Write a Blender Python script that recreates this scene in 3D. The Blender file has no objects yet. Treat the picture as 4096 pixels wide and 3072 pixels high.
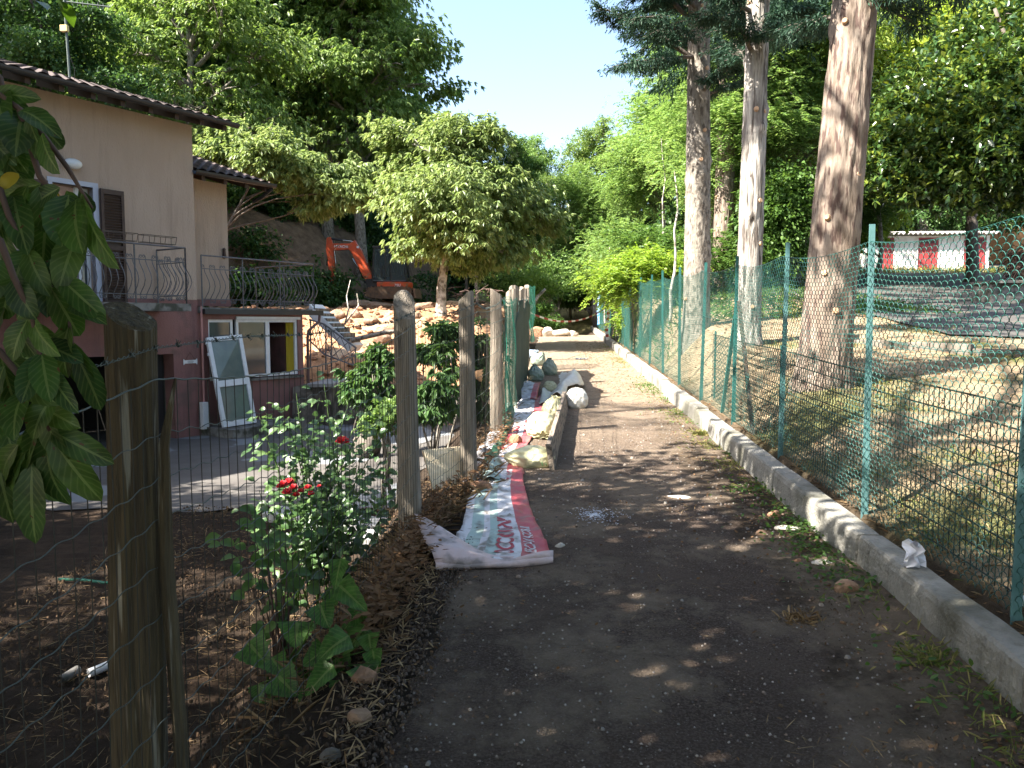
import bpy, math, random
import numpy as np
from math import sin, cos, pi, radians, sqrt, atan2, exp
from mathutils import Vector, Matrix, noise as mnoise

scene = bpy.context.scene
# ---------------------------------------------------------------- camera
YAW, PITCH, FOC = radians(3.0), radians(4.5), 3150.0
EYE = np.array([0, 0, 1.55])
cam_d = bpy.data.cameras.new('camera')
cam = bpy.data.objects.new('camera', cam_d)
scene.collection.objects.link(cam)
cam.location = EYE
cam.rotation_euler = (radians(90) - PITCH, 0, YAW)
cam_d.sensor_width = 36
cam_d.lens = 36 * FOC / 4096
cam_d.clip_start = 0.05
cam_d.clip_end = 1000
scene.camera = cam
# ---------------------------------------------------------------- sky, sun, exposure
SUN_AZ = np.array([-0.88, -0.47]); SUN_AZ = SUN_AZ / np.linalg.norm(SUN_AZ)
SUN_EL = radians(45)
sdir = Vector((SUN_AZ[0] * cos(SUN_EL), SUN_AZ[1] * cos(SUN_EL), sin(SUN_EL)))
w = bpy.data.worlds.new('World'); scene.world = w; w.use_nodes = True
nt = w.node_tree
bg = nt.nodes['Background']
sky = nt.nodes.new('ShaderNodeTexSky'); sky.sky_type = 'NISHITA'; sky.sun_disc = False
sky.sun_elevation = SUN_EL
sky.sun_rotation = atan2(sdir.x, sdir.y)
sky.air_density = 1.0; sky.dust_density = 2.2
nt.links.new(sky.outputs[0], bg.inputs[0])
bg.inputs[1].default_value = 0.092
sd = bpy.data.lights.new('sun', 'SUN'); so = bpy.data.objects.new('sun', sd)
scene.collection.objects.link(so)
sd.energy = 5.0; sd.angle = radians(0.55); sd.color = (1, 0.94, 0.84)
so.rotation_euler = (-sdir).to_track_quat('-Z', 'Y').to_euler()
so.location = (-8, -4, 12)
scene.view_settings.view_transform = 'Standard'
scene.view_settings.look = 'None'
scene.view_settings.gamma = 1
scene.view_settings.use_curve_mapping = False
scene.view_settings.exposure = 2.4
scene.render.engine = 'CYCLES'
scene.cycles.max_bounces = 6
scene.cycles.transparent_max_bounces = 6

# ---------------------------------------------------------------- helpers
R = random.Random(7)
rng = np.random.default_rng(11)
_fw = np.array([-sin(YAW), cos(YAW), 0]); _rt = np.array([cos(YAW), sin(YAW), 0]); _up = np.array([0, 0, 1.])
_f2 = _fw * cos(PITCH) - _up * sin(PITCH); _u2 = _up * cos(PITCH) + _fw * sin(PITCH)

def ray(u, v):
    X = u * 4096 / 2212; Y = v * 4096 / 2212
    return _f2 + _rt * (X - 2048) / FOC - _u2 * (Y - 1536) / FOC
def at(u, v, y):                       # the point seen at (u,v) that stands at world depth y
    r = ray(u, v); return EYE + r * y / r[1]
def ss(a, b, x):
    t = np.clip((x - a) / (b - a), 0, 1); return t * t * (3 - 2 * t)
def vnoise(x, y, f, seed=0):
    x = np.asarray(x, float) * f + seed * 17.3; y = np.asarray(y, float) * f + seed * 5.7
    return (np.sin(x * 1.0 + 1.7 * np.sin(y * .8)) * np.cos(y * 1.1 + 1.3 * np.sin(x * .7 + 2)) +
            .5 * np.sin(x * 2.3 + y * 1.9 + 1) * np.cos(y * 2.7 - x * 1.1) + .25 * np.sin(x * 5.1 - y * 4.3) * np.cos(x * 3.9 + y * 6.1)) / 1.75
GR = 0.032
def pathz(y): return GR * np.asarray(y, float)
def hill_s(x, y): return -x * .8 + .6 * np.minimum(y, 34) + .4 * np.maximum(0, y - 34) * ss(-6, -12, x)
def H(x, y):
    x = np.asarray(x, float); y = np.asarray(y, float)
    b = GR * y
    # left: sunken yard, soil heap behind the house, wooded hill
    zl = -0.65 + 2.55 * ss(16.5, 24.5, y) + .5 * ss(26, 36, y) + .0 * x
    zl = zl + .18 * vnoise(x, y, 1.1, 3) * ss(16, 19, y) + .10 * vnoise(x, y, 3.3, 5) * ss(16, 19, y)
    s = hill_s(x, y)
    zl = zl + 1.5 * np.clip(s - 27.3, 0, 2.3) + .42 * np.maximum(0, s - 29.6)
    near = .05 * vnoise(x, y, 2.5, 1) * ss(-1.0, -1.6, x) * ss(8, 6.5, y)
    wl = ss(-.74, -2.0, x)
    # right: dry bank climbing to the sheds
    zr = np.maximum(.22 + GR * y, .103 * y) + .3 * ss(3.0, 6, x) * ss(0, 9, y)*.4
    zr = .5 * (zr + .22 + GR * y) + .5 * (zr - .22 - GR * y) * ss(1.9, 2.9, x) - 0 if False else (.18 + GR * y) + (zr - .18 - GR * y) * ss(1.95, 2.9, x)
    zr = zr + .025 * vnoise(x, y, 2.2, 2) * ss(2.1, 2.6, x)
    zr = np.minimum(zr, 4.6) + .05 * np.maximum(0, y - 44)
    wr = ss(1.86, 1.96, x)
    z = b + (zl - b) * wl + near
    z = z + (zr - z) * wr
    # the far end of the path: a dug out trench, then a bank
    tr = ss(31.6, 33, y) * ss(41, 38, y) * ss(1.5, 1.0, x) * ss(-4, -1.6, x)
    z = z - .5 * tr + .55 * ss(38, 43, y) * (1 - wr) * ss(-8, -3, x)
    z = z + .06 * np.maximum(0, y - 40) * (1 - wr) * ss(-8, -2, x)
    return z
def gz(x, y): return float(H(x, y))
def onpath(u, v):                      # point of the path surface seen at (u,v)
    r = ray(u, v); t = (0 - EYE[2]) / (r[2] - GR * r[1]); return EYE + r * t

def link(o): scene.collection.objects.link(o); return o
def tag(o, label=None, cat=None, group=None, kind=None):
    if label: o['label'] = label
    if cat: o['category'] = cat
    if group: o['group'] = group
    if kind: o['kind'] = kind
    return o
def thing(name, loc, label, cat, group=None):
    o = bpy.data.objects.new(name, None); link(o); o.location = loc
    o.empty_display_size = .2
    return tag(o, label, cat, group)
def rootloc(o):
    while o is not None and o.parent is not None: o = o.parent
    return np.array(o.location) if o is not None else np.zeros(3)

class MB:
    def __init__(s): s.v = []; s.f = []; s.m = []; s.n = 0; s.cm = 0
    def add(s, V, Fc):
        V = np.asarray(V, float).reshape(-1, 3)
        s.v.append(V)
        for f in Fc: s.f.append([i + s.n for i in f]); s.m.append(s.cm)
        s.n += len(V)
        return s
    def box(s, c, d, rz=0, R3=None):
        x, y, z = np.array(d, float) / 2
        V = np.array([(-x, -y, -z), (x, -y, -z), (x, y, -z), (-x, y, -z), (-x, -y, z), (x, -y, z), (x, y, z), (-x, y, z)])
        if R3 is not None: V = V @ np.array(R3).T
        elif rz:
            c_, s_ = cos(rz), sin(rz); V = V @ np.array([[c_, s_, 0], [-s_, c_, 0], [0, 0, 1]])
        return s.add(V + np.array(c, float), [(0, 3, 2, 1), (4, 5, 6, 7), (0, 1, 5, 4), (1, 2, 6, 5), (2, 3, 7, 6), (3, 0, 4, 7)])
    def hexa(s, P):                    # 8 corners, bottom loop then top loop
        return s.add(P, [(0, 3, 2, 1), (4, 5, 6, 7), (0, 1, 5, 4), (1, 2, 6, 5), (2, 3, 7, 6), (3, 0, 4, 7)])
    def tube(s, pts, rad, n=8, cap=True, wob=0):
        P = np.asarray(pts, float); k = len(P)
        rad = np.full(k, rad, float) if np.isscalar(rad) else np.asarray(rad, float)
        T = np.gradient(P, axis=0); T /= np.linalg.norm(T, axis=1)[:, None] + 1e-9
        a = np.array([0, 0, 1.]) if abs(T[0][2]) < .9 else np.array([1., 0, 0])
        u = np.cross(T[0], a); u /= np.linalg.norm(u)
        V = []
        for i in range(k):
            u = u - T[i] * (u @ T[i]); u /= np.linalg.norm(u) + 1e-9
            w_ = np.cross(T[i], u)
            for j in range(n):
                an = 2 * pi * j / n
                rr = rad[i] * (1 + (wob * sin(j * 2.4 + i * 1.3) + wob * sin(j * 5.1 - i * .9) if wob else 0))
                V.append(P[i] + (u * cos(an) + w_ * sin(an)) * rr)
        Fc = []
        for i in range(k - 1):
            for j in range(n):
                a_, b_ = i * n + j, i * n + (j + 1) % n
                Fc.append((a_, b_, b_ + n, a_ + n))
        if cap: Fc.append(tuple(range(n - 1, -1, -1))); Fc.append(tuple((k - 1) * n + j for j in range(n)))
        return s.add(V, Fc)
    def cyl(s, a, b, r, n=12): return s.tube([a, b], r, n)
    def lathe(s, c, prof, n=16, axis='z'):
        V = []; 
        for r, z in prof:
            for j in range(n):
                an = 2 * pi * j / n
                p = (r * cos(an), r * sin(an), z)
                if axis == 'y': p = (p[0], p[2], p[1])
                if axis == 'x': p = (p[2], p[0], p[1])
                V.append(np.array(c) + p)
        k = len(prof)
        Fc = [(i * n + j, i * n + (j + 1) % n, (i + 1) * n + (j + 1) % n, (i + 1) * n + j) for i in range(k - 1) for j in range(n)]
        Fc += [tuple(range(n - 1, -1, -1)), tuple((k - 1) * n + j for j in range(n))]
        return s.add(V, Fc)
    def prism(s, poly, fn, d0, d1):    # poly (2d) extruded between d0 and d1, fn(a,b,d)->xyz
        n = len(poly)
        V = [fn(a, b, d0) for a, b in poly] + [fn(a, b, d1) for a, b in poly]
        Fc = [tuple(range(n))[::-1], tuple(range(n, 2 * n))] + [(i, (i + 1) % n, n + (i + 1) % n, n + i) for i in range(n)]
        return s.add(V, Fc)
    def grid(s, P, closed=False):      # P: (a,b,3)
        a, b = P.shape[:2]
        Fc = [(i * b + j, i * b + j + 1, (i + 1) * b + j + 1, (i + 1) * b + j) for i in range(a - 1) for j in range(b - 1)]
        if closed: Fc += [(i * b + b - 1, i * b, (i + 1) * b, (i + 1) * b + b - 1) for i in range(a - 1)]
        return s.add(P.reshape(-1, 3), Fc)
    def build(s, name, mats, parent=None, smooth=False, bevel=0):
        V = np.concatenate(s.v) if s.v else np.zeros((0, 3))
        V = V - rootloc(parent)
        me = bpy.data.meshes.new(name)
        me.from_pydata(V.tolist(), [], s.f)
        if not isinstance(mats, (list, tuple)): mats = [mats]
        for m in mats: me.materials.append(m)
        if len(mats) > 1: me.polygons.foreach_set('material_index', s.m)
        if smooth: me.polygons.foreach_set('use_smooth', [True] * len(me.polygons))
        me.update()
        o = bpy.data.objects.new(name, me); link(o)
        if parent is not None: o.parent = parent
        if bevel:
            b = o.modifiers.new('bevel', 'BEVEL'); b.width = bevel; b.segments = 2; b.limit_method = 'ANGLE'
        return o

def quadmesh(name, V, Q, mats, parent=None, smooth=False, mi=None, local=False):
    """fast mesh of quads from numpy arrays"""
    V = np.asarray(V, np.float32).reshape(-1, 3)
    if not local: V = V - rootloc(parent).astype(np.float32)
    Q = np.asarray(Q, np.int32).reshape(-1, 4)
    me = bpy.data.meshes.new(name)
    me.vertices.add(len(V)); me.vertices.foreach_set('co', V.ravel())
    me.loops.add(Q.size); me.loops.foreach_set('vertex_index', Q.ravel())
    me.polygons.add(len(Q)); me.polygons.foreach_set('loop_start', np.arange(0, Q.size, 4, dtype=np.int32))
    if not isinstance(mats, (list, tuple)): mats = [mats]
    for m in mats: me.materials.append(m)
    if mi is not None: me.polygons.foreach_set('material_index', np.asarray(mi, np.int32))
    if smooth: me.polygons.foreach_set('use_smooth', np.ones(len(Q), bool))
    me.update(calc_edges=True); me.validate()
    o = bpy.data.objects.new(name, me); link(o)
    if parent is not None: o.parent = parent
    return o

def segs(A, B, r, n=3):
    """thin prisms between point arrays A and B -> V, Q"""
    A = np.asarray(A, float); B = np.asarray(B, float); k = len(A)
    T = B - A; T /= np.linalg.norm(T, axis=1)[:, None] + 1e-9
    up = np.where(np.abs(T[:, 2:3]) < .9, [[0, 0, 1.]], [[1., 0, 0]])
    U = np.cross(T, up); U /= np.linalg.norm(U, axis=1)[:, None]
    W_ = np.cross(T, U)
    r = np.broadcast_to(np.asarray(r, float), (k,))[:, None]
    vs = []
    for E_ in (A, B):
        for j in range(n):
            an = 2 * pi * j / n + .5
            vs.append(E_ + (U * cos(an) + W_ * sin(an)) * r)
    V = np.stack(vs, 1)                # k, 2n, 3
    base = (np.arange(k) * 2 * n)[:, None]
    Q = np.concatenate([base + np.array([[j, (j + 1) % n, n + (j + 1) % n, n + j]]) for j in range(n)], 0)
    return V.reshape(-1, 3), Q
def joinvq(L):
    V = []; Q = []; n = 0
    for v, q in L: V.append(v); Q.append(q + n); n += len(v)
    return np.concatenate(V), np.concatenate(Q)

# ---------------------------------------------------------------- materials
def newmat(name):
    m = bpy.data.materials.new(name); m.use_nodes = True
    return m, m.node_tree, m.node_tree.nodes['Principled BSDF']
def rgba(c): return (c[0], c[1], c[2], 1)
def mat(name, c, rough=.7, c2=None, scale=6, detail=5, bump=0, bscale=None, metal=0, stretch=None, c3=None, s3=40, thr=(.45, .6), spec=None):
    m, t, p = newmat(name); N = t.nodes; L = t.links
    p.inputs['Roughness'].default_value = rough; p.inputs['Metallic'].default_value = metal
    if spec is not None: p.inputs['Specular IOR Level'].default_value = spec
    p.inputs['Base Color'].default_value = rgba(c)
    if c2 is None and not bump: return m
    tc = N.new('ShaderNodeTexCoord'); mp = N.new('ShaderNodeMapping'); L.new(tc.outputs['Object'], mp.inputs[0])
    if stretch: mp.inputs['Scale'].default_value = stretch
    if c2 is not None:
        nz = N.new('ShaderNodeTexNoise'); nz.inputs['Scale'].default_value = scale; nz.inputs['Detail'].default_value = detail
        nz.inputs['Roughness'].default_value = .65
        L.new(mp.outputs[0], nz.inputs[0])
        r = N.new('ShaderNodeValToRGB'); r.color_ramp.elements[0].position = .35; r.color_ramp.elements[1].position = .65
        r.color_ramp.elements[0].color = rgba(c); r.color_ramp.elements[1].color = rgba(c2)
        L.new(nz.outputs['Fac'], r.inputs[0]); out = r.outputs[0]
        if c3 is not None:
            n3 = N.new('ShaderNodeTexNoise'); n3.inputs['Scale'].default_value = s3; n3.inputs['Detail'].default_value = 4
            L.new(mp.outputs[0], n3.inputs[0])
            r3 = N.new('ShaderNodeValToRGB'); r3.color_ramp.elements[0].position = thr[0]; r3.color_ramp.elements[1].position = thr[1]
            L.new(n3.outputs['Fac'], r3.inputs[0])
            mx = N.new('ShaderNodeMix'); mx.data_type = 'RGBA'
            L.new(r3.outputs[0], mx.inputs[0]); L.new(out, mx.inputs[6]); mx.inputs[7].default_value = rgba(c3); out = mx.outputs[2]
        L.new(out, p.inputs['Base Color'])
    if bump:
        nb = N.new('ShaderNodeTexNoise'); nb.inputs['Scale'].default_value = bscale or scale * 3; nb.inputs['Detail'].default_value = 6
        L.new(mp.outputs[0], nb.inputs[0])
        b = N.new('ShaderNodeBump'); b.inputs['Strength'].default_value = bump; b.inputs['Distance'].default_value = .02
        L.new(nb.outputs['Fac'], b.inputs['Height']); L.new(b.outputs[0], p.inputs['Normal'])
    return m
def leafmat(name, cols, trans=.35, rough=.5, gloss=.35):
    m, t, p = newmat(name); N = t.nodes; L = t.links
    g = N.new('ShaderNodeNewGeometry')
    r = N.new('ShaderNodeValToRGB'); el = r.color_ramp.elements
    while len(el) < len(cols): el.new(.5)
    for i, c in enumerate(cols): el[i].position = i / (len(cols) - 1); el[i].color = rgba(c)
    L.new(g.outputs['Random Per Island'], r.inputs[0])
    L.new(r.outputs[0], p.inputs['Base Color']); p.inputs['Roughness'].default_value = rough
    p.inputs['Specular IOR Level'].default_value = gloss
    tr = N.new('ShaderNodeBsdfTranslucent'); hs = N.new('ShaderNodeHueSaturation')
    hs.inputs['Hue'].default_value = .485; hs.inputs['Saturation'].default_value = 1.1; hs.inputs['Value'].default_value = 1.7
    L.new(r.outputs[0], hs.inputs['Color']); L.new(hs.outputs[0], tr.inputs[0])
    mx = N.new('ShaderNodeMixShader'); mx.inputs[0].default_value = trans
    L.new(p.outputs[0], mx.inputs[1]); L.new(tr.outputs[0], mx.inputs[2])
    L.new(mx.outputs[0], N['Material Output'].inputs[0])
    return m
M = {}
M['cream'] = mat('cream_stucco', (.41, .305, .235), .9, (.46, .35, .275), 1.2, bump=.7, bscale=60, c3=(.33, .25, .20), s3=1.1, thr=(.52, .75), stretch=(1, 1, .35))
def stain(m, col, sc, lo, hi):
    t = m.node_tree; N = t.nodes; L = t.links; p = N['Principled BSDF']; src = p.inputs['Base Color'].links[0].from_socket
    tc = N.new('ShaderNodeTexCoord'); mp = N.new('ShaderNodeMapping'); mp.inputs['Scale'].default_value = (sc, sc, sc * .09); L.new(tc.outputs['Object'], mp.inputs[0])
    nz = N.new('ShaderNodeTexNoise'); nz.inputs['Scale'].default_value = 1; nz.inputs['Detail'].default_value = 7; nz.inputs['Roughness'].default_value = .7; L.new(mp.outputs[0], nz.inputs[0])
    r = N.new('ShaderNodeMapRange'); r.inputs[1].default_value = lo; r.inputs[2].default_value = hi; r.inputs[3].default_value = 0; r.inputs[4].default_value = .6; L.new(nz.outputs['Fac'], r.inputs[0])
    mx = N.new('ShaderNodeMix'); mx.data_type = 'RGBA'; L.new(r.outputs[0], mx.inputs[0]); L.new(src, mx.inputs[6]); mx.inputs[7].default_value = rgba(col); L.new(mx.outputs[2], p.inputs['Base Color'])
stain(M['cream'], (.20, .15, .12), 5, .52, .78)
M['pink'] = mat('pink_stucco', (.22, .10, .092), .9, (.27, .135, .12), 1.5, bump=.6, bscale=50, c3=(.17, .10, .085), s3=2.5, thr=(.55, .7))
stain(M['pink'], (.09, .06, .055), 5, .48, .75)
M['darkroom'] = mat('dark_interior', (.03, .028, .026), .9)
M['slab'] = mat('weathered_concrete', (.14, .13, .12), .9, (.25, .24, .22), 3, bump=.4, c3=(.06, .06, .045), s3=5)
M['rooftile'] = mat('brown_roof_tiles', (.075, .052, .048), .85, (.12, .085, .075), 5, bump=.4, c3=(.05, .04, .035), s3=9)
M['gutter'] = mat('dark_gutter_metal', (.035, .034, .036), .45, metal=.4)
M['darkwood'] = mat('dark_brown_wood', (.045, .022, .015), .6, (.065, .035, .022), 8)
M['frame'] = mat('white_frame', (.72, .74, .76), .45, (.62, .64, .66), 8)
M['lilac'] = mat('pale_door_surround', (.45, .47, .55), .7)
M['glass'] = mat('window_glass', (.05, .06, .065), .06, spec=.8)
M['iron'] = mat('grey_iron', (.11, .11, .12), .55, (.17, .165, .17), 20, metal=.3)
M['rustiron'] = mat('dark_iron', (.06, .055, .05), .6, (.12, .08, .05), 25, metal=.3)
M['pipe'] = mat('brown_downpipe', (.10, .055, .05), .5)
M['pinkpipe'] = mat('pink_painted_pipe', (.45, .22, .20), .6)
M['curtain'] = mat('yellow_curtain', (.55, .42, .03), .8, (.42, .32, .03), 3, stretch=(1, 1, .1))
M['olive_curtain'] = mat('olive_curtain', (.16, .12, .03), .8, (.24, .19, .06), 4, stretch=(3, 3, .1))
M['white'] = mat('white_plastic', (.7, .7, .7), .5)
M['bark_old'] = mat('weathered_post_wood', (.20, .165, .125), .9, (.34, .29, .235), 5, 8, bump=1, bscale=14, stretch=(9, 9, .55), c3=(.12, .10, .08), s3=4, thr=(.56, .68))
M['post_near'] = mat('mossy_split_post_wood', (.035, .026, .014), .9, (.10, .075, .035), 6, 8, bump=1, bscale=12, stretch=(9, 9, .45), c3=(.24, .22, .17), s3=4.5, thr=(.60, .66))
M['cutwood'] = mat('cut_wood_end', (.16, .14, .12), .9, (.28, .25, .21), 8)
M['wire'] = mat('galvanised_wire', (.09, .11, .10), .5, metal=.4)
M['greenwire'] = mat('green_coated_wire', (.012, .07, .058), .35, (.025, .11, .095), 4)
M['greenwire2'] = mat('aged_green_wire', (.010, .028, .02), .5, (.018, .02, .012), 5)
M['greenpost'] = mat('green_metal_post', (.015, .085, .075), .4, (.03, .13, .12), 5)
M['palepost'] = mat('pale_green_metal_post', (.07, .17, .17), .35, (.12, .24, .25), 6)
M['rustwire'] = mat('dull_mesh_wire', (.02, .025, .018), .6, (.04, .03, .02), 7)
M['net'] = mat('green_plastic_net', (.01, .16, .10), .6, (.015, .10, .07), 5)
M['kerb'] = mat('kerb_concrete', (.22, .21, .185), .92, (.31, .295, .26), 2.6, bump=.8, bscale=40, c3=(.115, .11, .085), s3=2.2, thr=(.5, .68))
stain(M['kerb'], (.07, .065, .045), 9, .5, .72)
M['bark'] = mat('reddish_tree_bark', (.13, .095, .07), .95, (.29, .235, .19), 3, 8, bump=1, bscale=7, stretch=(4.5, 4.5, .9), c3=(.08, .05, .04), s3=5, thr=(.52, .62))
M['barkgrey'] = mat('grey_tree_bark', (.15, .13, .105), .95, (.29, .26, .22), 4, 8, bump=1, bscale=9, stretch=(3, 3, 1.2), c3=(.09, .075, .06), s3=6, thr=(.52, .62))
M['barkwhite'] = mat('pale_resin_streaked_bark', (.15, .13, .115), .95, (.48, .45, .40), 3, 8, bump=1, bscale=9, stretch=(5, 5, .5), c3=(.08, .065, .055), s3=4, thr=(.52, .62))
M['barkdark'] = mat('dark_bark', (.07, .055, .045), .95, (.13, .11, .09), 5, bump=.6, stretch=(2, 2, .6))
M['barkpale'] = mat('pale_lichened_bark', (.42, .38, .33), .95, (.62, .58, .52), 5, bump=.7, c3=(.16, .14, .11), s3=6)
M['knot'] = mat('cut_branch_stub', (.55, .36, .22), .9, (.40, .25, .15), 20)
M['orange'] = mat('orange_machine_paint', (.60, .08, .015), .45, (.48, .06, .015), 3, c3=(.25, .12, .06), s3=5, thr=(.56, .7))
M['blackm'] = mat('black_machine_paint', (.018, .018, .02), .45)
M['rubber'] = mat('muddy_track', (.16, .09, .05), .9, (.07, .05, .035), 8, bump=.5)
M['steelmud'] = mat('muddy_bucket_steel', (.22, .13, .075), .7, (.12, .075, .05), 4, metal=.2)
M['chrome'] = mat('cylinder_rod', (.5, .5, .5), .25, metal=.9)
M['seatblack'] = mat('black_seat', (.02, .02, .02), .8)
M['red'] = mat('red_paint', (.36, .045, .045), .55, (.28, .035, .035), 4)
M['whitewall'] = mat('whitewashed_wall', (.72, .69, .64), .9, (.80, .77, .73), 3, bump=.3, c3=(.6, .56, .5), s3=2)
M['corr'] = mat('pale_corrugated_sheet', (.50, .47, .45), .8, (.62, .59, .56), 5)
M['tarp_w'] = mat('dirty_white_tarp', (.58, .57, .60), .45, (.66, .65, .68), 7, bump=.35, bscale=16, c3=(.20, .17, .14), s3=9, thr=(.50, .66))
M['tarp_r'] = mat('red_tarp', (.42, .06, .075), .5, (.48, .09, .10), 7, bump=.35, bscale=16, c3=(.30, .13, .12), s3=8, thr=(.50, .68))
M['tarp_g'] = mat('pale_green_tarp', (.33, .46, .42), .45, (.42, .52, .49), 7, bump=.35, bscale=16, c3=(.18, .18, .15), s3=10, thr=(.50, .66))
M['tarp_p'] = mat('faded_pink_tarp_back', (.60, .50, .52), .5, (.58, .42, .38), 5, bump=.4, bscale=14, c3=(.24, .20, .19), s3=8, thr=(.50, .66))
M['greentarp'] = mat('dark_green_tarp', (.03, .12, .07), .55, (.05, .17, .11), 7)
M['bagcream'] = mat('pale_yellow_bag_plastic', (.50, .48, .28), .45, (.60, .58, .38), 9, bump=.6, bscale=22)
M['baggreen'] = mat('grey_green_bag_plastic', (.22, .28, .23), .42, (.32, .38, .31), 9, bump=.6, bscale=22)
M['bagwhite'] = mat('white_bag_plastic', (.58, .57, .52), .45, (.68, .67, .62), 9, bump=.6, bscale=22)
M['bagblue'] = mat('blue_white_bag_plastic', (.16, .24, .36), .42, (.55, .6, .62), 7, bump=.6, bscale=22)
M['print'] = mat('green_print', (.08, .25, .10), .5)
M['board'] = mat('weathered_board', (.22, .17, .13), .85, (.34, .28, .22), 5, 7, bump=.5, stretch=(6, .6, 6), c3=(.09, .075, .06), s3=5)
M['brick'] = mat('broken_orange_stone', (.30, .155, .085), .95, (.42, .24, .145), 12, bump=1, bscale=25, c3=(.22, .13, .08), s3=18)
M['stone'] = mat('pale_stone', (.45, .40, .34), .95, (.60, .55, .48), 8, bump=.8, bscale=20)
M['rubblestone'] = mat('earthy_rubble_stone', (.19, .125, .085), .95, (.30, .215, .155), 8, bump=1, bscale=18, c3=(.18, .11, .07), s3=7)
M['stonebrown'] = mat('brown_stone', (.20, .12, .075), .9, (.30, .19, .12), 8, bump=.8, bscale=20)
M['ply'] = mat('yellow_ribbed_panel', (.72, .58, .38), .7, (.80, .68, .50), 5, stretch=(1, 1, 6))
M['twig'] = mat('twig', (.10, .06, .045), .8)
M['paper'] = mat('crumpled_paper', (.75, .75, .80), .8)
M['cloth_n'] = mat('navy_cloth', (.05, .06, .13), .9)
M['cloth_y'] = mat('yellow_cloth', (.65, .6, .2), .9)
M['pot'] = mat('blue_sheet', (.05, .3, .75), .5, (.5, .6, .7), 3)
M['petal'] = mat('red_petals', (.55, .01, .015), .6, (.65, .02, .03), 20)
M['straw'] = leafmat('dry_straw', [(.30, .21, .11), (.20, .13, .07), (.38, .28, .16), (.14, .09, .05)], .1, .9, .1)
M['deadleaf'] = leafmat('dead_leaves', [(.14, .08, .04), (.20, .12, .065), (.09, .055, .03)], .2, .8, .2)
M['grass'] = leafmat('grass_blades', [(.10, .15, .035), (.20, .23, .07), (.36, .31, .13), (.08, .13, .03)], .35, .7, .2)
M['L_chest'] = leafmat('chestnut_leaves', [(.065, .125, .025), (.12, .20, .045), (.20, .28, .08), (.09, .16, .03), (.24, .31, .11)], .38, .45, .45)
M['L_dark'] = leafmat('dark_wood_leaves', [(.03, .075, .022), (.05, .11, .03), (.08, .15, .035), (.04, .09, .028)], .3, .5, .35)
M['L_cherry'] = leafmat('cherry_leaves', [(.095, .15, .04), (.165, .23, .07), (.26, .32, .13), (.115, .175, .045), (.22, .28, .11)], .38, .42, .5)
M['L_locust'] = leafmat('locust_leaves', [(.09, .17, .045), (.14, .24, .065), (.21, .30, .09), (.11, .20, .055)], .42, .5, .4)
M['L_lime'] = leafmat('lime_green_leaves', [(.12, .22, .03), (.18, .28, .045), (.24, .32, .07)], .42, .5, .3)
M['L_laurel'] = leafmat('laurel_leaves', [(.025, .06, .018), (.04, .085, .022), (.07, .12, .025), (.16, .20, .03)], .22, .28, .6)
M['L_yel'] = leafmat('yellow_green_leaves', [(.16, .25, .04), (.22, .30, .05), (.28, .34, .08)], .42, .4, .4)
M['L_cedar'] = leafmat('cedar_needles', [(.018, .045, .03), (.03, .065, .042), (.045, .085, .05)], .15, .6, .2)
M['L_blue'] = leafmat('bluish_needles', [(.06, .12, .10), (.09, .16, .13), (.12, .19, .15)], .2, .6, .2)
M['L_under'] = leafmat('undergrowth_leaves', [(.04, .09, .02), (.07, .14, .03), (.10, .17, .04)], .35, .5, .3)
M['L_rose'] = leafmat('rose_leaves', [(.05, .10, .035), (.07, .14, .045), (.11, .18, .06)], .3, .35, .5)
M['L_big'] = leafmat('hydrangea_leaves', [(.04, .12, .015), (.055, .15, .02), (.035, .10, .025)], .35, .4, .4)
M['L_pear'] = leafmat('pear_leaves', [(.06, .13, .02), (.08, .16, .022), (.045, .10, .022), (.09, .15, .02)], .35, .32, .5)

# ground: colours of the soils by where they lie
def ground_mat():
    m, t, p = newmat('ground_soil'); N = t.nodes; L = t.links
    p.inputs['Roughness'].default_value = .95; p.inputs['Specular IOR Level'].default_value = .15
    at_ = N.new('ShaderNodeVertexColor'); at_.layer_name = 'soil'
    tc = N.new('ShaderNodeTexCoord')
    n1 = N.new('ShaderNodeTexNoise'); n1.inputs['Scale'].default_value = 3.0; n1.inputs['Detail'].default_value = 9; n1.inputs['Roughness'].default_value = .7
    L.new(tc.outputs['Object'], n1.inputs[0])
    mr = N.new('ShaderNodeMapRange'); mr.inputs[1].default_value = .3; mr.inputs[2].default_value = .7; mr.inputs[3].default_value = .55; mr.inputs[4].default_value = 1.45
    L.new(n1.outputs['Fac'], mr.inputs[0])
    mx = N.new('ShaderNodeMix'); mx.data_type = 'RGBA'; mx.blend_type = 'MULTIPLY'; mx.inputs[0].default_value = 1
    L.new(at_.outputs[0], mx.inputs[6]); L.new(mr.outputs[0], mx.inputs[7])
    L.new(mx.outputs[2], p.inputs['Base Color'])
    n2 = N.new('ShaderNodeTexNoise'); n2.inputs['Scale'].default_value = 14; n2.inputs['Detail'].default_value = 8; n2.inputs['Roughness'].default_value = .75
    L.new(tc.outputs['Object'], n2.inputs[0])
    b = N.new('ShaderNodeBump'); b.inputs['Strength'].default_value = 1; b.inputs['Distance'].default_value = .06
    L.new(n2.outputs['Fac'], b.inputs['Height']); L.new(b.outputs[0], p.inputs['Normal'])
    return m
M['ground'] = ground_mat()
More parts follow.
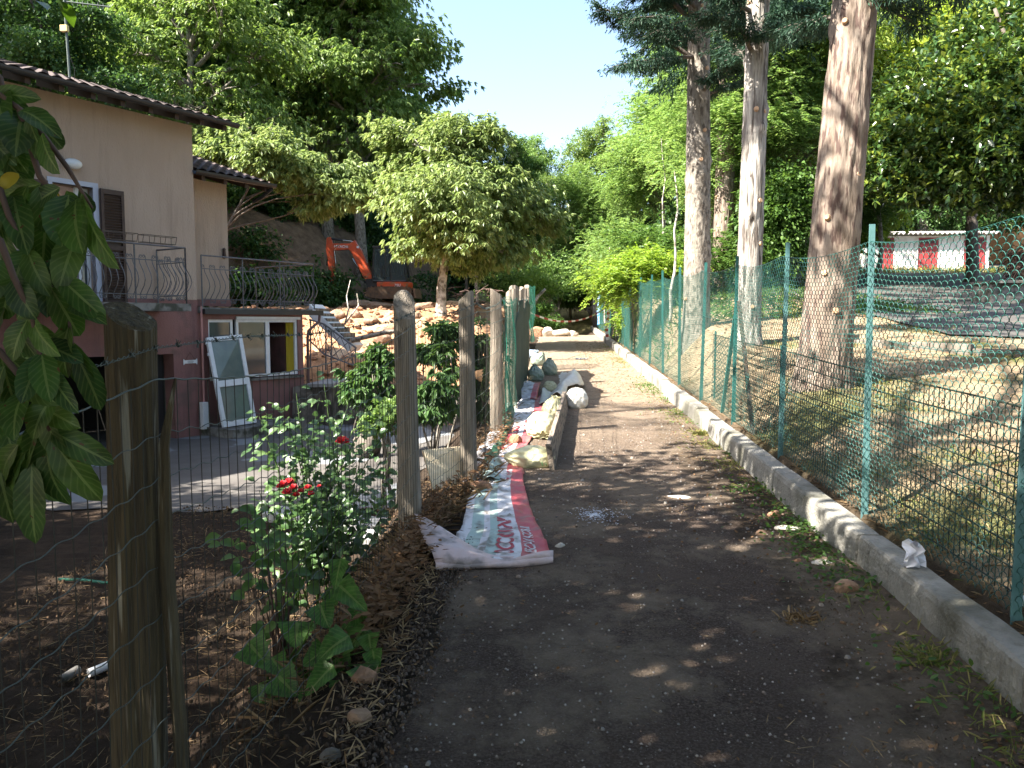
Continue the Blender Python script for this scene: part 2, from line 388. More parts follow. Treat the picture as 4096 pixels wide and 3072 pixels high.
def path_mat():
    m, t, p = newmat('path_surface'); N = t.nodes; L = t.links
    p.inputs['Roughness'].default_value = .93; p.inputs['Specular IOR Level'].default_value = .2
    tc = N.new('ShaderNodeTexCoord'); O = tc.outputs['Object']
    def noise(s, d, r=.6):
        n = N.new('ShaderNodeTexNoise'); n.inputs['Scale'].default_value = s; n.inputs['Detail'].default_value = d; n.inputs['Roughness'].default_value = r
        L.new(O, n.inputs[0]); return n.outputs['Fac']
    def ramp(f, a, b, ca, cb):
        r = N.new('ShaderNodeValToRGB'); e = r.color_ramp.elements; e[0].position = a; e[1].position = b; e[0].color = rgba(ca); e[1].color = rgba(cb)
        L.new(f, r.inputs[0]); return r.outputs[0]
    def mix(f, a, b):
        x = N.new('ShaderNodeMix'); x.data_type = 'RGBA'
        if isinstance(f, float): x.inputs[0].default_value = f
        else: L.new(f, x.inputs[0])
        for s_, i in ((a, 6), (b, 7)):
            if isinstance(s_, tuple): x.inputs[i].default_value = rgba(s_)
            else: L.new(s_, x.inputs[i])
        return x.outputs[2]
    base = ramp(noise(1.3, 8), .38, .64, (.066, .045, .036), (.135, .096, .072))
    fine = ramp(noise(95, 3), .45, .58, (0, 0, 0), (1, 1, 1))
    c = mix(fine, base, (.155, .115, .09))
    vor = N.new('ShaderNodeTexVoronoi'); vor.inputs['Scale'].default_value = 62; L.new(O, vor.inputs[0])
    peb = ramp(vor.outputs['Distance'], .12, .2, (1, 1, 1), (0, 0, 0))
    pick = ramp(vor.outputs['Color'], .5, .62, (0, 0, 0), (1, 1, 1))
    mm = N.new('ShaderNodeMath'); mm.operation = 'MULTIPLY'; L.new(peb, mm.inputs[0]); L.new(pick, mm.inputs[1])
    c = mix(mm.outputs[0], c, (.27, .23, .20))
    # washed sand along the kerb and on the far half, there paled like sunlight
    sep = N.new('ShaderNodeSeparateXYZ'); L.new(O, sep.inputs[0])
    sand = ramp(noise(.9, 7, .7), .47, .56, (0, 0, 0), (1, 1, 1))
    my = N.new('ShaderNodeMapRange'); my.inputs[1].default_value = 6; my.inputs[2].default_value = 12.5; my.inputs[3].default_value = 0; my.inputs[4].default_value = .95; L.new(sep.outputs['Y'], my.inputs[0])  # dark near, pale far: sun and shade put into the colour
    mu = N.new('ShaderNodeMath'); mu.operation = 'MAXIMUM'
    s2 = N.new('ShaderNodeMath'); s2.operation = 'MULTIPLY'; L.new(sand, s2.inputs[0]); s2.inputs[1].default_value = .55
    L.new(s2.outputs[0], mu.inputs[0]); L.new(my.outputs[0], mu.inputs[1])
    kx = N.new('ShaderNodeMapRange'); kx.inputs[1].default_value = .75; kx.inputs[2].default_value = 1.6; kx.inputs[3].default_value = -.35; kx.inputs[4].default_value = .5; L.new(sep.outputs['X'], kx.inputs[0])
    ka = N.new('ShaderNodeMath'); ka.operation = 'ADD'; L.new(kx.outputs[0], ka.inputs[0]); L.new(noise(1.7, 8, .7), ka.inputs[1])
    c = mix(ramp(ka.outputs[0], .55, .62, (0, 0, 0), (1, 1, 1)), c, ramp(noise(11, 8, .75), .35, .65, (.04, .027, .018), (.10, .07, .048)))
    sunlit_sandc = ramp(noise(7, 8, .7), .35, .65, (.25, .19, .135), (.38, .30, .22))
    c = mix(mu.outputs[0], c, sunlit_sandc)
    vc = N.new('ShaderNodeTexVoronoi'); vc.feature = 'DISTANCE_TO_EDGE'; vc.inputs['Scale'].default_value = .8
    nd_ = N.new('ShaderNodeTexNoise'); nd_.inputs['Scale'].default_value = 3; nd_.inputs['Detail'].default_value = 6; L.new(O, nd_.inputs[0])
    vm_ = N.new('ShaderNodeVectorMath'); vm_.operation = 'MULTIPLY_ADD'; L.new(nd_.outputs['Color'], vm_.inputs[0]); vm_.inputs[1].default_value = (.5, .5, 0); L.new(O, vm_.inputs[2]); L.new(vm_.outputs[0], vc.inputs[0])
    c = mix(ramp(vc.outputs['Distance'], .002, .012, (.22, .22, .22), (0, 0, 0)), c, (.03, .022, .016))
    L.new(c, p.inputs['Base Color'])
    b = N.new('ShaderNodeBump'); b.inputs['Strength'].default_value = 1; b.inputs['Distance'].default_value = .02
    add = N.new('ShaderNodeMath'); add.operation = 'ADD'; L.new(noise(70, 6, .7), add.inputs[0]); L.new(mm.outputs[0], add.inputs[1])
    L.new(add.outputs[0], b.inputs['Height'])
    b2 = N.new('ShaderNodeBump'); b2.inputs['Strength'].default_value = .9; b2.inputs['Distance'].default_value = .09
    L.new(noise(9, 8, .72), b2.inputs['Height']); L.new(b.outputs[0], b2.inputs['Normal'])
    L.new(b2.outputs[0], p.inputs['Normal'])
    return m
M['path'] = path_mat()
M['yard'] = mat('yard_concrete', (.085, .075, .068), .75, (.12, .11, .10), 2, bump=.3, c3=(.20, .21, .22), s3=.55, thr=(.54, .56))
M['asphalt'] = mat('driveway_asphalt', (.052, .048, .044), .9, (.085, .078, .07), 3, bump=.5, bscale=30, c3=(.13, .10, .07), s3=2, thr=(.55, .7))
M['trench'] = mat('pale_rubble', (.4, .33, .27), .9, (.5, .44, .38), 9, bump=.8)
# ================================================================ the setting
def graded(segs_):
    out = []
    for a, b, st in segs_: out += list(np.arange(a, b, st))
    out.append(segs_[-1][1]); return np.array(out)
xs = graded([(-75, -30, 3), (-30, -12, .8), (-12, -3.2, .28), (-3.2, -.2, .09), (-.2, 1.6, .3), (1.6, 3.4, .09), (3.4, 9, .3), (9, 30, 1), (30, 75, 3)])
ys = graded([(-12, 1, .8), (1, 9, .09), (9, 17, .2), (17, 32, .22), (32, 50, .6), (50, 130, 3)])
X, Y = np.meshgrid(xs, ys, indexing='ij')
Z = H(X, Y)
rough = vnoise(X, Y, 9, 2) * .02 + vnoise(X, Y, 19, 4) * .012
lefts = ss(-.72, -.95, X) * ss(10, 8, Y)
Z = Z + rough * 1.4 * lefts + rough * 4 * ss(16.5, 18, Y) * ss(38, 33, Y) * ss(-.9, -1.5, X) + rough * .5 * ss(2.0, 2.3, X)
Z = np.where(lefts > 0, Z + .03 * np.abs(vnoise(X, Y, 5.5, 8)) * lefts, Z)
na, nb = X.shape
idx = np.arange(na * nb).reshape(na, nb)
Q = np.stack([idx[:-1, :-1], idx[1:, :-1], idx[1:, 1:], idx[:-1, 1:]], -1).reshape(-1, 4)
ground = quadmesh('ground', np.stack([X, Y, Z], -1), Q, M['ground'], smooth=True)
tag(ground, kind='structure')
def lerp3(a, b, w_): return a * (1 - w_[..., None]) + np.array(b) * w_[..., None]
col = np.zeros(X.shape + (3,)) + np.array([.042, .030, .021])  # base soil darkened to deepen the shade of the left garden
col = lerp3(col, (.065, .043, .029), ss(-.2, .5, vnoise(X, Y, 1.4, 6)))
heap = ss(15.5, 18.5, Y) * ss(36, 31, Y) * ss(-.9, -1.6, X)
col = lerp3(col, (.42, .24, .135), heap)
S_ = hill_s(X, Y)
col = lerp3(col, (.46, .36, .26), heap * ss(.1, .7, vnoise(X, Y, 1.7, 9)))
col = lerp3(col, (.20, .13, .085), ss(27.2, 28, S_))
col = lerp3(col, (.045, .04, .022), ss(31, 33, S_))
rt_ = ss(1.9, 2.1, X)
dry = lerp3(np.zeros(X.shape + (3,)) + np.array([.33, .25, .16]), (.16, .16, .065), ss(.0, .7, vnoise(X, Y, .9, 12) + .3 * vnoise(X, Y, 4, 3)))
dry = lerp3(dry, (.10, .075, .05), ss(.35, .9, vnoise(X, Y, 1.9, 14)))
col = col * (1 - rt_[..., None]) + dry * rt_[..., None]
col = lerp3(col, (.22, .19, .09), ss(34, 40, Y) * (1 - rt_) * ss(-9, -4, X))  # far bank paled to make up for sun that does not reach it
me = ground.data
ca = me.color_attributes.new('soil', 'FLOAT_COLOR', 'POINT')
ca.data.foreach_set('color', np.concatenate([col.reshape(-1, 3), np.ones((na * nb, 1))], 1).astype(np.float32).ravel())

# path: one sheet with a ragged left edge
yy = graded([(-4, 9, .035), (9, 31.8, .14)])
K = 26
P = np.zeros((len(yy), K, 3))
for i, y in enumerate(yy):
    xl = -.62 + .055 * float(vnoise(0, y, 3.1, 3)) + .03 * float(vnoise(0, y, 9, 5)) + .02 * float(vnoise(0, y, 23, 5)) + .025 * float(vnoise(0, y, 41, 2))
    xr = 1.745
    for k in range(K):
        x = xl + (xr - xl) * k / (K - 1)
        z = GR * y + .006 + .006 * float(vnoise(x, y, 2.3, 1)) + .002
        if k == 0: z -= .03
        z += .03 * float(ss(1.35, 1.75, x)) * float(ss(-.2, .6, vnoise(x, y, 1.2, 4)))
        P[i, k] = (x, y, z)
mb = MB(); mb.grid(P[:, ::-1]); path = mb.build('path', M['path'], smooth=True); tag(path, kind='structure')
# yard paving in front of the house
P = np.zeros((24, 30, 3))
for i in range(24):
    for k in range(30):
        y = 8.85 + i * .33; x = -1.75 - .25 * sin(y * 1.3) - k * .42 - .06 * sin(k * 2)
        if i == 0: y += .15 * sin(k * 1.7) + .1 * sin(k * .6)
        P[i, k] = (x, y, -.625 if k < 26 else -.625)
P = P.copy()
mb = MB(); mb.grid(P); yard = mb.build('yard', M['yard'], smooth=True); tag(yard, kind='structure')
# driveway climbing to the sheds on the right
P = np.zeros((60, 14, 3))
for i in range(60):
    y = 9.5 + i * .62
    x0 = 5.3 + .55 * sin(y * .12) + max(0, (11.8 - y)) * 2.4; x1 = 40
    for k in range(14):
        x = x0 + (x1 - x0) * (k / 13) ** 1.6
        P[i, k] = (x, y, gz(x, y) + .035)
mb = MB(); mb.grid(P[:, ::-1]); o = mb.build('driveway', M['asphalt'], smooth=True); tag(o, kind='structure')

# concrete kerb along the right of the path
def kerb():
    t = thing('concrete_kerb', (1.82, 5, GR * 5), 'long low concrete kerb along the right edge of the path under the green fence', 'kerb')
    cuts = [-2, 1.6, 2.9, 4.5, 6.2, 8.0, 9.6, 11.3, 12.9, 14.6, 16.4, 19, 21, 23, 25, 27.5, 30, 32, 34.5, 37]
    for a, b in zip(cuts[:-1], cuts[1:]):
        mb = MB(); dx = R.uniform(-.012, .012); dz = R.uniform(-.012, .012)
        n = max(3, int((b - a) / .35)); P = np.zeros((n + 1, 7, 3))
        for i in range(n + 1):
            y = a + .006 + (b - a - .012) * i / n
            prof = [(1.725, -.12), (1.735, .16), (1.742, .188), (1.756, .2), (1.872, .203), (1.885, .19), (1.89, -.12)]
            for k, (x, z) in enumerate(prof):
                P[i, k] = (x + dx + .004 * sin(y * 3 + k), y, z + GR * y + dz + (.004 * sin(y * 7 + k) if 0 < k < 6 else 0))
        mb.grid(P[:, ::-1]); s = mb.n - 1
        mb.f.append([0 + j for j in range(7)]); mb.m.append(0)
        mb.f.append([n * 7 + j for j in range(6, -1, -1)]); mb.m.append(0)
        mb.build('kerb_stone', M['kerb'], t)
kerb()

# ================================================================ right hand fences
def greenfence():
    ft = thing('chain_link_fence', (1.95, 5, GR * 5 + .2), 'tall green chain link fence standing on the kerb along the path', 'fence')
    py = [3.36, 5.0, 6.85, 8.65] + [8.65 + 1.87 * i for i in range(1, 9)] + [25.6, 27.6, 29.6, 31.6, 33.6, 35.6]
    for i, y in enumerate(py):
        mb = MB(); b = GR * y
        zt = 1.99 + b + R.uniform(-.02, .02); lean = R.uniform(-.006, .006)
        # angle section post with a rounded top
        c = lambda z: 1.965 + lean * (z - b) * 3
        for (x0, x1, y0, y1) in ((-.022, .022, -.003, .003), (-.003, .003, .003, .04)):
            mb.hexa([(c(0) + x0, y + y0, b + .15), (c(0) + x1, y + y0, b + .15), (c(0) + x1, y + y1, b + .15), (c(0) + x0, y + y1, b + .15),
                     (c(zt) + x0 * .8, y + y0, zt), (c(zt) + x1 * .8, y + y0, zt), (c(zt) + x1 * .8, y + y1, zt), (c(zt) + x0 * .8, y + y1, zt)])
        mb.build('post', M['palepost'] if i < 3 else M['greenpost'], ft)
    for (y0, y1, x_) in ((8.62, 7.9, 1.99), (8.7, 9.35, 1.99)):
        mb = MB(); mb.hexa([(x_ - .018, y1 - .02, GR * y1 + .18), (x_ + .018, y1 - .02, GR * y1 + .18), (x_ + .018, y1 + .02, GR * y1 + .18), (x_ - .018, y1 + .02, GR * y1 + .18),
                            (x_ - .018, y0 - .02, GR * y0 + 1.5), (x_ + .018, y0 - .02, GR * y0 + 1.5), (x_ + .018, y0 + .02, GR * y0 + 1.5), (x_ - .018, y0 + .02, GR * y0 + 1.5)])
        mb.build('brace', M['greenpost'] if y1 > 9 else M['rustiron'], ft)
    # woven wire: i runs along the fence, j up
    dx, dz = .031, .0315
    J = 54
    L_ = []
    def XYZ(i, j):
        y = .2 + i * dx; top = 1.885 + GR * y; bot = .205 + GR * y
        # sag of the top edge between posts
        k = np.searchsorted(py, y); ph = 0.5
        a_ = np.array([0.2] + py); b_ = np.array(py + [37.]);
        A = a_[k]; B = b_[np.minimum(k, len(b_) - 1)]
        ph = (y - A) / np.maximum(B - A, .01)
        sag = .05 * np.sin(np.clip(ph, 0, 1) * pi)
        f = j / J
        z = bot + (top - sag - bot) * f
        x = 1.945 + .012 * np.sin(y * 2.1 + f * 3) + .012 * np.sin(y * .9)
        yj = y + .006 * np.sin(y * 5 + f * 8)
        return np.stack([x, yj, z], -1)
    I = int(36.3 / dx)
    ii, jj = np.meshgrid(np.arange(I), np.arange(J), indexing='ij')
    e = (ii + jj) % 2 == 0
    i0 = ii[e]; j0 = jj[e]
    A1 = XYZ(i0.astype(float), j0.astype(float)); B1 = XYZ(i0 + 1., j0 + 1.)
    e2 = (ii + jj) % 2 == 1
    A2 = XYZ(ii[e2].astype(float), jj[e2] + 1.); B2 = XYZ(ii[e2] + 1., jj[e2].astype(float))
    for A, B, sg in ((A1, B1, 1), (A2, B2, -1)):
        nr = (A[:, 1] < 8.7)
        # near: each edge is bent, so the weave reads as hooked loops
        a, b = A[nr], B[nr]
        m1 = a * .7 + b * .3 + np.array([.005 * sg, .0015, .003]); m2 = a * .3 + b * .7 + np.array([.005 * sg, -.0015, .003])
        L_ += [segs(a, m1, .0022), segs(m1, m2, .0022), segs(m2, b, .0022)]
        a, b = A[~nr], B[~nr]
        L_ += [segs(a, b, np.where(a[:, 1] < 16, .0018, .0021))]
    V, Q = joinvq(L_)
    quadmesh('chain_link_mesh', V, Q, M['greenwire'], ft)
    # line wires and the hooked top ends
    mb = MB()
    for f in (.33, .66, 1.0):
        y = np.arange(.2, 36.4, .12); i = (y - .2) / dx
        mb.tube(XYZ(i, np.full(len(i), f * J)) + np.array([-.004, 0, 0]), .0016, 4)
    mb.build('line_wire', M['greenwire'], ft)
greenfence()
def meshfence():
    ft = thing('welded_mesh_fence', (2.08, 5, GR * 5 + .2), 'low rusty green welded mesh fence just behind the chain link fence', 'fence')
    y = np.arange(-.5, 10.5, .056); L_ = []
    off = .012 * np.sin(y * 1.9)
    A = np.stack([2.08 + off, y, .16 + GR * y], -1); B = np.stack([2.085 + off, y + .01 * np.sin(y * 3), 1.06 + GR * y], -1)
    L_.append(segs(A, B, .0033, 4))
    for k in range(9):
        z = 1.055 - k * .105
        y = np.arange(-.5, 10.5, .1); off = .012 * np.sin(y * 1.9)
        P = np.stack([2.077 + off, y, z + GR * y + .004 * np.sin(y * 2 + k)], -1)
        L_.append(segs(P[:-1], P[1:], .0042 if k else .0052, 4))
    V, Q = joinvq(L_); quadmesh('mesh_panel', V, Q, M['greenwire2'], ft)
    for y in (7.4, 10.4):
        mb = MB(); mb.box((2.11, y, .6 + GR * y), (.02, .035, 1.0)); mb.build('post', M['greenpost'], ft)
meshfence()

# ================================================================ left hand wire fence with wooden posts
LP = [(-1.13, 2.03), (-.93, 5.0), (-.70, 6.4), (-.63, 8.7), (-.61, 11.4), (-.60, 13.6), (-.62, 16.4), (-.64, 19.0)]
def wirefence():
    ft = thing('wire_fence', (-.9, 4.5, GR * 4.5), 'old sagging wire mesh fence on split wooden posts along the left of the path', 'fence')
    def post(x, y, zt, r, lean=(0, 0), m='bark_old', cut=.03, n=16, zb=-.45, seed=0, ecc=1.0):
        mb = MB(); rr = random.Random(seed)
        k = 22; b = GR * y; P = np.zeros((k, n, 3))
        ph = [rr.uniform(0, 6) for _ in range(6)]
        for i in range(k):
            f = i / (k - 1); z = b + zb + (zt - zb) * f
            for j in range(n):
                an = 2 * pi * j / n
                q = r * (1.08 - .12 * f) * (1 + .10 * sin(2 * an + ph[0]) + .06 * sin(5 * an + ph[1] + f * 1.2) + .035 * sin(9 * an + ph[2] + f * 2) + .03 * sin(f * 9 + ph[3]))
                zz = z + (cut * cos(an + ph[4]) * 2 if i == k - 1 else 0)
                P[i, j] = (x + lean[0] * (f - .5) * (zt - zb) + q * cos(an) * ecc, y + lean[1] * (f - .5) * (zt - zb) + q * sin(an), zz)
        mb.grid(P, closed=True)
        mb.f.append(list(range((k - 1) * n, k * n))); mb.m.append(0)
        return mb.build('post', M[m], ft)
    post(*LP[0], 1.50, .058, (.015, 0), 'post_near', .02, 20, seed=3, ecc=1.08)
    post(LP[1][0], LP[1][1], 1.50, .074, (-.02, 0), cut=.05, seed=5)
    post(LP[2][0], LP[2][1], 1.54, .060, (-.012, 0), cut=.03, seed=8)
    post(LP[3][0], LP[3][1], 1.60, .064, (0, 0), cut=.02, seed=11)
    post(LP[4][0], LP[4][1], 1.62, .075, (.01, 0), cut=.02, seed=13)
    post(LP[4][0] + .02, LP[4][1] + .5, 1.68, .07, (.0, 0), cut=.02, seed=14)
    post(LP[5][0], LP[5][1], 1.66, .085, (.01, 0), cut=.02, seed=15)
    post(LP[6][0], LP[6][1], 1.72, .075, (.0, 0), cut=.02, seed=16)
    post(LP[7][0], LP[7][1], 1.80, .07, (.01, 0), cut=.02, seed=17)
    # a split piece of wood wedged beside the near post
    mb = MB(); bx, by = LP[0][0] + .10, LP[0][1] + .0
    pts = [(bx + .012, by, -.3), (bx + .005, by + .01, .45), (bx - .008, by, .9), (bx - .002, by, 1.22), (bx + .022, by + .02, 1.40)]
    mb.tube(pts, [.022, .019, .017, .013, .004], 6, wob=.25); mb.build('splinter', M['post_near'], ft)
    line = np.array([(-1.22, -.3)] + LP)
    dseg = np.linalg.norm(np.diff(line, axis=0), axis=1); cum = np.concatenate([[0], np.cumsum(dseg)])
    def XY(s):
        x = np.interp(s, cum, line[:, 0]); y = np.interp(s, cum, line[:, 1]); return x + .075, y
    # height of the top wire and its sag
    hs = np.array([1.22, 1.335, 1.40, 1.43, 1.46, 1.46, 1.46, 1.46, 1.46])
    def top(s):
        k = np.clip(np.searchsorted(cum, s) - 1, 0, len(cum) - 2)
        f = (s - cum[k]) / dseg[k]
        sag = np.array([.05, .10, .04, .03, .03, .03, .03, .03])[k]
        return hs[k] * (1 - f) + hs[k + 1] * f - sag * 4 * f * (1 - f)
    s = np.arange(.3, cum[-1], .054); s = s + .008 * np.sin(s * 13)
    x, y = XY(s); b = GR * y
    zt = top(s); zb = -.28
    K_ = 7; L_ = []
    prev = None
    for k in range(K_ + 1):
        f = k / K_
        P = np.stack([x + .006 * np.sin(s * 7 + f * 3) + .012 * np.sin(s * 2.2), y + .012 * np.sin(s * 3.1 + f * 5) * f + .010 * np.sin(s * 9.7) * np.sin(f * 3), b + zb + (zt - zb) * (1 - f)], -1)
        if prev is not None: L_.append(segs(prev, P, .0016 if k else .002))
        prev = P
    V, Q = joinvq(L_); quadmesh('upright_wires', V, Q, M['rustwire'], ft)
    L_ = []
    for k in range(13):
        s2 = np.arange(.3, cum[-1], .018); x2, y2 = XY(s2); zt2 = top(s2)
        f = k / 12.5
        kink = .0045 * np.sin(s2 * 2 * pi / .108 + k * 1.9) * (0.4 if k == 0 else 1)
        z = GR * y2 + zb + (zt2 - zb) * (1 - f) + kink + .015 * np.sin(s2 * 1.7 + k)*(k > 0)
        P = np.stack([x2 + .008 * np.sin(s2 * 3 + k) + .004, y2, z], -1)
        L_.append(segs(P[:-1], P[1:], .0028 if k == 0 else .0016, 4))
    V, Q = joinvq(L_); quadmesh('line_wires', V, Q, [M['wire']], ft)
    # barbed wire above: two twisted strands with barbs
    L_ = []
    s2 = np.arange(.3, cum[-1], .01); x2, y2 = XY(s2)
    hb = np.interp(s2, cum, [1.36, 1.43, 1.47, 1.49, 1.52, 1.52, 1.52, 1.55, 1.6])
    k = np.clip(np.searchsorted(cum, s2) - 1, 0, len(cum) - 2); f = (s2 - cum[k]) / dseg[k]
    hb = hb - .05 * np.sin(f * pi) + .006 * np.sin(s2 * 5) + .01 * np.sin(s2 * 2.3)
    for ph in (0, pi):
        P = np.stack([x2 + .0035 * np.cos(s2 * 2 * pi / .045 + ph), y2, GR * y2 + hb + .0035 * np.sin(s2 * 2 * pi / .045 + ph)], -1)
        L_.append(segs(P[:-1], P[1:], .0014))
    for q in np.arange(6, len(s2), 11):
        c = np.array([x2[q], y2[q], GR * y2[q] + hb[q]])
        for e in range(4):
            d = np.array([R.uniform(-1, 1), R.uniform(-.6, .6), R.uniform(-1, 1)]); d /= np.linalg.norm(d)
            L_.append(segs([c - d * .003], [c + d * .017], .0012))
        L_.append(segs([c + [0, -.006, .004]], [c + [0, .006, -.004]], .0045, 4))
    V, Q = joinvq(L_); quadmesh('barbed_wire', V, Q, M['wire'], ft)
wirefence()
# dark green shade net wrapped round the far posts, with torn strips
def netthing(name, pts, z0, z1, label, seed=0, m='net', dens=.02, r=.0022):
    pts = np.array(pts, float); rr = np.random.default_rng(seed)
    t = thing(name, (pts[0][0], pts[0][1], GR * pts[0][1] + z0), label, 'net')
    d = np.linalg.norm(np.diff(pts, axis=0), axis=1); cum = np.concatenate([[0], np.cumsum(d)]); Lh = cum[-1]
    n = max(4, int(Lh / dens)); k = max(5, int((z1 - z0) / dens))
    s = np.linspace(0, Lh, n); f = np.linspace(0, 1, k)
    S, Fz = np.meshgrid(s, f, indexing='ij')
    x = np.interp(S, cum, pts[:, 0]) + .02 * np.sin(S * 9 + Fz * 4 + seed) + .015 * np.sin(Fz * 9 + S * 3); y = np.interp(S, cum, pts[:, 1])
    z = GR * y + z0 + (z1 - z0) * Fz + .03 * np.sin(S * 7 + seed)
    P = np.stack([x, y, z], -1)
    L_ = [segs(P[:-1].reshape(-1, 3), P[1:].reshape(-1, 3), r), segs(P[:, :-1].reshape(-1, 3), P[:, 1:].reshape(-1, 3), r)]
    V, Q = joinvq(L_); quadmesh('netting', V, Q, M[m], t)
    return t

# ================================================================ house
Cc = np.array([-6.83, 14.66, 0]); ta = np.array([.495, .867, 0]); ta /= np.linalg.norm(ta); tn = np.array([ta[1], -ta[0], 0])
def hp(t, o, z): return Cc + ta * t + tn * o + np.array([0, 0, z])
def hbox(mb, t0, t1, o0, o1, z0, z1):
    return mb.hexa([hp(t0, o0, z0), hp(t0, o1, z0), hp(t1, o1, z0), hp(t1, o0, z0), hp(t0, o0, z1), hp(t0, o1, z1), hp(t1, o1, z1), hp(t1, o0, z1)])
def htube(mb, pts, r, n=6): return mb.tube([hp(*p) for p in pts], r, n)
G0 = -.68
def spiral(t, o, z, r, up=1, side=1, turns=1.35, plane='t'):
    out = []
    for i in range(13):
        a = i / 12 * turns * 2 * pi; q = r * (1 - .75 * i / 12)
        c = side * (r - q * cos(a)); d = up * q * sin(a)
        out.append((t + c, o, z + d))
    return out
def railing(parent, runs, z0, h):
    """runs: list of (t0,o0,t1,o1); bellied bars with scrolls"""
    mb = MB()
    for (t0, o0, t1, o1) in runs:
        Ld = sqrt((t1 - t0) ** 2 + (o1 - o0) ** 2); dt, do = (t1 - t0) / Ld, (o1 - o0) / Ld
        nt_, no_ = -do, dt                     # outward normal in (t,o)
        if no_ < 0 or (abs(no_) < .01 and nt_ < 0): nt_, no_ = -nt_, -no_
        htube(mb, [(t0, o0, z0 + h), (t1, o1, z0 + h)], .016)
        for zz in (.14, .72): htube(mb, [(t0, o0, z0 + zz), (t1, o1, z0 + zz)], .009)
        n = max(1, int(Ld / .115))
        for i in range(n):
            f = (i + .5) / n; t = t0 + (t1 - t0) * f; o = o0 + (o1 - o0) * f
            pts = []
            for zz, bb in ((.14, 0), (.2, .05), (.28, .12), (.38, .16), (.48, .135), (.58, .07), (.66, .015), (.72, 0)):
                pts.append((t + nt_ * bb, o + no_ * bb, z0 + zz))
            htube(mb, pts, .0075, 5)
            sd_ = 1 if i % 2 else -1
            for zz, u_ in ((.72, 1), (.14, -1)):
                ps = [(t, o, z0 + zz)]
                r_ = .034
                ps.append((t, o, z0 + zz + u_ * (.05)))
                for q in range(11):
                    a = q / 10 * 1.4 * 2 * pi; qq = r_ * (1 - .65 * q / 10)
                    c = sd_ * (r_ - qq * cos(a)) * .9; d = u_ * (.05 + qq * sin(a))
                    ps.append((t + dt * c, o + do * c, z0 + zz + d))
                htube(mb, ps, .0055, 4)
        m = max(1, int(round(Ld / .95)))
        for i in range(m + 1):
            f = i / m; t = t0 + (t1 - t0) * f; o = o0 + (o1 - o0) * f
            p0 = hp(t, o, z0 - .02); p1 = hp(t, o, z0 + h); mb.tube([p0, p1], .014, 6)
    return mb.build('railing', M['iron'], parent)
def shutter(parent, t0, t1, z0, z1, o=.05):
    mb = MB(); w_ = .05
    hbox(mb, t0, t0 + w_, o - .02, o + .02, z0, z1); hbox(mb, t1 - w_, t1, o - .02, o + .02, z0, z1)
    for zz in (z0, (z0 + z1) / 2 - .04, z1 - .08): hbox(mb, t0 + w_, t1 - w_, o - .018, o + .018, zz, zz + .08)
    z = z0 + .11
    while z < z1 - .1:
        if abs(z - (z0 + z1) / 2) > .07:
            mb.hexa([hp(t0 + w_, o - .015, z + .016), hp(t0 + w_, o + .015, z - .008), hp(t1 - w_, o + .015, z - .008), hp(t1 - w_, o - .015, z + .016),
                     hp(t0 + w_, o - .015, z + .022), hp(t0 + w_, o + .015, z - .002), hp(t1 - w_, o + .015, z - .002), hp(t1 - w_, o - .015, z + .022)])
        z += .046
    hbox(mb, t0 + w_, t1 - w_, o - .024, o - .021, z0 + .05, z1 - .05)
    return mb.build('shutter', M['darkwood'], parent)
def roof(parent, t0, t1, o_eave, z_eave, depth, slope, name='roof'):
    """corrugated clay tiles running up the slope, with gutter and rafters"""
    mb = MB(); st = .035; n = int((t1 - t0) / st); rows = 16
    P = np.zeros((rows * 2, n + 1, 3))
    for r_ in range(rows):
        for e in (0, 1):
            d = depth * (r_ + e) / rows; lift = .035 * (1 - e)
            for i in range(n + 1):
                t = t0 + i * st
                wv = .038 * abs(sin(pi * t / .21)) ** .8
                P[r_ * 2 + e, i] = hp(t, o_eave - d, z_eave + d * slope + .05 + wv + lift)
    mb.grid(P)
    # closed under side
    hb = [hp(t0, o_eave, z_eave), hp(t1, o_eave, z_eave), hp(t1, o_eave - depth, z_eave + depth * slope), hp(t0, o_eave - depth, z_eave + depth * slope)]
    up_ = np.array([0, 0, .045]); mb.hexa([hb[0], hb[1], hb[2], hb[3], hb[0] + up_, hb[1] + up_, hb[2] + up_, hb[3] + up_])
    rf = mb.build(name, M['rooftile'], parent)
    mb = MB()
    for i in range(7):
        a = pi + pi * i / 6
    k = 8; P = np.zeros((2, k + 1, 3))
    for i in range(k + 1):
        a = pi * i / k
        for e, t in ((0, t0 - .02), (1, t1 + .04)):
            P[e, i] = hp(t, o_eave + .065 + .065 * cos(a), z_eave + .05 - .075 * sin(a))
    mb.grid(P); P2 = P + np.array([0, 0, .006]); mb.grid(P2[:, ::-1])
    mb.add([P[1, i] for i in range(k + 1)], [tuple(range(k + 1))])
    mb.build('gutter', M['gutter'], rf)
    mb = MB(); t = t0 + .2
    while t < t1:
        mb.hexa([hp(t, o_eave - .7, z_eave - .13 + .7 * slope), hp(t + .08, o_eave - .7, z_eave - .13 + .7 * slope), hp(t + .08, o_eave - .03, z_eave - .10), hp(t, o_eave - .03, z_eave - .10),
                 hp(t, o_eave - .7, z_eave - .004 + .7 * slope), hp(t + .08, o_eave - .7, z_eave - .004 + .7 * slope), hp(t + .08, o_eave - .03, z_eave - .004), hp(t, o_eave - .03, z_eave - .004)]); t += .5
    mb.build('rafter_ends', M['darkwood'], rf)
    return rf
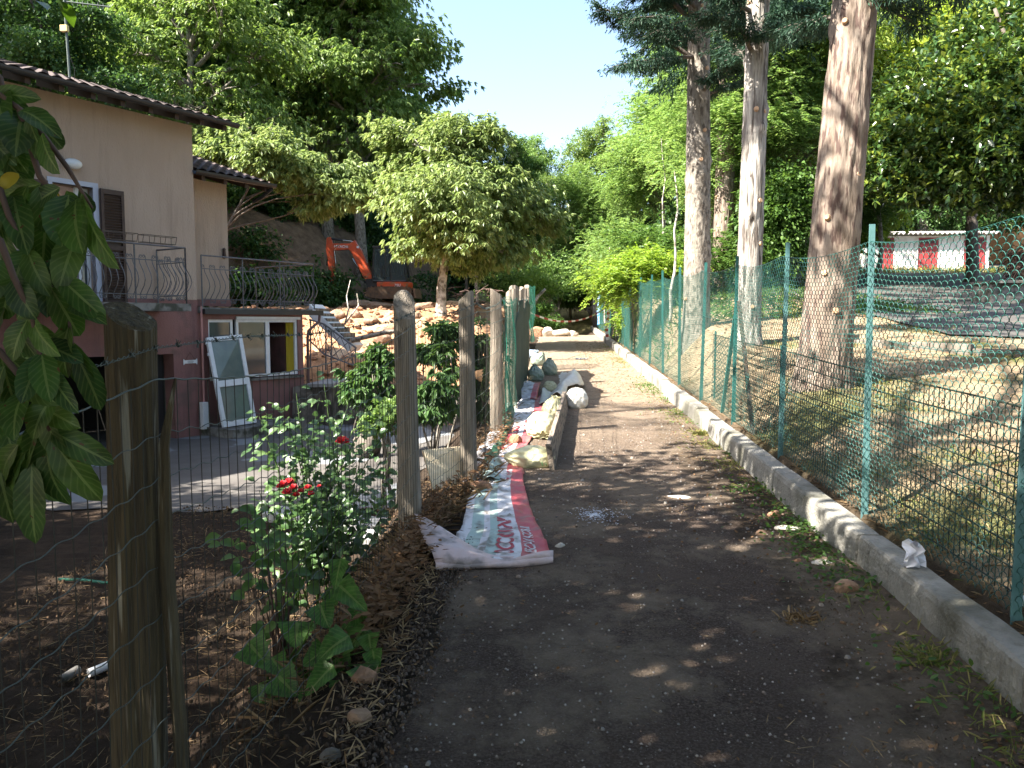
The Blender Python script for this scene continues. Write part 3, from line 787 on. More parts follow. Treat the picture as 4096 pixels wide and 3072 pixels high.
def house():
    t = thing('house', hp(-2, -2, G0), 'two storey house with cream upper walls, pink ground floor, brown shutters and iron balconies', 'house')
    # main volume, upper
    T0 = -9.; T1 = .1; mb = MB()
    zs = 1.97
    hbox(mb, T0, -2.50, -.3, 0, zs, 5.22); hbox(mb, -1.84, T1, -.3, 0, zs, 5.22); hbox(mb, -2.50, -1.84, -.3, 0, 3.80, 5.22)
    hbox(mb, T1 - .3, T1 - .002, -6.5, -.302, zs, 5.24); hbox(mb, T0, T0 + .3, -6.5, -.302, zs, 5.24); hbox(mb, T0, T1, -6.8, -6.5, zs, 5.24)
    mb.build('upper_wall', M['cream'], t)
    mb = MB()
    hbox(mb, -.44, T1 + .003, -.3, .002, G0, zs); hbox(mb, T0, -.44, -.3, .002, .96, zs); hbox(mb, T0, -5.2, -.3, .002, G0, .96)
    hbox(mb, T1 - .3, T1, -6.5, -.3, G0, zs); hbox(mb, T0, T0 + .3, -6.5, -.3, G0, zs); hbox(mb, T0, T1, -6.8, -6.5, G0, zs)
    mb.build('lower_wall', M['pink'], t)
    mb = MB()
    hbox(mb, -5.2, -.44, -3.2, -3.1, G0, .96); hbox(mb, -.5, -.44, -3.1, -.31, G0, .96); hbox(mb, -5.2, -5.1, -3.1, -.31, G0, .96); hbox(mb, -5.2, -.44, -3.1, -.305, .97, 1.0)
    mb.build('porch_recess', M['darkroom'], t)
    mb = MB(); hbox(mb, -1.12, -.5, -.33, -.28, G0, .93); mb.build('cellar_door', M['blackm'], t)
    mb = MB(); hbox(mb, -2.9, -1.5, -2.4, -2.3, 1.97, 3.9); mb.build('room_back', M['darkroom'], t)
    # balcony door: surround, frame, pane
    mb = MB(); hbox(mb, -2.58, -2.50, -.1, .012, 1.9, 3.80); hbox(mb, -1.84, -1.75, -.1, .012, 1.9, 3.80); hbox(mb, -2.58, -1.75, -.1, .0145, 3.80, 3.88)
    mb.build('door_surround', M['lilac'], t)
    mb = MB(); hbox(mb, -2.06, -1.99, -.2, -.15, 1.92, 3.79); hbox(mb, -1.90, -1.842, -.2, -.15, 1.92, 3.79); hbox(mb, -1.99, -1.90, -.2, -.15, 1.92, 2.05); hbox(mb, -1.99, -1.90, -.2, -.15, 3.7, 3.79)
    hbox(mb, -2.50, -2.44, -.2, -.15, 1.92, 3.79)
    dr = mb.build('balcony_door', M['frame'], t)
    mb = MB(); hbox(mb, -1.99, -1.90, -.18, -.17, 2.05, 3.7); mb.build('pane', M['glass'], dr)
    mb = MB(); hbox(mb, -2.40, -2.15, -.5, -.46, 1.95, 3.7); mb.build('door_curtain', M['curtain'], t)
    shutter(t, -1.74, -1.33, 1.84, 3.80); shutter(t, -3.02, -2.60, 1.84, 3.80)
    # lamp on the wall
    mb = MB(); V = []
    P = np.zeros((9, 16, 3))
    for i in range(9):
        for j in range(16):
            a = pi * i / 8; b = 2 * pi * j / 16
            P[i, j] = hp(-2.19 + .15 * sin(a) * cos(b), .075 + .075 * sin(a) * sin(b) , 4.13 + .085 * cos(a) )
    mb.grid(P, closed=True); mb.build('wall_lamp', M['frame'], t, smooth=True)
    roof(t, T0 - .3, .62, .55, 5.22, 6.5, .31)
    # main balcony
    mb = MB(); hbox(mb, -6.5, -.68, .003, .92, 1.74, 1.87); b1 = mb.build('balcony', M['slab'], t)
    railing(b1, [(-6.4, .88, -.74, .88), (-.74, .88, -.74, .05)], 1.87, .97)
    # wing: lower storey with windows
    W1 = 2.72; mb = MB()
    hbox(mb, .103, .33, -.3, .0, G0, 1.72); hbox(mb, 2.58, W1, -.3, 0, G0, 1.72); hbox(mb, .33, 2.58, -.3, 0, 1.60, 1.72); hbox(mb, .33, 2.58, -.3, 0, G0, .40)
    hbox(mb, W1 - .25, W1 - .002, -5, -.3, G0, 1.72)
    mb.build('wing_lower_wall', M['pink'], t)
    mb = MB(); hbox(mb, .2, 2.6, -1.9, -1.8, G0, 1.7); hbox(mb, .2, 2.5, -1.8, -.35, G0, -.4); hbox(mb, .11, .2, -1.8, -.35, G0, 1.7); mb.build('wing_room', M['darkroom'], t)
    # window frames
    def win(t0, t1, z0, z1, o, bars, name='window'):
        mb = MB(); w_ = .055
        hbox(mb, t0, t0 + w_, o - .05, o, z0, z1); hbox(mb, t1 - w_, t1, o - .05, o, z0, z1); hbox(mb, t0 + w_, t1 - w_, o - .05, o, z0, z0 + w_); hbox(mb, t0 + w_, t1 - w_, o - .05, o, z1 - w_, z1)
        for b in bars: hbox(mb, b - .05, b + .05, o - .045, o + .004, z0 + w_, z1 - w_)
        f = mb.build(name, M['frame'], t)
        return f
    f = win(.33, .93, .40, 1.6, -.05, [], 'window')
    mb = MB(); hbox(mb, .385, .875, -.08, -.07, .455, 1.545); mb.build('pane', M['glass'], f)
    f = win(1.0, 2.58, .42, 1.6, -.03, [1.78], 'window')
    mb = MB(); hbox(mb, 1.055, 1.73, -.06, -.05, .475, 1.545); mb.build('pane', M['glass'], f)
    mb = MB(); hbox(mb, .93, 2.68, -.02, .055, .35, .40); mb.build('sill', M['slab'], f)
    mb = MB(); hbox(mb, .97, 2.64, -.0, .03, 1.602, 1.66); mb.build('shutter_box', M['frame'], f)
    mb = MB()
    P = np.zeros((2, 30, 3))
    for i in range(30):
        for e, z in ((0, .45), (1, 1.57)): P[e, i] = hp(1.1 + i * .014, -.16 + .025 * sin(i * 1.4), z)
    mb.grid(P); mb.build('olive_curtain', M['olive_curtain'], t)
    mb = MB(); P = np.zeros((2, 30, 3))
    for i in range(30):
        for e, z in ((0, .45), (1, 1.57)): P[e, i] = hp(2.33 + i * .008, -.10 + .02 * sin(i * 1.3), z)
    mb.grid(P); mb.build('yellow_curtain', M['curtain'], t)
    # upper part of the wing, set back
    mb = MB(); hbox(mb, .103, 1.30, -.9, -.6, 1.9, 4.36); hbox(mb, 1.0, 1.298, -5, -.902, 1.9, 4.36); mb.build('wing_upper_wall', M['cream'], t)
    mb = MB(); hbox(mb, .12, 1.32, -.6, -.575, 1.87, 2.0); mb.build('plinth', M['pink'], t)
    rf = roof(t, .104, 1.95, .0, 4.34, 4, .33)
    mb = MB(); htube(mb, [(1.9, .06, 4.30), (1.86, -.2, 4.14), (1.8, -.4, 4.06)], .04, 8); mb.build('gutter_outlet', M['gutter'], rf)
    mb = MB(); hbox(mb, .103, 2.95, -4.5, .07, 1.722, 1.83); b2 = mb.build('terrace', M['slab'], t)
    railing(b2, [(.2, .02, 3.05, .02), (3.05, .02, 3.05, -1.9)], 1.85, .97)
    mb = MB(); hbox(mb, .16, 3.2, .07, .15, 1.70, 1.80); mb.build('terrace_gutter', M['gutter'], b2)
    # downpipes
    mb = MB(); htube(mb, [(.14, .06, 1.85), (.14, .06, -.6)], .022, 8); mb.build('downpipe', M['pinkpipe'], t)
    mb = MB(); htube(mb, [(3.12, .11, 1.70), (3.10, .11, 1.56), (2.82, .07, 1.36), (2.80, .06, 1.2), (2.80, .06, G0)], .032, 8); mb.build('downpipe', M['pipe'], t)
    mb = MB(); hbox(mb, .10, 1.9, .003, .95, G0, -.46); mb.build('step', M['slab'], t)
    return t
house()
# figurine hung on the wing wall
mb = MB(); c = hp(1.18, -.57, 2.95)
mb.lathe(c + np.array([0, 0, -.1]), [(.0, 0), (.05, .01), (.035, .09), (.03, .15), (.035, .19), (.0, .22)], 8)
o = mb.build('wall_ornament', M['darkwood'], None, True); tag(o, 'tiny dark figurine hung at the edge of the cream wing wall', 'ornament')

# TV antenna on the roof
ab = hp(-1.05, -2.0, 5.22 + 2.55 * .31)
t = thing('tv_antenna', ab, 'metal TV antenna mast with a small yellow box rising from the tiled roof', 'antenna')
mb = MB(); mb.tube([ab, ab + [-.04, 0, 1.4], ab + [-.06, 0, 2.4]], .022, 8); mb.build('mast', M['wire'], t)
mb = MB(); mb.box(ab + [-.045, -.03, 1.0], (.13, .08, .11)); mb.build('amplifier_box', mat('yellowed_plastic', (.55, .42, .16), .5), t)
mb = MB(); top = ab + np.array([-.04, 0, 1.50]); ex = top + np.array([.80, .15, -.06]); mb.tube([top, ex], .012, 6)
for i in range(9):
    c = top + (ex - top) * (i + .5) / 9; mb.tube([c - [0.0, .0, .05], c + [.0, 0, .05]], .005, 5)
mb.build('yagi_array', M['wire'], t)
mb = MB(); mb.tube([ab + [-.05, 0, .7], ab + [.04, .1, .3], ab + [.02, .1, 0]], .005, 5); mb.build('cable', M['blackm'], t)

# wire flower box racks hooked over the balcony rail
for i, t_ in enumerate((-2.05, -1.35)):
    c = hp(t_, .96, 2.86)
    t = thing('flower_box_rack', c, ['empty wire flower box rack on the balcony rail beside the shutter', 'empty wire flower box rack near the right corner of the balcony rail'][i], 'rack', 'empty flower box racks on the balcony rail')
    mb = MB()
    a0, a1 = (-.3, .3)
    for z, o in ((2.98, .16), (2.86, .12)):
        mb.tube([hp(t_ + a0, .95, z), hp(t_ + a1, .95, z), hp(t_ + a1, .95 + o, z), hp(t_ + a0, .95 + o, z), hp(t_ + a0, .95, z)], .006, 5)
    for a in (-.3, -.1, .1, .3):
        mb.tube([hp(t_ + a, .95, 2.98), hp(t_ + a, .95, 2.86), hp(t_ + a, 1.07, 2.86), hp(t_ + a, 1.11, 2.98)], .005, 5)
    mb.build('wire_frame', M['rustiron'], t)
# bone shaped sign
t = thing('bone_sign', hp(-.1, .02, .8), 'small white bone shaped sign hanging on the pink wall', 'sign')
mb = MB(); pts = []
for i in range(40):
    a = 2 * pi * i / 40; x = .15 * cos(a); y = .035 * sin(a)
    k = abs(cos(a)); y = (.032 + .035 * max(0, (k - .8) / .2) * (1 - max(0, (k - .965) / .035))) * (1 if sin(a) >= 0 else -1) if i not in (0, 20) else 0
    pts.append((x, y))
mb.prism(pts, lambda a, b, d: hp(-.1 + a, d, .8 + b), .012, .022); mb.build('plaque', M['white'], t)
mb = MB()
for k, (a0, a1) in enumerate(((-.05, .06), (-.07, .07), (-.05, .05))): hbox(mb, -.1 + a0, -.1 + a1, .0225, .024, .815 - k * .018 - .003, .815 - k * .018 + .003)
mb.build('lettering', M['blackm'], t)
mb = MB(); htube(mb, [(-.2, .015, .84), (-.1, .015, .98), (0, .015, .84)], .004, 4); mb.build('cord', M['twig'], t)
# leaning white glazed door
t = thing('glazed_door', hp(.55, .5, -.46), 'detached white framed glass door leaning against the pink wall', 'door')
def dp(a, z, d=0):                     # a across 0..1, z up 0..1
    b0 = hp(.14, .58, -.45); b1 = hp(.98, .50, -.45); t0 = hp(.20, .07, 1.24); t1 = hp(1.03, .05, 1.29)
    p = (b0 * (1 - a) + b1 * a) * (1 - z) + (t0 * (1 - a) + t1 * a) * z
    nrm = np.cross(b1 - b0, t0 - b0); nrm /= np.linalg.norm(nrm); nrm = nrm if nrm @ tn > 0 else -nrm
    return p + nrm * d
def dbox(mb, a0, a1, z0, z1, d0, d1):
    mb.hexa([dp(a0, z0, d1), dp(a1, z0, d1), dp(a1, z0, d0), dp(a0, z0, d0), dp(a0, z1, d1), dp(a1, z1, d1), dp(a1, z1, d0), dp(a0, z1, d0)])
mb = MB(); dbox(mb, 0, .1, 0, 1, 0, .045); dbox(mb, .9, 1, 0, 1, 0, .045); dbox(mb, .1, .9, 0, .06, 0, .045); dbox(mb, .1, .9, .95, 1, 0, .045); dbox(mb, .1, .9, .44, .51, 0, .045)
mb.build('door_frame', M['frame'], t)
mb = MB(); dbox(mb, .1, .9, .06, .44, .01, .02); dbox(mb, .1, .9, .51, .95, .01, .02); mb.build('pane', mat('greenish_glass', (.10, .13, .12), .12, (.16, .19, .17), 1.5), t)
mb = MB(); dbox(mb, -.03, 0, .93, .96, .0, .03); dbox(mb, -.03, 0, .80, .83, .0, .03); mb.build('hinge', M['frame'], t)
t = thing('meter_box', hp(.14, .1, -.3), 'small white box at the foot of the pink wall beside the leaning door', 'box')
mb = MB(); hbox(mb, .02, .16, .05, .18, -.5, .02); mb.build('casing', M['white'], t, bevel=.01)
mb = MB(); hbox(mb, .04, .14, .1802, .184, -.44, -.04); mb.build('cover', M['frame'], t)
# ================================================================ foliage
def norm(a): return a / (np.linalg.norm(a, axis=-1, keepdims=True) + 1e-9)
def leaves(P, A, L, Wd, rg, droop=.25, fold=.25, roll=None):
    """P bases, A axes (unit), L lengths, Wd widths -> two quads per leaf, folded on the midrib"""
    k = len(P); up = np.array([0, 0, 1.]) + rg.normal(0, .45, (k, 3)) if roll is None else roll
    S = norm(np.cross(A, up)); N_ = norm(np.cross(S, A))
    L = L[:, None]; Wd = Wd[:, None]
    D = np.array([0, 0, -1.])
    b = P; tip = P + A * L + D * L * droop
    def sd(f, s, wv): return P + A * L * f + D * L * droop * f * f + S * Wd * wv * s + N_ * Wd * fold * wv
    r1, r2, l1, l2 = sd(.32, 1, .5), sd(.7, 1, .42), sd(.32, -1, .5), sd(.7, -1, .42)
    V = np.stack([b, r1, r2, tip, l2, l1], 1)
    base = (np.arange(k) * 6)[:, None]
    Q = np.concatenate([base + np.array([[0, 1, 2, 3]]), base + np.array([[0, 3, 4, 5]])], 0)
    return V.reshape(-1, 3), Q
def crown(lobes, n, kind, seed, lsc=1.0):
    """leaf sprays scattered on and inside the lobes of a crown"""
    rg = np.random.default_rng(seed)
    lob = np.array([[*c, *r] for c, r in lobes], float)
    wgt = (lob[:, 3] * lob[:, 4] + lob[:, 3] * lob[:, 5] + lob[:, 4] * lob[:, 5]); wgt /= wgt.sum()
    which = rg.choice(len(lob), n, p=wgt)
    d = norm(rg.normal(0, 1, (n, 3))); rad = rg.uniform(.12, 1.06, n) ** .45
    lump = 1 + .16 * np.sin(d[:, 0] * 5 + which) * np.cos(d[:, 1] * 4 + which * 2) + .1 * np.sin(d[:, 2] * 9 + which)
    c = lob[which, :3] + d * lob[which, 3:] * (rad * lump)[:, None]
    spc = float(np.clip(np.mean(lob[:, 3:]) / .8, .2, 1))
    nc = max(6, n // 11); pick = rg.integers(0, nc, n); own = rg.uniform(0, 1, n) > .16     # sprays gather into clumps, with gaps between
    which = np.where(own, which[pick], which); c = np.where(own[:, None], c[pick] + rg.normal(0, 1, (n, 3)) * np.array([.34, .34, .17]) * spc, c)
    out = norm(c - lob[which, :3] * .7 - lob[:, :3].mean(0) * .3)
    out[:, 2] *= .5; out = norm(out)
    sp = float(np.clip(np.mean(lob[:, 3:]) / .8, .2, 1))
    if kind == 'chest':                # hanging tufts of long leaves
        m, q = 3, 7
        cc = (c[:, None] + rg.normal(0, 1, (n, m, 3)) * [.26 * sp, .26 * sp, .09 * sp]).reshape(-1, 3); oo = np.repeat(out, m, 0)
        an = rg.uniform(0, 2 * pi, (len(cc), 1)) + np.arange(q) * 2 * pi / q
        side = norm(np.cross(oo, [0, 0, 1.]))
        A = oo[:, None] * .55 + side[:, None] * np.cos(an)[..., None] * .8 + np.stack([0 * an, 0 * an, np.sin(an) * .35 - .42], -1)
        A = norm(A + rg.normal(0, .15, A.shape)).reshape(-1, 3); Pp = np.repeat(cc, q, 0)
        L = rg.uniform(.13, .24, len(A)) * lsc; W_ = L * rg.uniform(.26, .36, len(A)); return leaves(Pp, A, L, W_, rg, .3)
    if kind == 'broad':
        m, q = 3, 8
        cc = (c[:, None] + rg.normal(0, 1, (n, m, 3)) * [.28 * sp, .28 * sp, .12 * sp]).reshape(-1, 3); oo = np.repeat(out, m, 0)
        Pp = np.repeat(cc, q, 0) + rg.normal(0, .10 * sp, (len(cc) * q, 3))
        A = norm(np.repeat(oo, q, 0) * .6 + rg.normal(0, .6, Pp.shape) + [0, 0, -.15])
        L = rg.uniform(.08, .15, len(A)) * lsc; return leaves(Pp, A, L, L * rg.uniform(.5, .7, len(A)), rg, .2)
    if kind == 'fine':                 # feathery compound leaves
        m, q = 3, 11
        cc = (c[:, None] + rg.normal(0, 1, (n, m, 3)) * [.3 * sp, .3 * sp, .16 * sp]).reshape(-1, 3); oo = np.repeat(out, m, 0)
        ax = norm(oo + rg.normal(0, .6, cc.shape) + [0, 0, -.1])
        f = (np.arange(q) / q - .0) * .34 * lsc
        Pp = (cc[:, None] + ax[:, None] * f[None, :, None] + np.array([0, 0, -1.]) * (f ** 2)[None, :, None] * .9)
        side = norm(np.cross(ax, [0, 0, 1.])); sg = np.where(np.arange(q) % 2 == 0, 1, -1)
        A = norm(side[:, None] * sg[None, :, None] + ax[:, None] * .4 + rg.normal(0, .12, Pp.shape)).reshape(-1, 3); Pp = Pp.reshape(-1, 3)
        L = rg.uniform(.075, .11, len(A)) * lsc; return leaves(Pp, A, L, L * .5, rg, .15)
    if kind == 'laurel':
        m, q = 3, 6
        cc = (c[:, None] + rg.normal(0, 1, (n, m, 3)) * [.22 * sp, .22 * sp, .2 * sp]).reshape(-1, 3); oo = np.repeat(out, m, 0)
        Pp = np.repeat(cc, q, 0) + rg.normal(0, .05, (len(cc) * q, 3))
        A = norm(np.repeat(oo, q, 0) * .5 + rg.normal(0, .7, Pp.shape) + [0, 0, .1])
        L = rg.uniform(.15, .23, len(A)) * lsc; return leaves(Pp, A, L, L * rg.uniform(.38, .46, len(A)), rg, .15)
    if kind == 'needle':
        m, q = 4, 12
        cc = (c[:, None] + rg.normal(0, 1, (n, m, 3)) * [.3, .3, .07]).reshape(-1, 3); oo = np.repeat(out, m, 0)
        ax = norm(oo + rg.normal(0, .3, cc.shape) + [0, 0, -.12])
        f = rg.uniform(0, .3, (len(cc), q))
        Pp = (cc[:, None] + ax[:, None] * f[..., None]).reshape(-1, 3)
        A = norm(np.repeat(ax, q, 0) * .7 + rg.normal(0, .5, Pp.shape) + [0, 0, -.1])
        L = rg.uniform(.07, .13, len(A)) * lsc; return leaves(Pp, A, L, L * .22, rg, .2)
def limb(mb, a, b, r0, r1, rr, n=7, bend=.12, sag=0, k=7):
    a = np.array(a, float); b = np.array(b, float); Ld = np.linalg.norm(b - a)
    j1 = np.array([rr.uniform(-1, 1), rr.uniform(-1, 1), rr.uniform(-.4, .8)]) * Ld * bend
    pts = []
    for i in range(k):
        f = i / (k - 1); pts.append(a + (b - a) * f + j1 * sin(pi * f) + np.array([0, 0, -sag * Ld * f * f]) + np.array([sin(i * 2.1 + j1[0] * 9), cos(i * 1.7 + j1[1] * 7), 0]) * Ld * .012)
    mb.tube(pts, [r0 + (r1 - r0) * (i / (k - 1)) ** .8 for i in range(k)], n, wob=.06)
    return pts
def make_tree(lobes, n, kind, leaf, bark, h_trunk, r0, seed, lean=(0, 0), branches=4, lsc=1.0, name='tree', fork=None, twigs=True):
    """a thing at the origin: trunk with limbs (one mesh), crown (one mesh)"""
    rr = random.Random(seed)
    t = thing(name, (0, 0, 0), None, None)
    mb = MB(); topz = max(c[2] + r[2] * .6 for c, r in lobes)
    cx = np.mean([c[0] for c, r in lobes]); cy = np.mean([c[1] for c, r in lobes])
    pts = []; k = 10
    for i in range(k):
        f = i / (k - 1); z = -.5 + (topz + .5) * f
        g = max(0, (z - h_trunk) / max(.1, topz - h_trunk))
        pts.append((lean[0] * f + cx * g * .8 + .06 * sin(i * 1.7 + seed), lean[1] * f + cy * g * .8 + .06 * cos(i * 1.3 + seed), z))
    rad = [r0 * (1.35 if i == 0 else 1) * (1 - .82 * (i / (k - 1))) for i in range(k)]
    mb.tube(pts, rad, 12, wob=.05)
    P_ = np.array(pts)
    for c, r in lobes:
        z0 = min(max(h_trunk * .95, c[2] - r[2] - .6), topz * .8); b = np.array([np.interp(z0, P_[:, 2], P_[:, j]) for j in (0, 1, 2)])
        rb = r0 * .38
        ps = limb(mb, b, c, rb, rb * .35, rr)
        if twigs:
            for q in range(branches):
                s_ = ps[rr.randint(2, 5)]; an = rr.uniform(0, 2 * pi)
                e = np.array(c) + np.array([cos(an) * r[0] * .85, sin(an) * r[1] * .85, rr.uniform(-.6, .6) * r[2]])
                ps2 = limb(mb, s_, e, rb * .4, .008, rr, 5, sag=.08)
                for _ in range(2):
                    s2 = ps2[rr.randint(2, 5)]; e2 = np.array(s2) + np.array([rr.uniform(-1, 1), rr.uniform(-1, 1), rr.uniform(-.5, .3)]) * r[0] * .5
                    limb(mb, s2, e2, .02, .005, rr, 4, k=5)
    mb.build('trunk', M[bark], t, True)
    V, Q = crown(lobes, n, kind, seed, lsc)
    quadmesh('crown', V, Q, M[leaf], t)
    return t
def place(root, x, y, label, cat, group, sc=1.0, rz=0, z=None, first=False, name=None, leaf=None, szz=1.0):
    if first: r = root
    else:
        r = root.copy(); link(r)
        for ch in root.children:
            c = ch.copy(); link(c); c.parent = r
    r.location = (x, y, (gz(x, y) if z is None else z) - .05); r.rotation_euler = (0, 0, rz); r.scale = (sc, sc, sc * szz)
    if name: r.name = name
    if leaf:
        for c in r.children:
            if c.name.startswith('crown'):
                c.data = c.data.copy(); c.data.materials[0] = M[leaf]
    tag(r, label, cat, group); return r
def P_(u, v, y): p = at(u, v, y); return (float(p[0]), float(p[1]), float(p[2]))
def rel(base, pts): return [((c[0] - base[0], c[1] - base[1], c[2] - base[2]), r) for c, r in pts]

# ---- the small tree in the middle of the picture, bright against the wood
def mid_tree():
    y = 23.0; x = float(at(957, 700, y)[0]); z = gz(x, y)
    S = y / 1701                       # metres per picture unit at that distance
    lob = []
    for u, v, ru, rv, dy in [(985, 330, 80, 60, 0), (905, 330, 72, 48, .8), (868, 410, 52, 45, .3), (960, 420, 95, 62, -1.2), (1060, 400, 72, 62, .0), (1000, 490, 85, 50, -1.0),
                             (912, 505, 42, 44, -.6), (1085, 470, 66, 54, .6), (1130, 430, 52, 42, 1.2), (1050, 290, 44, 28, .5), (850, 280, 38, 26, .6), (1110, 530, 45, 34, .5), (1180, 470, 42, 34, 1.5), (1040, 545, 44, 20, -.4), (960, 272, 42, 22, .5), (955, 535, 40, 24, .5), (1000, 575, 36, 20, .2), (930, 470, 50, 50, 0)]:
        p = P_(u, v, y + dy); lob.append((p, (ru * S * .9, ru * S * .85, rv * S * .98)))
    base = (x, y, z)
    t = make_tree(rel(base, lob), 2700, 'chest', 'L_cherry', 'barkpale', 2.0, .17, 21, name='cherry_tree', branches=3, lsc=.86)
    place(t, x, y, 'pale trunked tree with drooping light green leaves standing in the orange soil heap', 'tree', None, first=True)
mid_tree()

# ---- the wooded hillside on the left
def lobset(seed, n, r0, r1, z0, z1, spread, rb):
    rr = random.Random(seed); out = []
    for i in range(n):
        f = (i + .5) / n; z = z0 + (z1 - z0) * f; an = i * 2.4 + rr.uniform(-.4, .4); q = spread * sin(pi * (.18 + .72 * f)) * rr.uniform(.45, 1)
        r = rr.uniform(r0, r1); out.append(((cos(an) * q, sin(an) * q, z + rr.uniform(-.3, .3)), (r * 1.15, r * 1.15, r * rb)))
    return out
protoA = make_tree(lobset(3, 19, .9, 1.6, 5.2, 11.8, 3.3, .62), 2100, 'chest', 'L_chest', 'barkgrey', 4.0, .27, 31, name='chestnut_tree')
protoB = make_tree(lobset(5, 17, .9, 1.6, 4.6, 13.4, 2.6, .75), 2300, 'broad', 'L_dark', 'barkdark', 4.0, .22, 33, name='broadleaf_tree', lsc=1.25)
protoC = make_tree([((0, 0, 6.5), (2.1, 2.1, 1.9)), ((1.3, -.7, 5.0), (1.7, 1.7, 1.2)), ((-1.4, -.2, 5.2), (1.8, 1.7, 1.2)), ((.2, .9, 8.4), (1.5, 1.5, 1.3)), ((-.2, -1.4, 3.9), (1.6, 1.4, .9))],
                   2600, 'fine', 'L_locust', 'barkgrey', 2.4, .16, 35, name='locust_tree', lsc=1.15)
fl = [  # x, y, proto, scale, label
 (-8.9, 36.3, 'A', 1.1, 'tall chestnut tree whose round crown stands against the sky left of the valley gap'),
 (-10.3, 36.0, 'A', 1.05, 'chestnut tree with a forked pale trunk above the orange digger arm'),
 (-13.0, 28.2, 'A', .98, 'chestnut tree with a thick sunlit pale trunk just above the roof end'),
 (-19.0, 33.5, 'B', 1.1, 'dark broadleaf tree directly behind the roof antenna'),
 (-15.0, 34.5, 'B', 1.1, 'dark broadleaf tree high on the slope right of the antenna'),
 (-21.5, 31.0, 'B', 1.05, 'dark tree on the slope left of the antenna mast'),
 (-25.5, 33.0, 'B', 1.1, 'dark tree at the top left corner behind the roof'),
 (-19.0, 37.5, 'A', 1.05, 'chestnut tree deep in the dark wood behind the antenna tip'),
 (-11.5, 36.5, 'B', 1.15, 'dark tree filling the wood between the two pale chestnut trunks'),
 (-11.0, 39.5, 'B', 1.0, 'dark broadleaf tree far behind the cab of the excavator'),
 (-4.2, 38.0, 'B', .45, 'dark broadleaf tree behind the bright middle tree'),
 (-3.2, 33.0, 'C', .52, 'small dark green tree behind the right edge of the bright middle tree'),
 (-12.8, 41.5, 'A', 1.15, 'chestnut tree on the crest left of the sky'),
 (-10.5, 43.0, 'A', 1.05, 'chestnut tree on the slope beyond the digger'),
 (-16.5, 44.5, 'B', 1.2, 'tall dark tree on the highest part of the slope'),
 (-23.0, 41.0, 'A', 1.1, 'chestnut tree on the upper slope behind the left part of the roof'),
 (-30.0, 38.0, 'B', 1.2, 'dark tree high up at the left picture edge'),
 (-28.0, 44.0, 'A', 1.2, 'far chestnut tree above the left end of the roof'),
 (-15.5, 24, 'B', .75, 'small dark tree in the shade beside the small wing roof'),
]
used = {}
for i, (x, y, pr, sc, lab) in enumerate(fl):
    pt = {'A': protoA, 'B': protoB, 'C': protoC}[pr]
    place(pt, x, y, lab, 'tree', 'trees on the wooded hillside', sc, i * 1.37 + (.4 if i else 0), first=pr not in used); used[pr] = 1
def low_tree():
    y = 24.5; x = float(at(452, 500, y)[0]); z = gz(x, y); S = y / 1701; lob = []
    for u, v, ru, rv, dy in [(480, 320, 60, 30, 0), (560, 340, 60, 30, -.5), (640, 365, 60, 32, 0), (710, 395, 55, 30, .3), (765, 415, 40, 24, 0), (470, 280, 40, 18, .5), (600, 310, 50, 20, .8), (690, 440, 50, 18, .8), (760, 370, 40, 20, .8)]:
        lob.append((P_(u, v, y + dy), (ru * S, ru * S * .8, rv * S)))
    t = make_tree(rel((x, y, z), lob), 1500, 'chest', 'L_cherry', 'barkdark', 1.5, .08, 23, name='chestnut_tree', branches=3, lsc=.95)
    place(t, x, y, 'low chestnut tree with a long band of light leaves right of the small wing roof', 'tree', None, first=True)
low_tree()
# ---- trees closing the valley and right of the sky gap
fr = [
 (-2.4, 46.0, 'B', .62, 'dark tree low in the valley behind the barrier tape', 'L_under'),
 (.3, 50.0, 'A', .66, 'round tree at the foot of the sky gap', 'L_chest'),
 (-1.8, 58.0, 'B', .80, 'hazy green tree peeping over the bright middle tree', 'L_locust'),
 (3.0, 57.0, 'B', .76, 'far round tree right under the lowest part of the sky', 'L_chest'),
 (1.9, 44.0, 'C', .82, 'small feathery tree above the far end of the green fence', None),
 (5.2, 38.5, 'C', 1.00, 'feathery tree rising left of the first conifer trunk', None),
 (6.0, 30.5, 'C', .95, 'tall feathery locust tree whose top reaches up beside the sky', None),
 (7.4, 37.0, 'C', 1.2, 'tall locust tree between the first two conifer trunks', None),
 (6.3, 24.8, 'C', .92, 'feathery tree with thin pale stems behind the leftmost conifer trunk', None),
 (7.8, 27.0, 'A', .86, 'bright chestnut tree between the second and third conifer trunks', 'L_yel'),
 (12.8, 41, 'B', 1.1, 'tall green tree behind the thick right hand conifer trunk', 'L_chest'),
 (10.6, 26.5, 'C', .60, 'low dense round tree at the driveway bend', 'L_under'),
 (15.4, 43.0, 'B', 1.25, 'tall bluish evergreen right of the thick conifer trunk', 'L_blue'),
 (18.5, 41.0, 'A', 1.2, 'bright tree behind the white sheds', 'L_chest'),
 (8.5, 42.0, 'B', 1.15, 'tall tree in the back row behind the driveway bend', 'L_chest'),
 (23.5, 38.0, 'A', 1.15, 'yellow green tree at the top right corner', 'L_yel'),
 (28.5, 44.0, 'B', 1.2, 'dark tree behind the orange house', None),
]
for i, (x, y, pr, sc, lab, lf) in enumerate(fr):
    pt = {'A': protoA, 'B': protoB, 'C': protoC}[pr]
    place(pt, x, y, lab, 'tree', 'trees closing the view on the right and in the valley', sc, i * 2.1 + .3, leaf=lf)
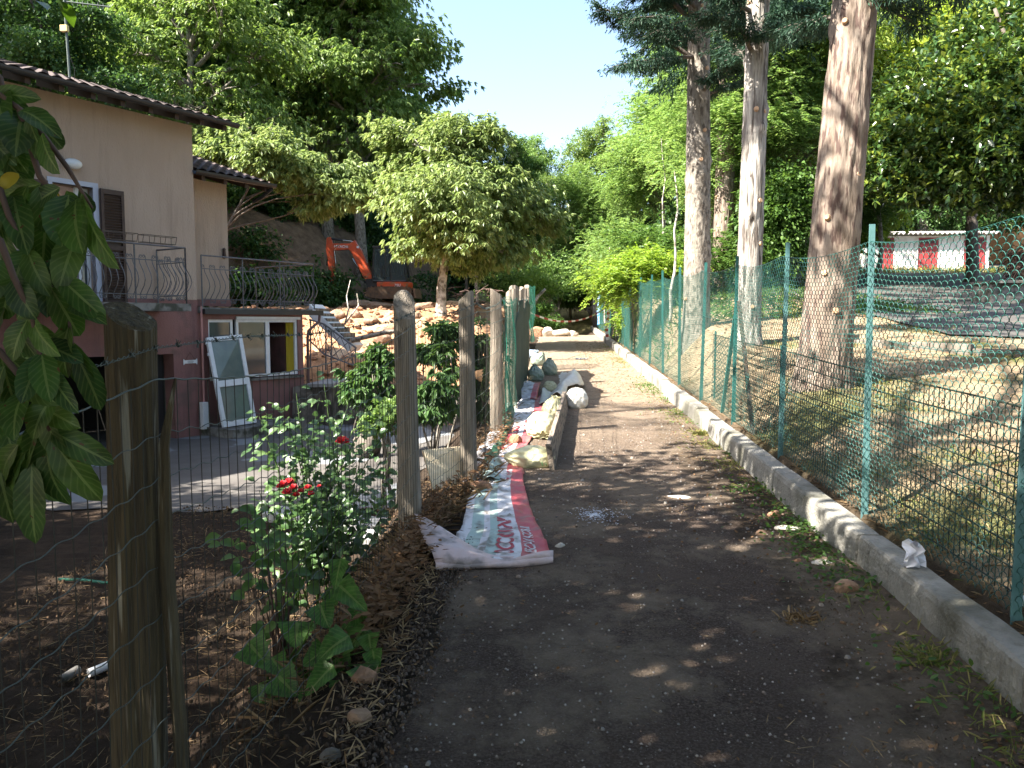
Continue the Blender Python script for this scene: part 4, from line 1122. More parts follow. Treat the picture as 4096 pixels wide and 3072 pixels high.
# far wood behind it all, one mass
rg = np.random.default_rng(5); LL = []
for i in range(60):
    an = i / 60; x = -46 + 92 * an; y = 60 + 9 * sin(i * 1.9) + (6 if -8 < x < 8 else 0)
    sc = 1.5 if x < -6 else (1.0 if x < 8 else 1.35)
    z = gz(x, y); lob = [((x + rg.uniform(-1, 1), y, z + 4.4 * sc), (3.4, 2.6, 3.6 * sc)), ((x + rg.uniform(-2, 2), y - 1.5, z + 1.8), (3.2, 2, 2.4))]
    if -2.5 < x < 6: lob = [((x, y, z + 2.6), (3.2, 2.4, 2.6))]
    LL.append(crown(lob, 420, 'broad', 100 + i, 2.6))
V, Q = joinvq(LL); o = quadmesh('far_wood', V, Q, M['L_dark']); tag(o, 'dark green mass of far woodland closing the horizon behind the separate trees', 'wood', None, 'stuff')
# undergrowth on the hillside floor
LL = []
for i in range(150):
    y = R.uniform(24, 44); x = -R.uniform(6.5, 30)
    if -x * .8 + y * .6 < 25.5: continue
    z = gz(x, y); r = R.uniform(.6, 1.3)
    LL.append(crown([((x, y, z + r * .45), (r * 1.2, r, r * .7))], 60, 'broad', 300 + i, 1.3))
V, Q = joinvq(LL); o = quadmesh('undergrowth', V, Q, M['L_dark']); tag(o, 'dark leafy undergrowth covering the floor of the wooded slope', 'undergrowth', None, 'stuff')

# ---- three big conifers behind the right fence
def conifer(x, y, r_base, r_top, ht, bark, seed, label, lean=(0, 0), kn=14, name='conifer'):
    z = gz(x, y); rr = random.Random(seed)
    t = thing(name, (x, y, z), label, 'tree', 'tall conifer trunks in a row behind the green fence')
    mb = MB(); k = 230; n = 84; P = np.zeros((k, n, 3)); ph = [rr.uniform(0, 6) for _ in range(6)]
    bumps = [(rr.uniform(.03, .5), rr.uniform(0, 2 * pi), rr.uniform(.012, .03)) for _ in range(kn)]
    amp = {'bark': .013, 'barkwhite': .011, 'barkgrey': .009}[bark]; vs = {'bark': 2.2, 'barkwhite': 3.0, 'barkgrey': 8.0}[bark]
    for i in range(k):
        f = (i / (k - 1)) ** 1.25; zz = z - .3 + (ht + .3) * f
        r = r_top + (r_base - r_top) * (1 - f) ** 1.1 + .05 * exp(-max(0, zz - z) / .18)
        for j in range(n):
            an = 2 * pi * j / n; ca, sa = cos(an), sin(an)
            q = r * (1 + .035 * sin(2 * an + ph[0] + f * 3) + .025 * sin(5 * an + ph[1] + f * 6) + .07 * exp(-max(0, zz - z) / .2) * sin(4 * an + ph[2]))
            nv = mnoise.noise(Vector((ca * r * 16 + seed, sa * r * 16, zz * vs))); nv2 = mnoise.noise(Vector((ca * r * 40, sa * r * 40 + seed, zz * vs * 2.2)))
            q += amp * (1 - 2.2 * abs(nv)) + amp * .5 * nv2
            for bf, ba, bh in bumps:
                dz = (f - bf) * ht
                if abs(dz) < .25:
                    da = (an - ba + pi) % (2 * pi) - pi; q += bh * exp(-(da * r / .06) ** 2 - (dz / .07) ** 2) * 1.6
            P[i, j] = (x + lean[0] * f + q * ca + .03 * sin(f * 5 + ph[4]), y + lean[1] * f + q * sa, zz)
    mb.grid(P, closed=True); tr = mb.build('trunk', M[bark], t, True)
    for bf, ba, bh in bumps[:9]:
        ba2 = -pi / 2 + rr.uniform(-1.1, 1.1); zz = z + ht * bf; r = r_top + (r_base - r_top) * (1 - bf) ** 1.1
        d = np.array([cos(ba2), sin(ba2), .15]); c = np.array([x + lean[0] * bf, y + lean[1] * bf, zz])
        mb = MB(); mb.tube([c + d * (r - .05), c + d * (r + .022)], [.05, rr.uniform(.02, .036)], 9); mb.build('branch_stub', M['knot'], tr)
    return t, z
def cedar_boughs(t, specs, seed, leaf='L_cedar', dens=1.0, big=1.0):
    """boughs: (start, end, radius); secondary twigs carry hanging needle sprays"""
    rr = random.Random(seed); rg = np.random.default_rng(seed); mb = MB(); Ps = []; As = []
    for a, b, r, drop in specs:
        pts = np.array(limb(mb, a, b, r, r * .25, rr, 8, bend=.10, sag=drop, k=12))
        Ld = np.linalg.norm(pts[-1] - pts[0]); d0 = norm(pts[-1] - pts[0]); sd_ = norm(np.cross(d0, [0, 0, 1.]))
        m = int(Ld * 9 * dens)
        for q in range(m):
            f = .22 + .78 * (q + rr.random()) / m; p = np.array([np.interp(f * 11, range(12), pts[:, j]) for j in (0, 1, 2)])
            tl = rr.uniform(.35, .95) * (1.15 - f * .5) * min(1, Ld / 2.5); s_ = rr.choice((-1, 1))
            e = p + (sd_ * s_ * rr.uniform(.4, 1) + d0 * rr.uniform(.2, .8)) * tl + np.array([0, 0, -rr.uniform(.05, .35) * tl])
            mb.tube([p, (p + e) / 2 + [0, 0, .03], e], [.009, .006, .003], 4, cap=False)
            g = rg.uniform(.1, 1, int(75 * dens)); c = p + (e - p) * g[:, None] + rg.normal(0, 1, (len(g), 3)) * [.05, .05, .03]
            Ps.append(c); As.append(norm((e - p)[None] * .8 / tl + rg.normal(0, .55, c.shape) + [0, 0, -.25]))
    mb.build('bough', M['barkdark'], t, True)
    P = np.concatenate(Ps); A = np.concatenate(As)
    V, Q = leaves(P, A, rg.uniform(.05, .10, len(P)) * big, np.full(len(P), .017 * big), rg, .15)
    quadmesh('needles', V, Q, M[leaf], t)
y1, y2, y3 = 14.6, 12.0, 8.6
def ux(u, y): return float(at(u, 700, y)[0])
t1, z1 = conifer(ux(1500, y1), y1, .235, .09, 15.5, 'barkgrey', 51, 'leftmost of the three tall trunks behind the green fence, grey bark with dark cedar boughs', (-.02, 0), 18)
t2, z2 = conifer(ux(1617, y2), y2, .19, .08, 15.0, 'barkwhite', 52, 'middle of the three tall trunks behind the green fence, streaked with white resin', (.0, 0), 22)
t3, z3 = conifer(ux(1782, y3), y3, .26, .10, 15.5, 'bark', 53, 'thickest of the three tall trunks behind the green fence, reddish flaking bark', (.70, 0), 16)
def bo(uvs, y):                        # boughs from a list of (u0,v0,y0,u1,v1,y1,r,drop)
    return [(at(a, b, c), at(d, e, f), r, dr) for a, b, c, d, e, f, r, dr in uvs]
cedar_boughs(t1, bo([(1512, 140, 14.6, 1290, 10, 14.0, .05, .02), (1510, 120, 14.6, 1350, 130, 13.4, .04, .03), (1512, 60, 14.6, 1280, -40, 15, .05, .05), (1510, 100, 14.6, 1400, 20, 12.8, .04, .05),
    (1512, 30, 14.6, 1370, -90, 13, .05, .02), (1512, 200, 14.6, 1600, 120, 13.2, .045, -.02), (1515, 215, 14.6, 1620, 170, 15, .04, 0), (1512, 60, 14.6, 1640, -10, 13.2, .05, .05), (1512, 0, 14.6, 1560, -60, 12.9, .05, 0),
    (1512, 150, 14.6, 1440, 60, 16.2, .04, 0), (1512, -50, 14.6, 1330, -140, 14, .05, 0), (1505, 20, 14.6, 1420, 0, 15.5, .04, .1), (1505, -10, 14.6, 1340, 30, 14.8, .04, .02), (1505, -30, 14.6, 1450, -70, 13.3, .04, 0)], 0), 61, dens=1.4)
cedar_boughs(t2, bo([(1625, 120, 12, 1520, 30, 11.2, .04, 0), (1625, 60, 12, 1740, 20, 11.4, .04, .0), (1625, 30, 12, 1560, -50, 10.9, .04, 0), (1625, 100, 12, 1790, 60, 13.2, .04, 0), (1625, -10, 12, 1700, -80, 11, .04, 0),
    (1625, 0, 12, 1750, -40, 12.8, .04, 0), (1625, 80, 12, 1690, 50, 10.9, .03, 0), (1625, 150, 12, 1580, 90, 13.3, .03, 0)], 0), 62, dens=1.5)
cedar_boughs(t3, bo([(1830, 40, 8.6, 1700, 90, 9.8, .03, -.02), (1830, 0, 8.6, 1990, 40, 9.3, .035, .1), (1830, -40, 8.6, 2080, -30, 9.0, .04, .1), (1835, -60, 8.6, 1700, -60, 8.4, .04, .05), (1835, -30, 8.6, 1960, -30, 8.0, .04, .05)], 0), 63)
def upper_boughs(x, y, z, seed, lx=0):
    rr = random.Random(seed); out = []
    for k in range(20):
        h = 8.8 + k * .31; an = k * 2.4 + seed; L_ = 5.2 * (1 - (h - 8.8) / 9) + .5; b = np.array([x + lx * h / 15, y, z + h]); out.append((b, b + np.array([cos(an) * L_, sin(an) * L_, .3]), .045, .06))
    return out
cedar_boughs(t1, upper_boughs(ux(1500, y1), y1, z1, 1), 64, dens=.7, big=2.2); cedar_boughs(t2, upper_boughs(ux(1617, y2), y2, z2, 2), 65, dens=.7, big=2.2); cedar_boughs(t3, upper_boughs(ux(1782, y3), y3, z3, 3, .7), 66, dens=.7, big=2.2)
# conifer standing further back between the first two trunks
t4, z4 = conifer(float(at(1560, 560, 24)[0]), 24.0, .30, .2, 11, 'bark', 54, 'distant reddish conifer trunk seen between the two left hand trunks', (0, 0), 8)
t4['group'] = 'tall conifer trunks in a row behind the green fence'
lob = [((float(at(1575, 200, 24)[0]), 24, z4 + 7.5 + k * 1.5), (2.6 - k * .5, 2.6 - k * .5, 1.2)) for k in range(4)]
V, Q = crown(lob, 900, 'needle', 71, 1.6); quadmesh('needles', V, Q, M['L_cedar'], t4)
# ---- big dark laurel like tree on the right
x, y = float(at(2275, 560, 22)[0]), 22.0; z = gz(x, y); lob = []
S = y / 1701
for u, v, ru, rv, dy in [(1990, 310, 100, 85, 0), (2130, 290, 120, 90, -1), (2060, 200, 110, 90, .5), (2190, 180, 110, 100, -.5), (2240, 350, 90, 60, -1.5), (1960, 380, 70, 34, .5), (2090, 375, 80, 40, -.8), (2120, 80, 90, 60, .8), (2260, 60, 80, 60, 0), (1930, 260, 70, 70, 1)]:
    lob.append((P_(u, v, y + dy), (ru * S, ru * S, rv * S)))
t = make_tree(rel((x, y, z), lob), 4600, 'laurel', 'L_laurel', 'barkdark', 3, .22, 81, name='laurel_tree', branches=3, lsc=1.0)
place(t, x, y, 'broad dark glossy leaved tree hanging over the white sheds', 'tree', None, first=True)
lob = []
for u, v, ru, rv, dy in [(2140, 110, 90, 70, 0), (2050, 60, 70, 50, 1), (2190, 230, 60, 70, 0), (1990, 120, 60, 60, 1.5)]:
    lob.append((P_(u, v, 26 + dy), (ru * 26 / 1701, ru * 26 / 1701, rv * 26 / 1701)))
xb = float(at(2100, 500, 26)[0]); t = make_tree(rel((xb, 26, gz(xb, 26)), lob), 1300, 'laurel', 'L_yel', 'barkdark', 5, .2, 82, name='broadleaf_tree', lsc=1.2)
place(t, xb, 26, 'sunlit yellow green leafy tree rising above the dark tree at the right edge', 'tree', None, first=True)
# lighter bush left of the sheds, and bushes by the fence
def bush(name, lobs_uv, yb, n, kind, leaf, label, seed, lsc=1.0, stems=6):
    lob = [(P_(u, v, yb + dy), (ru * yb / 1701, ru * yb / 1701 * .8, rv * yb / 1701)) for u, v, ru, rv, dy in lobs_uv]
    cx = np.mean([l[0][0] for l in lob]); cy = np.mean([l[0][1] for l in lob]); z = gz(cx, cy)
    t = thing(name, (cx, cy, z), label, 'bush' if 'bush' in name else 'shrub')
    mb = MB(); rr = random.Random(seed)
    for i in range(stems):
        c, r = lob[i % len(lob)]; limb(mb, (cx + rr.uniform(-.15, .15), cy + rr.uniform(-.15, .15), z - .1), (c[0] + rr.uniform(-.5, .5) * r[0], c[1], c[2] + r[2] * .3), .02, .006, rr, 5)
    mb.build('stems', M['barkgrey'], t, True)
    V, Q = crown(lob, n, kind, seed, lsc); quadmesh('foliage', V, Q, M[leaf], t)
    return t
bush('bush', [(1870, 430, 50, 50, 0), (1900, 390, 45, 40, 0), (1850, 500, 40, 35, -.5), (1915, 480, 35, 22, -.5), (1840, 440, 40, 50, .5)], 29, 700, 'broad', 'L_yel', 'yellow green bush beside the left end of the white sheds', 91, 1.2)
bush('bush', [(1690, 470, 60, 70, 0), (1680, 400, 50, 60, 0), (1700, 560, 50, 40, 0)], 23, 650, 'broad', 'L_under', 'dense round dark green bush between the second and third conifer trunks', 92, 1.0)
bush('bush', [(1370, 590, 60, 38, 0), (1440, 580, 55, 34, .4), (1330, 610, 34, 30, -.4), (1400, 560, 36, 22, .4)], 19, 650, 'fine', 'L_lime', 'lime green feathery bush spilling over the far part of the green fence', 93, .8)
bush('bush', [(1330, 640, 18, 30, 0), (1345, 690, 16, 30, -1)], 24, 110, 'fine', 'L_lime', 'small lime green shoots by the barrier tape end', 94, .8)
bush('bush', [(1455, 560, 60, 45, 0), (1400, 530, 60, 40, 1), (1560, 560, 50, 50, 1.5)], 22, 600, 'fine', 'L_under', 'feathery mid green bush behind the leftmost conifer trunk', 95, .9)
for i, (u, v, yb, tall, lab) in enumerate([(1445, 600, 17.5, 3.4, 'slim pale bare stem left of the leftmost conifer trunk'), (1310, 560, 27, 3.2, 'thin pale pole stem rising from the lime bush'), (1420, 480, 24, 4.5, 'thin leaning pale stem behind the lime bush')]):
    p = at(u, v, yb); zb = gz(p[0], p[1]); t = thing('sapling', (p[0], p[1], zb), lab, 'tree', 'thin pale saplings'); rr = random.Random(i)
    mb = MB(); ps = limb(mb, (p[0], p[1], zb - .1), (p[0] + .12, p[1], zb + tall), .045 if i == 0 else .03, .012, rr, 7, bend=.03, k=9)
    mb.build('trunk', M['barkpale'], t, True)
    V, Q = crown([((p[0] + .1, p[1], zb + tall), (.6, .5, .5))], 25, 'fine', 700 + i, .9); quadmesh('crown', V, Q, M['L_locust'], t)
# shrubs in the yard and behind the wooden posts
bush('shrub', [(960, 780, 22, 44, 0), (930, 860, 32, 40, -.5), (968, 720, 16, 22, .3), (925, 750, 22, 26, .4)], 9.2, 150, 'chest', 'L_dark', 'dark lance leaved shrub between the second and third wooden posts', 101, .62)
bush('shrub', [(1040, 720, 22, 40, 0), (1035, 790, 24, 60, 0), (1045, 860, 24, 40, 0)], 9.8, 150, 'chest', 'L_dark', 'dark shrub with a torn brown leaf between the third and fourth wooden posts', 102, .55)
bush('shrub', [(800, 815, 36, 36, 0), (825, 775, 22, 20, .2), (780, 840, 30, 26, -.2), (815, 865, 30, 22, 0)], 12.6, 150, 'chest', 'L_dark', 'leafy shrub with hanging leaves by the stone wall right of the house', 103, .75)
bush('shrub', [(828, 905, 20, 18, 0), (840, 880, 12, 14, 0)], 8.5, 80, 'broad', 'L_locust', 'small light green shrub left of the second wooden post', 104, .5)
bush('shrub', [(1160, 600, 60, 50, 0), (1100, 620, 50, 30, -1), (1210, 570, 44, 30, 2)], 36, 380, 'broad', 'L_locust', 'tangled green shrub at the far left of the path behind the tape', 105, 1.0)  # lighter leaves stand in for sunlight at the shaded far end
bush('hedge_bush', [(1255, 632, 26, 28, 0), (1225, 636, 20, 24, .5)], 40, 420, 'broad', 'L_under', 'clipped green bush at the far end of the path', 106, 1.1)
bush('shrub', [(1150, 690, 30, 24, 0), (1190, 700, 26, 16, 0), (1165, 668, 24, 12, .5)], 33, 200, 'broad', 'L_under', 'low leafy weeds hanging over the dug bank by the tape', 107, .8)
bush('bush', [(1350, 560, 60, 60, 0), (1300, 540, 40, 60, 3), (1270, 590, 40, 40, 3)], 34, 650, 'fine', 'L_locust', 'feathery green bush behind the far end of the green fence', 108, 1.0)

# ---- trees behind and beside the camera, outside the picture: placed to shade the near ground
protoS = make_tree([((0, 0, 5.4), (2.1, 2.1, 1.2)), ((1.4, .8, 4.6), (1.4, 1.4, .8)), ((-1.3, .4, 4.8), (1.5, 1.4, .9)), ((.2, -1.4, 4.9), (1.5, 1.2, .9)), ((.1, .3, 6.6), (1.4, 1.4, .9))],
                   470, 'broad', 'L_pear', 'barkgrey', 2.6, .15, 120, name='fruit_tree', lsc=1.1)
sh = [(-3.9, 1.3, 1.0), (-8.6, -.6, 1.0), (-10.0, 5.4, 1.1), (-2.6, -.6, 1.05), (-5.6, -2.8, 1.05), (.6, -2.2, 1.1), (-9.6, -1.0, 1.2), (4.9, .4, 1.1), (3.4, -3.4, 1.1)]  # overhead and right-hand copies added to block sky and deepen the shade
for i, (x, y, sc) in enumerate(sh):
    place(protoS, x, y, 'unseen fruit tree placed beside the viewer to shade the near ground', 'tree', 'garden trees beside the viewer', sc, i * 1.9, first=i == 0)

for i, (x, y, sc) in enumerate([(-14, -4, .9), (-8, -9, .9), (-1, -10, .9), (6, -8, .9), (11, -3, .85), (-18, 3, .9), (13, 3, .8), (-13, -12, 1), (-25, 19, 1.2), (-30, 25, 1.25), (-21, 13.5, 1.0), (-34, 31, 1.2)]):  # unseen trees added to dim sky light and shade the hillside
    place(protoB, x, y, 'unseen tall tree added around the picture to deepen the shade', 'tree', 'unseen trees added for shade', sc, i * 1.9)

t = make_tree([((2.0, 2.5, 5.4), (1.0, .9, .5)), ((1.1, 1.6, 5.2), (.9, .9, .5)), ((.2, .6, 5.6), (1.2, 1.2, .7)), ((2.9, 1.2, 5.9), (.9, .9, .5)), ((2.7, 3.1, 6.0), (.8, .6, .4))], 190, 'broad', 'L_pear', 'barkgrey', 2.6, .11, 121, name='fruit_tree', lsc=1.1)  # unseen crown lobes set to shade the kerb and right half of path
place(t, -4.9, 2.6, 'unseen leaning fruit tree shaped to shade the path and kerb from the left', 'tree', 'garden trees beside the viewer', first=True)

t = thing('conifer', (-11.6, 4.0, gz(-11.6, 4)), 'tall thin conifer left of the picture whose boughs throw streaks of shade on the path', 'tree')
mb = MB(); zc_ = gz(-11.6, 4); mb.tube([(-11.6, 4, zc_ - .2), (-11.6, 4, zc_ + 8), (-11.6, 4, zc_ + 17)], [.24, .16, .05], 10); mb.build('trunk', M['barkgrey'], t, True)
rr_ = random.Random(4); bs_ = []
for k in range(26):
    h = 9 + k * .3; an = k * 2.4; L_ = 3.6 * (1 - (h - 9) / 11); b_ = np.array([-11.6, 4.0, zc_ + h]); bs_.append((b_, b_ + np.array([cos(an) * L_, sin(an) * L_, .2]), .04, .05))
cedar_boughs(t, bs_, 67, dens=.55)
bush('bush', [(1900, 470, 60, 34, 0), (1990, 470, 60, 30, 0), (2080, 465, 60, 34, 0), (2170, 460, 60, 44, 0), (2240, 440, 60, 60, 0)], 41, 700, 'broad', 'L_dark', 'dark hedge like bushes along the back of the white sheds', 130, 1.2)

t = make_tree([((-.4, -1.5, 5.0), (.9, .55, .5)), ((.9, -.3, 5.4), (1.0, .5, .5)), ((2.0, .9, 5.0), (1.0, .45, .5)), ((-1.3, .3, 5.6), (1.1, .5, .5)), ((.2, 1.4, 5.2), (1.2, .5, .5)), ((-1.8, 2.0, 4.8), (1.0, .5, .5)), ((1.4, 2.6, 5.4), (1.1, .5, .5)), ((2.6, -1.0, 5.6), (.7, .5, .4))], 230, 'broad', 'L_pear', 'barkgrey', 2.6, .12, 122, name='fruit_tree', lsc=1.1)
place(t, -8.3, 3.2, 'open crowned fruit tree of the garden letting strips of sun through, outside the picture', 'tree', 'garden trees beside the viewer', first=True)

t = make_tree([((3.6, 3.0, 9.6), (1.1, .6, .6)), ((2.4, 4.6, 10.4), (1.2, .6, .6)), ((4.3, 1.2, 10.2), (1.1, .6, .6)), ((1.2, 3.0, 9.2), (1.0, .6, .5)), ((.2, .6, 10.2), (1.3, .8, .7)), ((5.0, 4.4, 11.0), (1.1, .6, .6)), ((3.2, 6.0, 11.2), (1.1, .6, .6)), ((5.6, 2.4, 12.0), (1.1, .6, .6))], 55, 'broad', 'L_dark', 'barkgrey', 6, .2, 123, name='broadleaf_tree', lsc=1.4)  # unseen crown hung high to dapple the conifer trunks and right bank
place(t, -5.6, 1.2, 'unseen tall open tree added left of the viewer to dapple trunks and bank', 'tree', 'garden trees beside the viewer', first=True)
# ================================================================ excavator
def excavator():
    y = 33.0; p = at(848, 640, y); S = y / 1701
    zb = p[2] - .12; X0 = p[0]
    t = thing('excavator', (X0, y, zb), 'orange mini excavator with black cab digging in the soil heap', 'excavator')
    def U(u, v, d=0): q = at(u, v, y); return np.array([q[0], y + d, q[2]])
    # undercarriage
    for s in (-.62, .62):
        mb = MB(); prof = []
        for i in range(24):
            a = 2 * pi * i / 24; prof.append((.95 * np.sign(cos(a)) * abs(cos(a)) ** .55, .25 + .25 * np.sign(sin(a)) * abs(sin(a)) ** .7))
        mb.prism(prof, lambda a, b, d: (X0 + a, y + d, zb + b), s - .17, s + .17)
        for i in range(26):
            a = 2 * pi * i / 26; cx = .97 * np.sign(cos(a)) * abs(cos(a)) ** .55; cz = .25 + .27 * np.sign(sin(a)) * abs(sin(a)) ** .7
            mb.box((X0 + cx, y + s, zb + cz), (.05, .36, .035))
        mb.build('track', M['rubber'], t)
    mb = MB(); mb.box((X0, y, zb + .34), (.9, .95, .22)); mb.lathe((X0, y, zb + .45), [(.42, 0), (.42, .14)], 20); mb.build('undercarriage', M['rubber'], t)
    mb = MB(); mb.hexa([(X0 + 1.05, y - .75, zb + .02), (X0 + 1.13, y - .75, zb + .02), (X0 + 1.13, y + .75, zb + .02), (X0 + 1.05, y + .75, zb + .02), (X0 + 1.0, y - .75, zb + .42), (X0 + 1.06, y - .75, zb + .42), (X0 + 1.06, y + .75, zb + .42), (X0 + 1.0, y + .75, zb + .42)])
    mb.build('dozer_blade', M['steelmud'], t)
    # upper body
    a = U(822, 626); b = U(891, 610)
    xl, xr, z0, z1 = a[0], b[0], a[2], b[2]
    mb = MB(); k = 14; poly = [(xl, -.72), (xr - .35, -.72)] + [(xr - .35 + .35 * sin(pi * i / k), -.72 * cos(pi * i / k)) for i in range(k + 1)] + [(xl, .72)]
    mb.prism(poly, lambda a_, b_, d: (a_, y + b_, d), z0, z1); mb.build('body', M['orange'], t, bevel=.03)
    mb = MB(); mb.box(((xl + xr) / 2 - .15, y, z0 - .03), (xr - xl + .05, 1.3, .07)); mb.box((xl - .12, y - .2, z0 + .12), (.36, .9, .3)); mb.build('turntable', M['blackm'], t)
    # cab
    cb = [U(813, 609), U(884, 609), U(877, 539), U(816, 538)]
    mb = MB()
    y0_, y1_ = -.70, .12
    def bar(p0, p1, r=.035): mb.tube([p0, p1], r, 6)
    C4 = [c + np.array([0, y0_, 0]) for c in cb]; D4 = [c + np.array([0, y1_, 0]) for c in cb]
    for Q4 in (C4, D4):
        for i in range(4): bar(Q4[i], Q4[(i + 1) % 4])
        bar((Q4[0] * .45 + Q4[1] * .55), (Q4[3] * .45 + Q4[2] * .55)); bar((Q4[0] * .62 + Q4[1] * .38) , (Q4[3] * .6 + Q4[2] * .4), .028)
    for i in range(4): bar(C4[i], D4[i])
    r0 = C4[3]; r1 = D4[2]
    mb.box(((r0[0] + r1[0]) / 2, y + (y0_ + y1_) / 2, r0[2] + .03), (r1[0] - r0[0] + .12, y1_ - y0_ + .08, .07))
    mb.box(((C4[0][0] + C4[1][0]) / 2, y + (y0_ + y1_) / 2, C4[0][2] + .08), (C4[1][0] - C4[0][0], y1_ - y0_, .16))
    cabo = mb.build('cab', M['blackm'], t)
    gm, gt, gp = newmat('cab_glass'); gp.inputs['Base Color'].default_value = (.10, .13, .13, 1); gp.inputs['Roughness'].default_value = .05; gp.inputs['Transmission Weight'].default_value = .6; gp.inputs['IOR'].default_value = 1.1
    mb = MB()
    q = [c + np.array([0, y0_ - .012, 0]) for c in cb]; mb.add(q, [(0, 1, 2, 3)]); q = [c + np.array([0, y1_ + .012, 0]) for c in cb]; mb.add(q, [(0, 1, 2, 3)])
    mb.add([C4[0] - [.05, 0, 0], D4[0] - [.05, 0, 0], D4[3] - [.05, 0, 0], C4[3] - [.05, 0, 0]], [(0, 1, 2, 3)]); mb.build('cab_glass', gm, cabo)
    mb = MB(); c = U(856, 596, -.28); mb.box(c, (.42, .42, .14)); mb.box(c + [.2, 0, .3], (.12, .4, .6)); mb.box(c + [.2, 0, .66], (.1, .26, .16)); mb.build('operator_seat', M['seatblack'], cabo)
    mb = MB(); c = U(829, 592, -.3); mb.box(c, (.12, .4, .3)); mb.tube([c, c + [.08, .1, .35]], .015, 6); mb.tube([c + [0, -.2, 0], c + [.06, -.2, .35]], .015, 6); mb.lathe(c + [-.02, -.15, .15], [(.0, 0), (.045, .02), (.045, .07), (0, .09)], 8); mb.build('levers', M['red'], cabo)
    # number plate on the body and the maker's word on the boom
    # boom, arm, bucket
    bw = .11
    Bm = [U(804, 613), U(794, 607), U(764, 546), U(759, 541), U(726, 543), U(722, 533), U(728, 528), U(762, 528), U(772, 521), U(777, 530), U(785, 541), U(810, 600)]
    mb = MB(); yc = -.35
    poly = [(q[0], q[2]) for q in Bm]; mb.prism(poly, lambda a_, b_, d: (a_, y + d, b_), yc - bw, yc + bw); bo_ = mb.build('boom', M['orange'], t, bevel=.015)
    Am = [U(712, 516), U(720, 514), U(725, 530), U(728, 550), U(727, 618), U(718, 622), U(716, 580), U(713, 556), U(710, 540)]
    mb = MB(); mb.prism([(q[0], q[2]) for q in Am], lambda a_, b_, d: (a_, y + d, b_), yc - bw * .8, yc + bw * .8); mb.build('arm', M['orange'], t, bevel=.015)
    for (a1, b1, c1, r1), (a2, b2, c2, r2) in (((717, 517, (745, 521), .045), (745, 521, (770, 524), .025)), ((714, 545, (712, 575), .045), (712, 575, (713, 604), .025)), ((782, 585, (795, 612), .06), (766, 560, (782, 585), .03))):
        mb = MB(); mb.tube([U(a1, b1, yc), U(*c1, yc)], r1, 8); cyo = mb.build('cylinder', M['blackm'], t)
        mb = MB(); mb.tube([U(a2, b2, yc), U(*c2, yc)], r2, 8); mb.build('piston_rod', M['chrome'], cyo)
    mb = MB(); mb.tube([U(741, 529, yc - .12), U(733, 535, yc - .13), U(729, 545, yc - .13), U(732, 570, yc - .13)], .014, 6); mb.build('hose', M['chrome'], t)
    mb = MB(); c = U(779, 536, yc - .12); mb.box(c, (.09, .05, .09)); mb.build('work_lamp', M['white'], t)
    mb = MB(); mb.hexa([U(800, 625, -.6), U(822, 625, -.6), U(822, 625, -.1), U(800, 625, -.1), U(796, 604, -.6), U(812, 604, -.6), U(812, 604, -.1), U(796, 604, -.1)]); mb.build('swing_bracket', M['blackm'], t)
    prof = [U(722, 616), U(735, 628), U(732, 650), U(722, 663), U(700, 662), U(683, 650), U(681, 634), U(700, 632), U(716, 630), U(717, 620)]
    mb = MB(); mb.prism([(q[0], q[2]) for q in prof], lambda a_, b_, d: (a_, y + d, b_), yc - .4, yc + .4)
    for dd in (-.3, -.1, .1, .3): mb.hexa([U(680, 634, yc + dd - .04), U(684, 632, yc + dd - .04), U(684, 632, yc + dd + .04), U(680, 634, yc + dd + .04), U(674, 641, yc + dd - .02), U(676, 640, yc + dd - .02), U(676, 640, yc + dd + .02), U(674, 641, yc + dd + .02)])
    mb.build('bucket', M['steelmud'], t, bevel=.02)
    def text(s, c, size, mat_, parent, name, tilt=0, ext=.004):
        cu = bpy.data.curves.new(name, 'FONT'); cu.body = s; cu.size = size; cu.extrude = ext; cu.align_x = 'CENTER'; cu.align_y = 'CENTER'; cu.offset = size * .012
        o = bpy.data.objects.new('tmp', cu); dg = bpy.context.evaluated_depsgraph_get(); link(o)
        bpy.context.view_layer.update(); me = bpy.data.meshes.new_from_object(o.evaluated_get(bpy.context.evaluated_depsgraph_get()))
        bpy.data.objects.remove(o)
        ob = bpy.data.objects.new(name, me); link(ob); me.materials.clear(); me.materials.append(mat_)
        ob.parent = parent; ob.location = Vector(c - rootloc(parent)); ob.rotation_euler = (pi / 2, tilt, 0)
        return ob
    text('HITACHI', U(743, 535, yc - bw - .004), .15, M['white'], bo_, 'lettering', radians(3))
    text('30U', U(866, 618, -.727), .15, M['white'], t, 'number_lettering')
excavator()

# ================================================================ rocks, rubble
def ico(sub=2):
    import bmesh
    bm = bmesh.new(); bmesh.ops.create_icosphere(bm, subdivisions=sub, radius=1)
    V = np.array([v.co[:] for v in bm.verts]); F = [[v.index for v in f.verts] for f in bm.faces]; bm.free(); return V, F
IV, IF = ico(3); IV2, IF2 = ico(2)
def rockV(c, size, seed, hi=True, ang=.25):
    r_ = np.random.default_rng(seed); V = (IV if hi else IV2).copy()
    for _ in range(9):                 # flat chips
        d = norm(r_.normal(0, 1, 3)); h = r_.uniform(.55, .85); k = V @ d; V = V - np.maximum(0, k - h)[:, None] * d * .9
    V = V * (1 + .05 * np.sin(V[:, :1] * 7 + seed) * np.cos(V[:, 1:2] * 6 + V[:, 2:3] * 5))
    a = r_.uniform(0, 6.28); c_, s_ = cos(a), sin(a); V = V @ np.array([[c_, s_, 0], [-s_, c_, 0], [0, 0, 1]])
    return V * np.array(size) + np.array(c)
def rock(name, c, size, seed, m, label, group=None, cat='stone'):
    mb = MB(); mb.add(rockV(c, size, seed), IF); 
    o = mb.build(name, M[m], None, False); tag(o, label, cat, group); return o
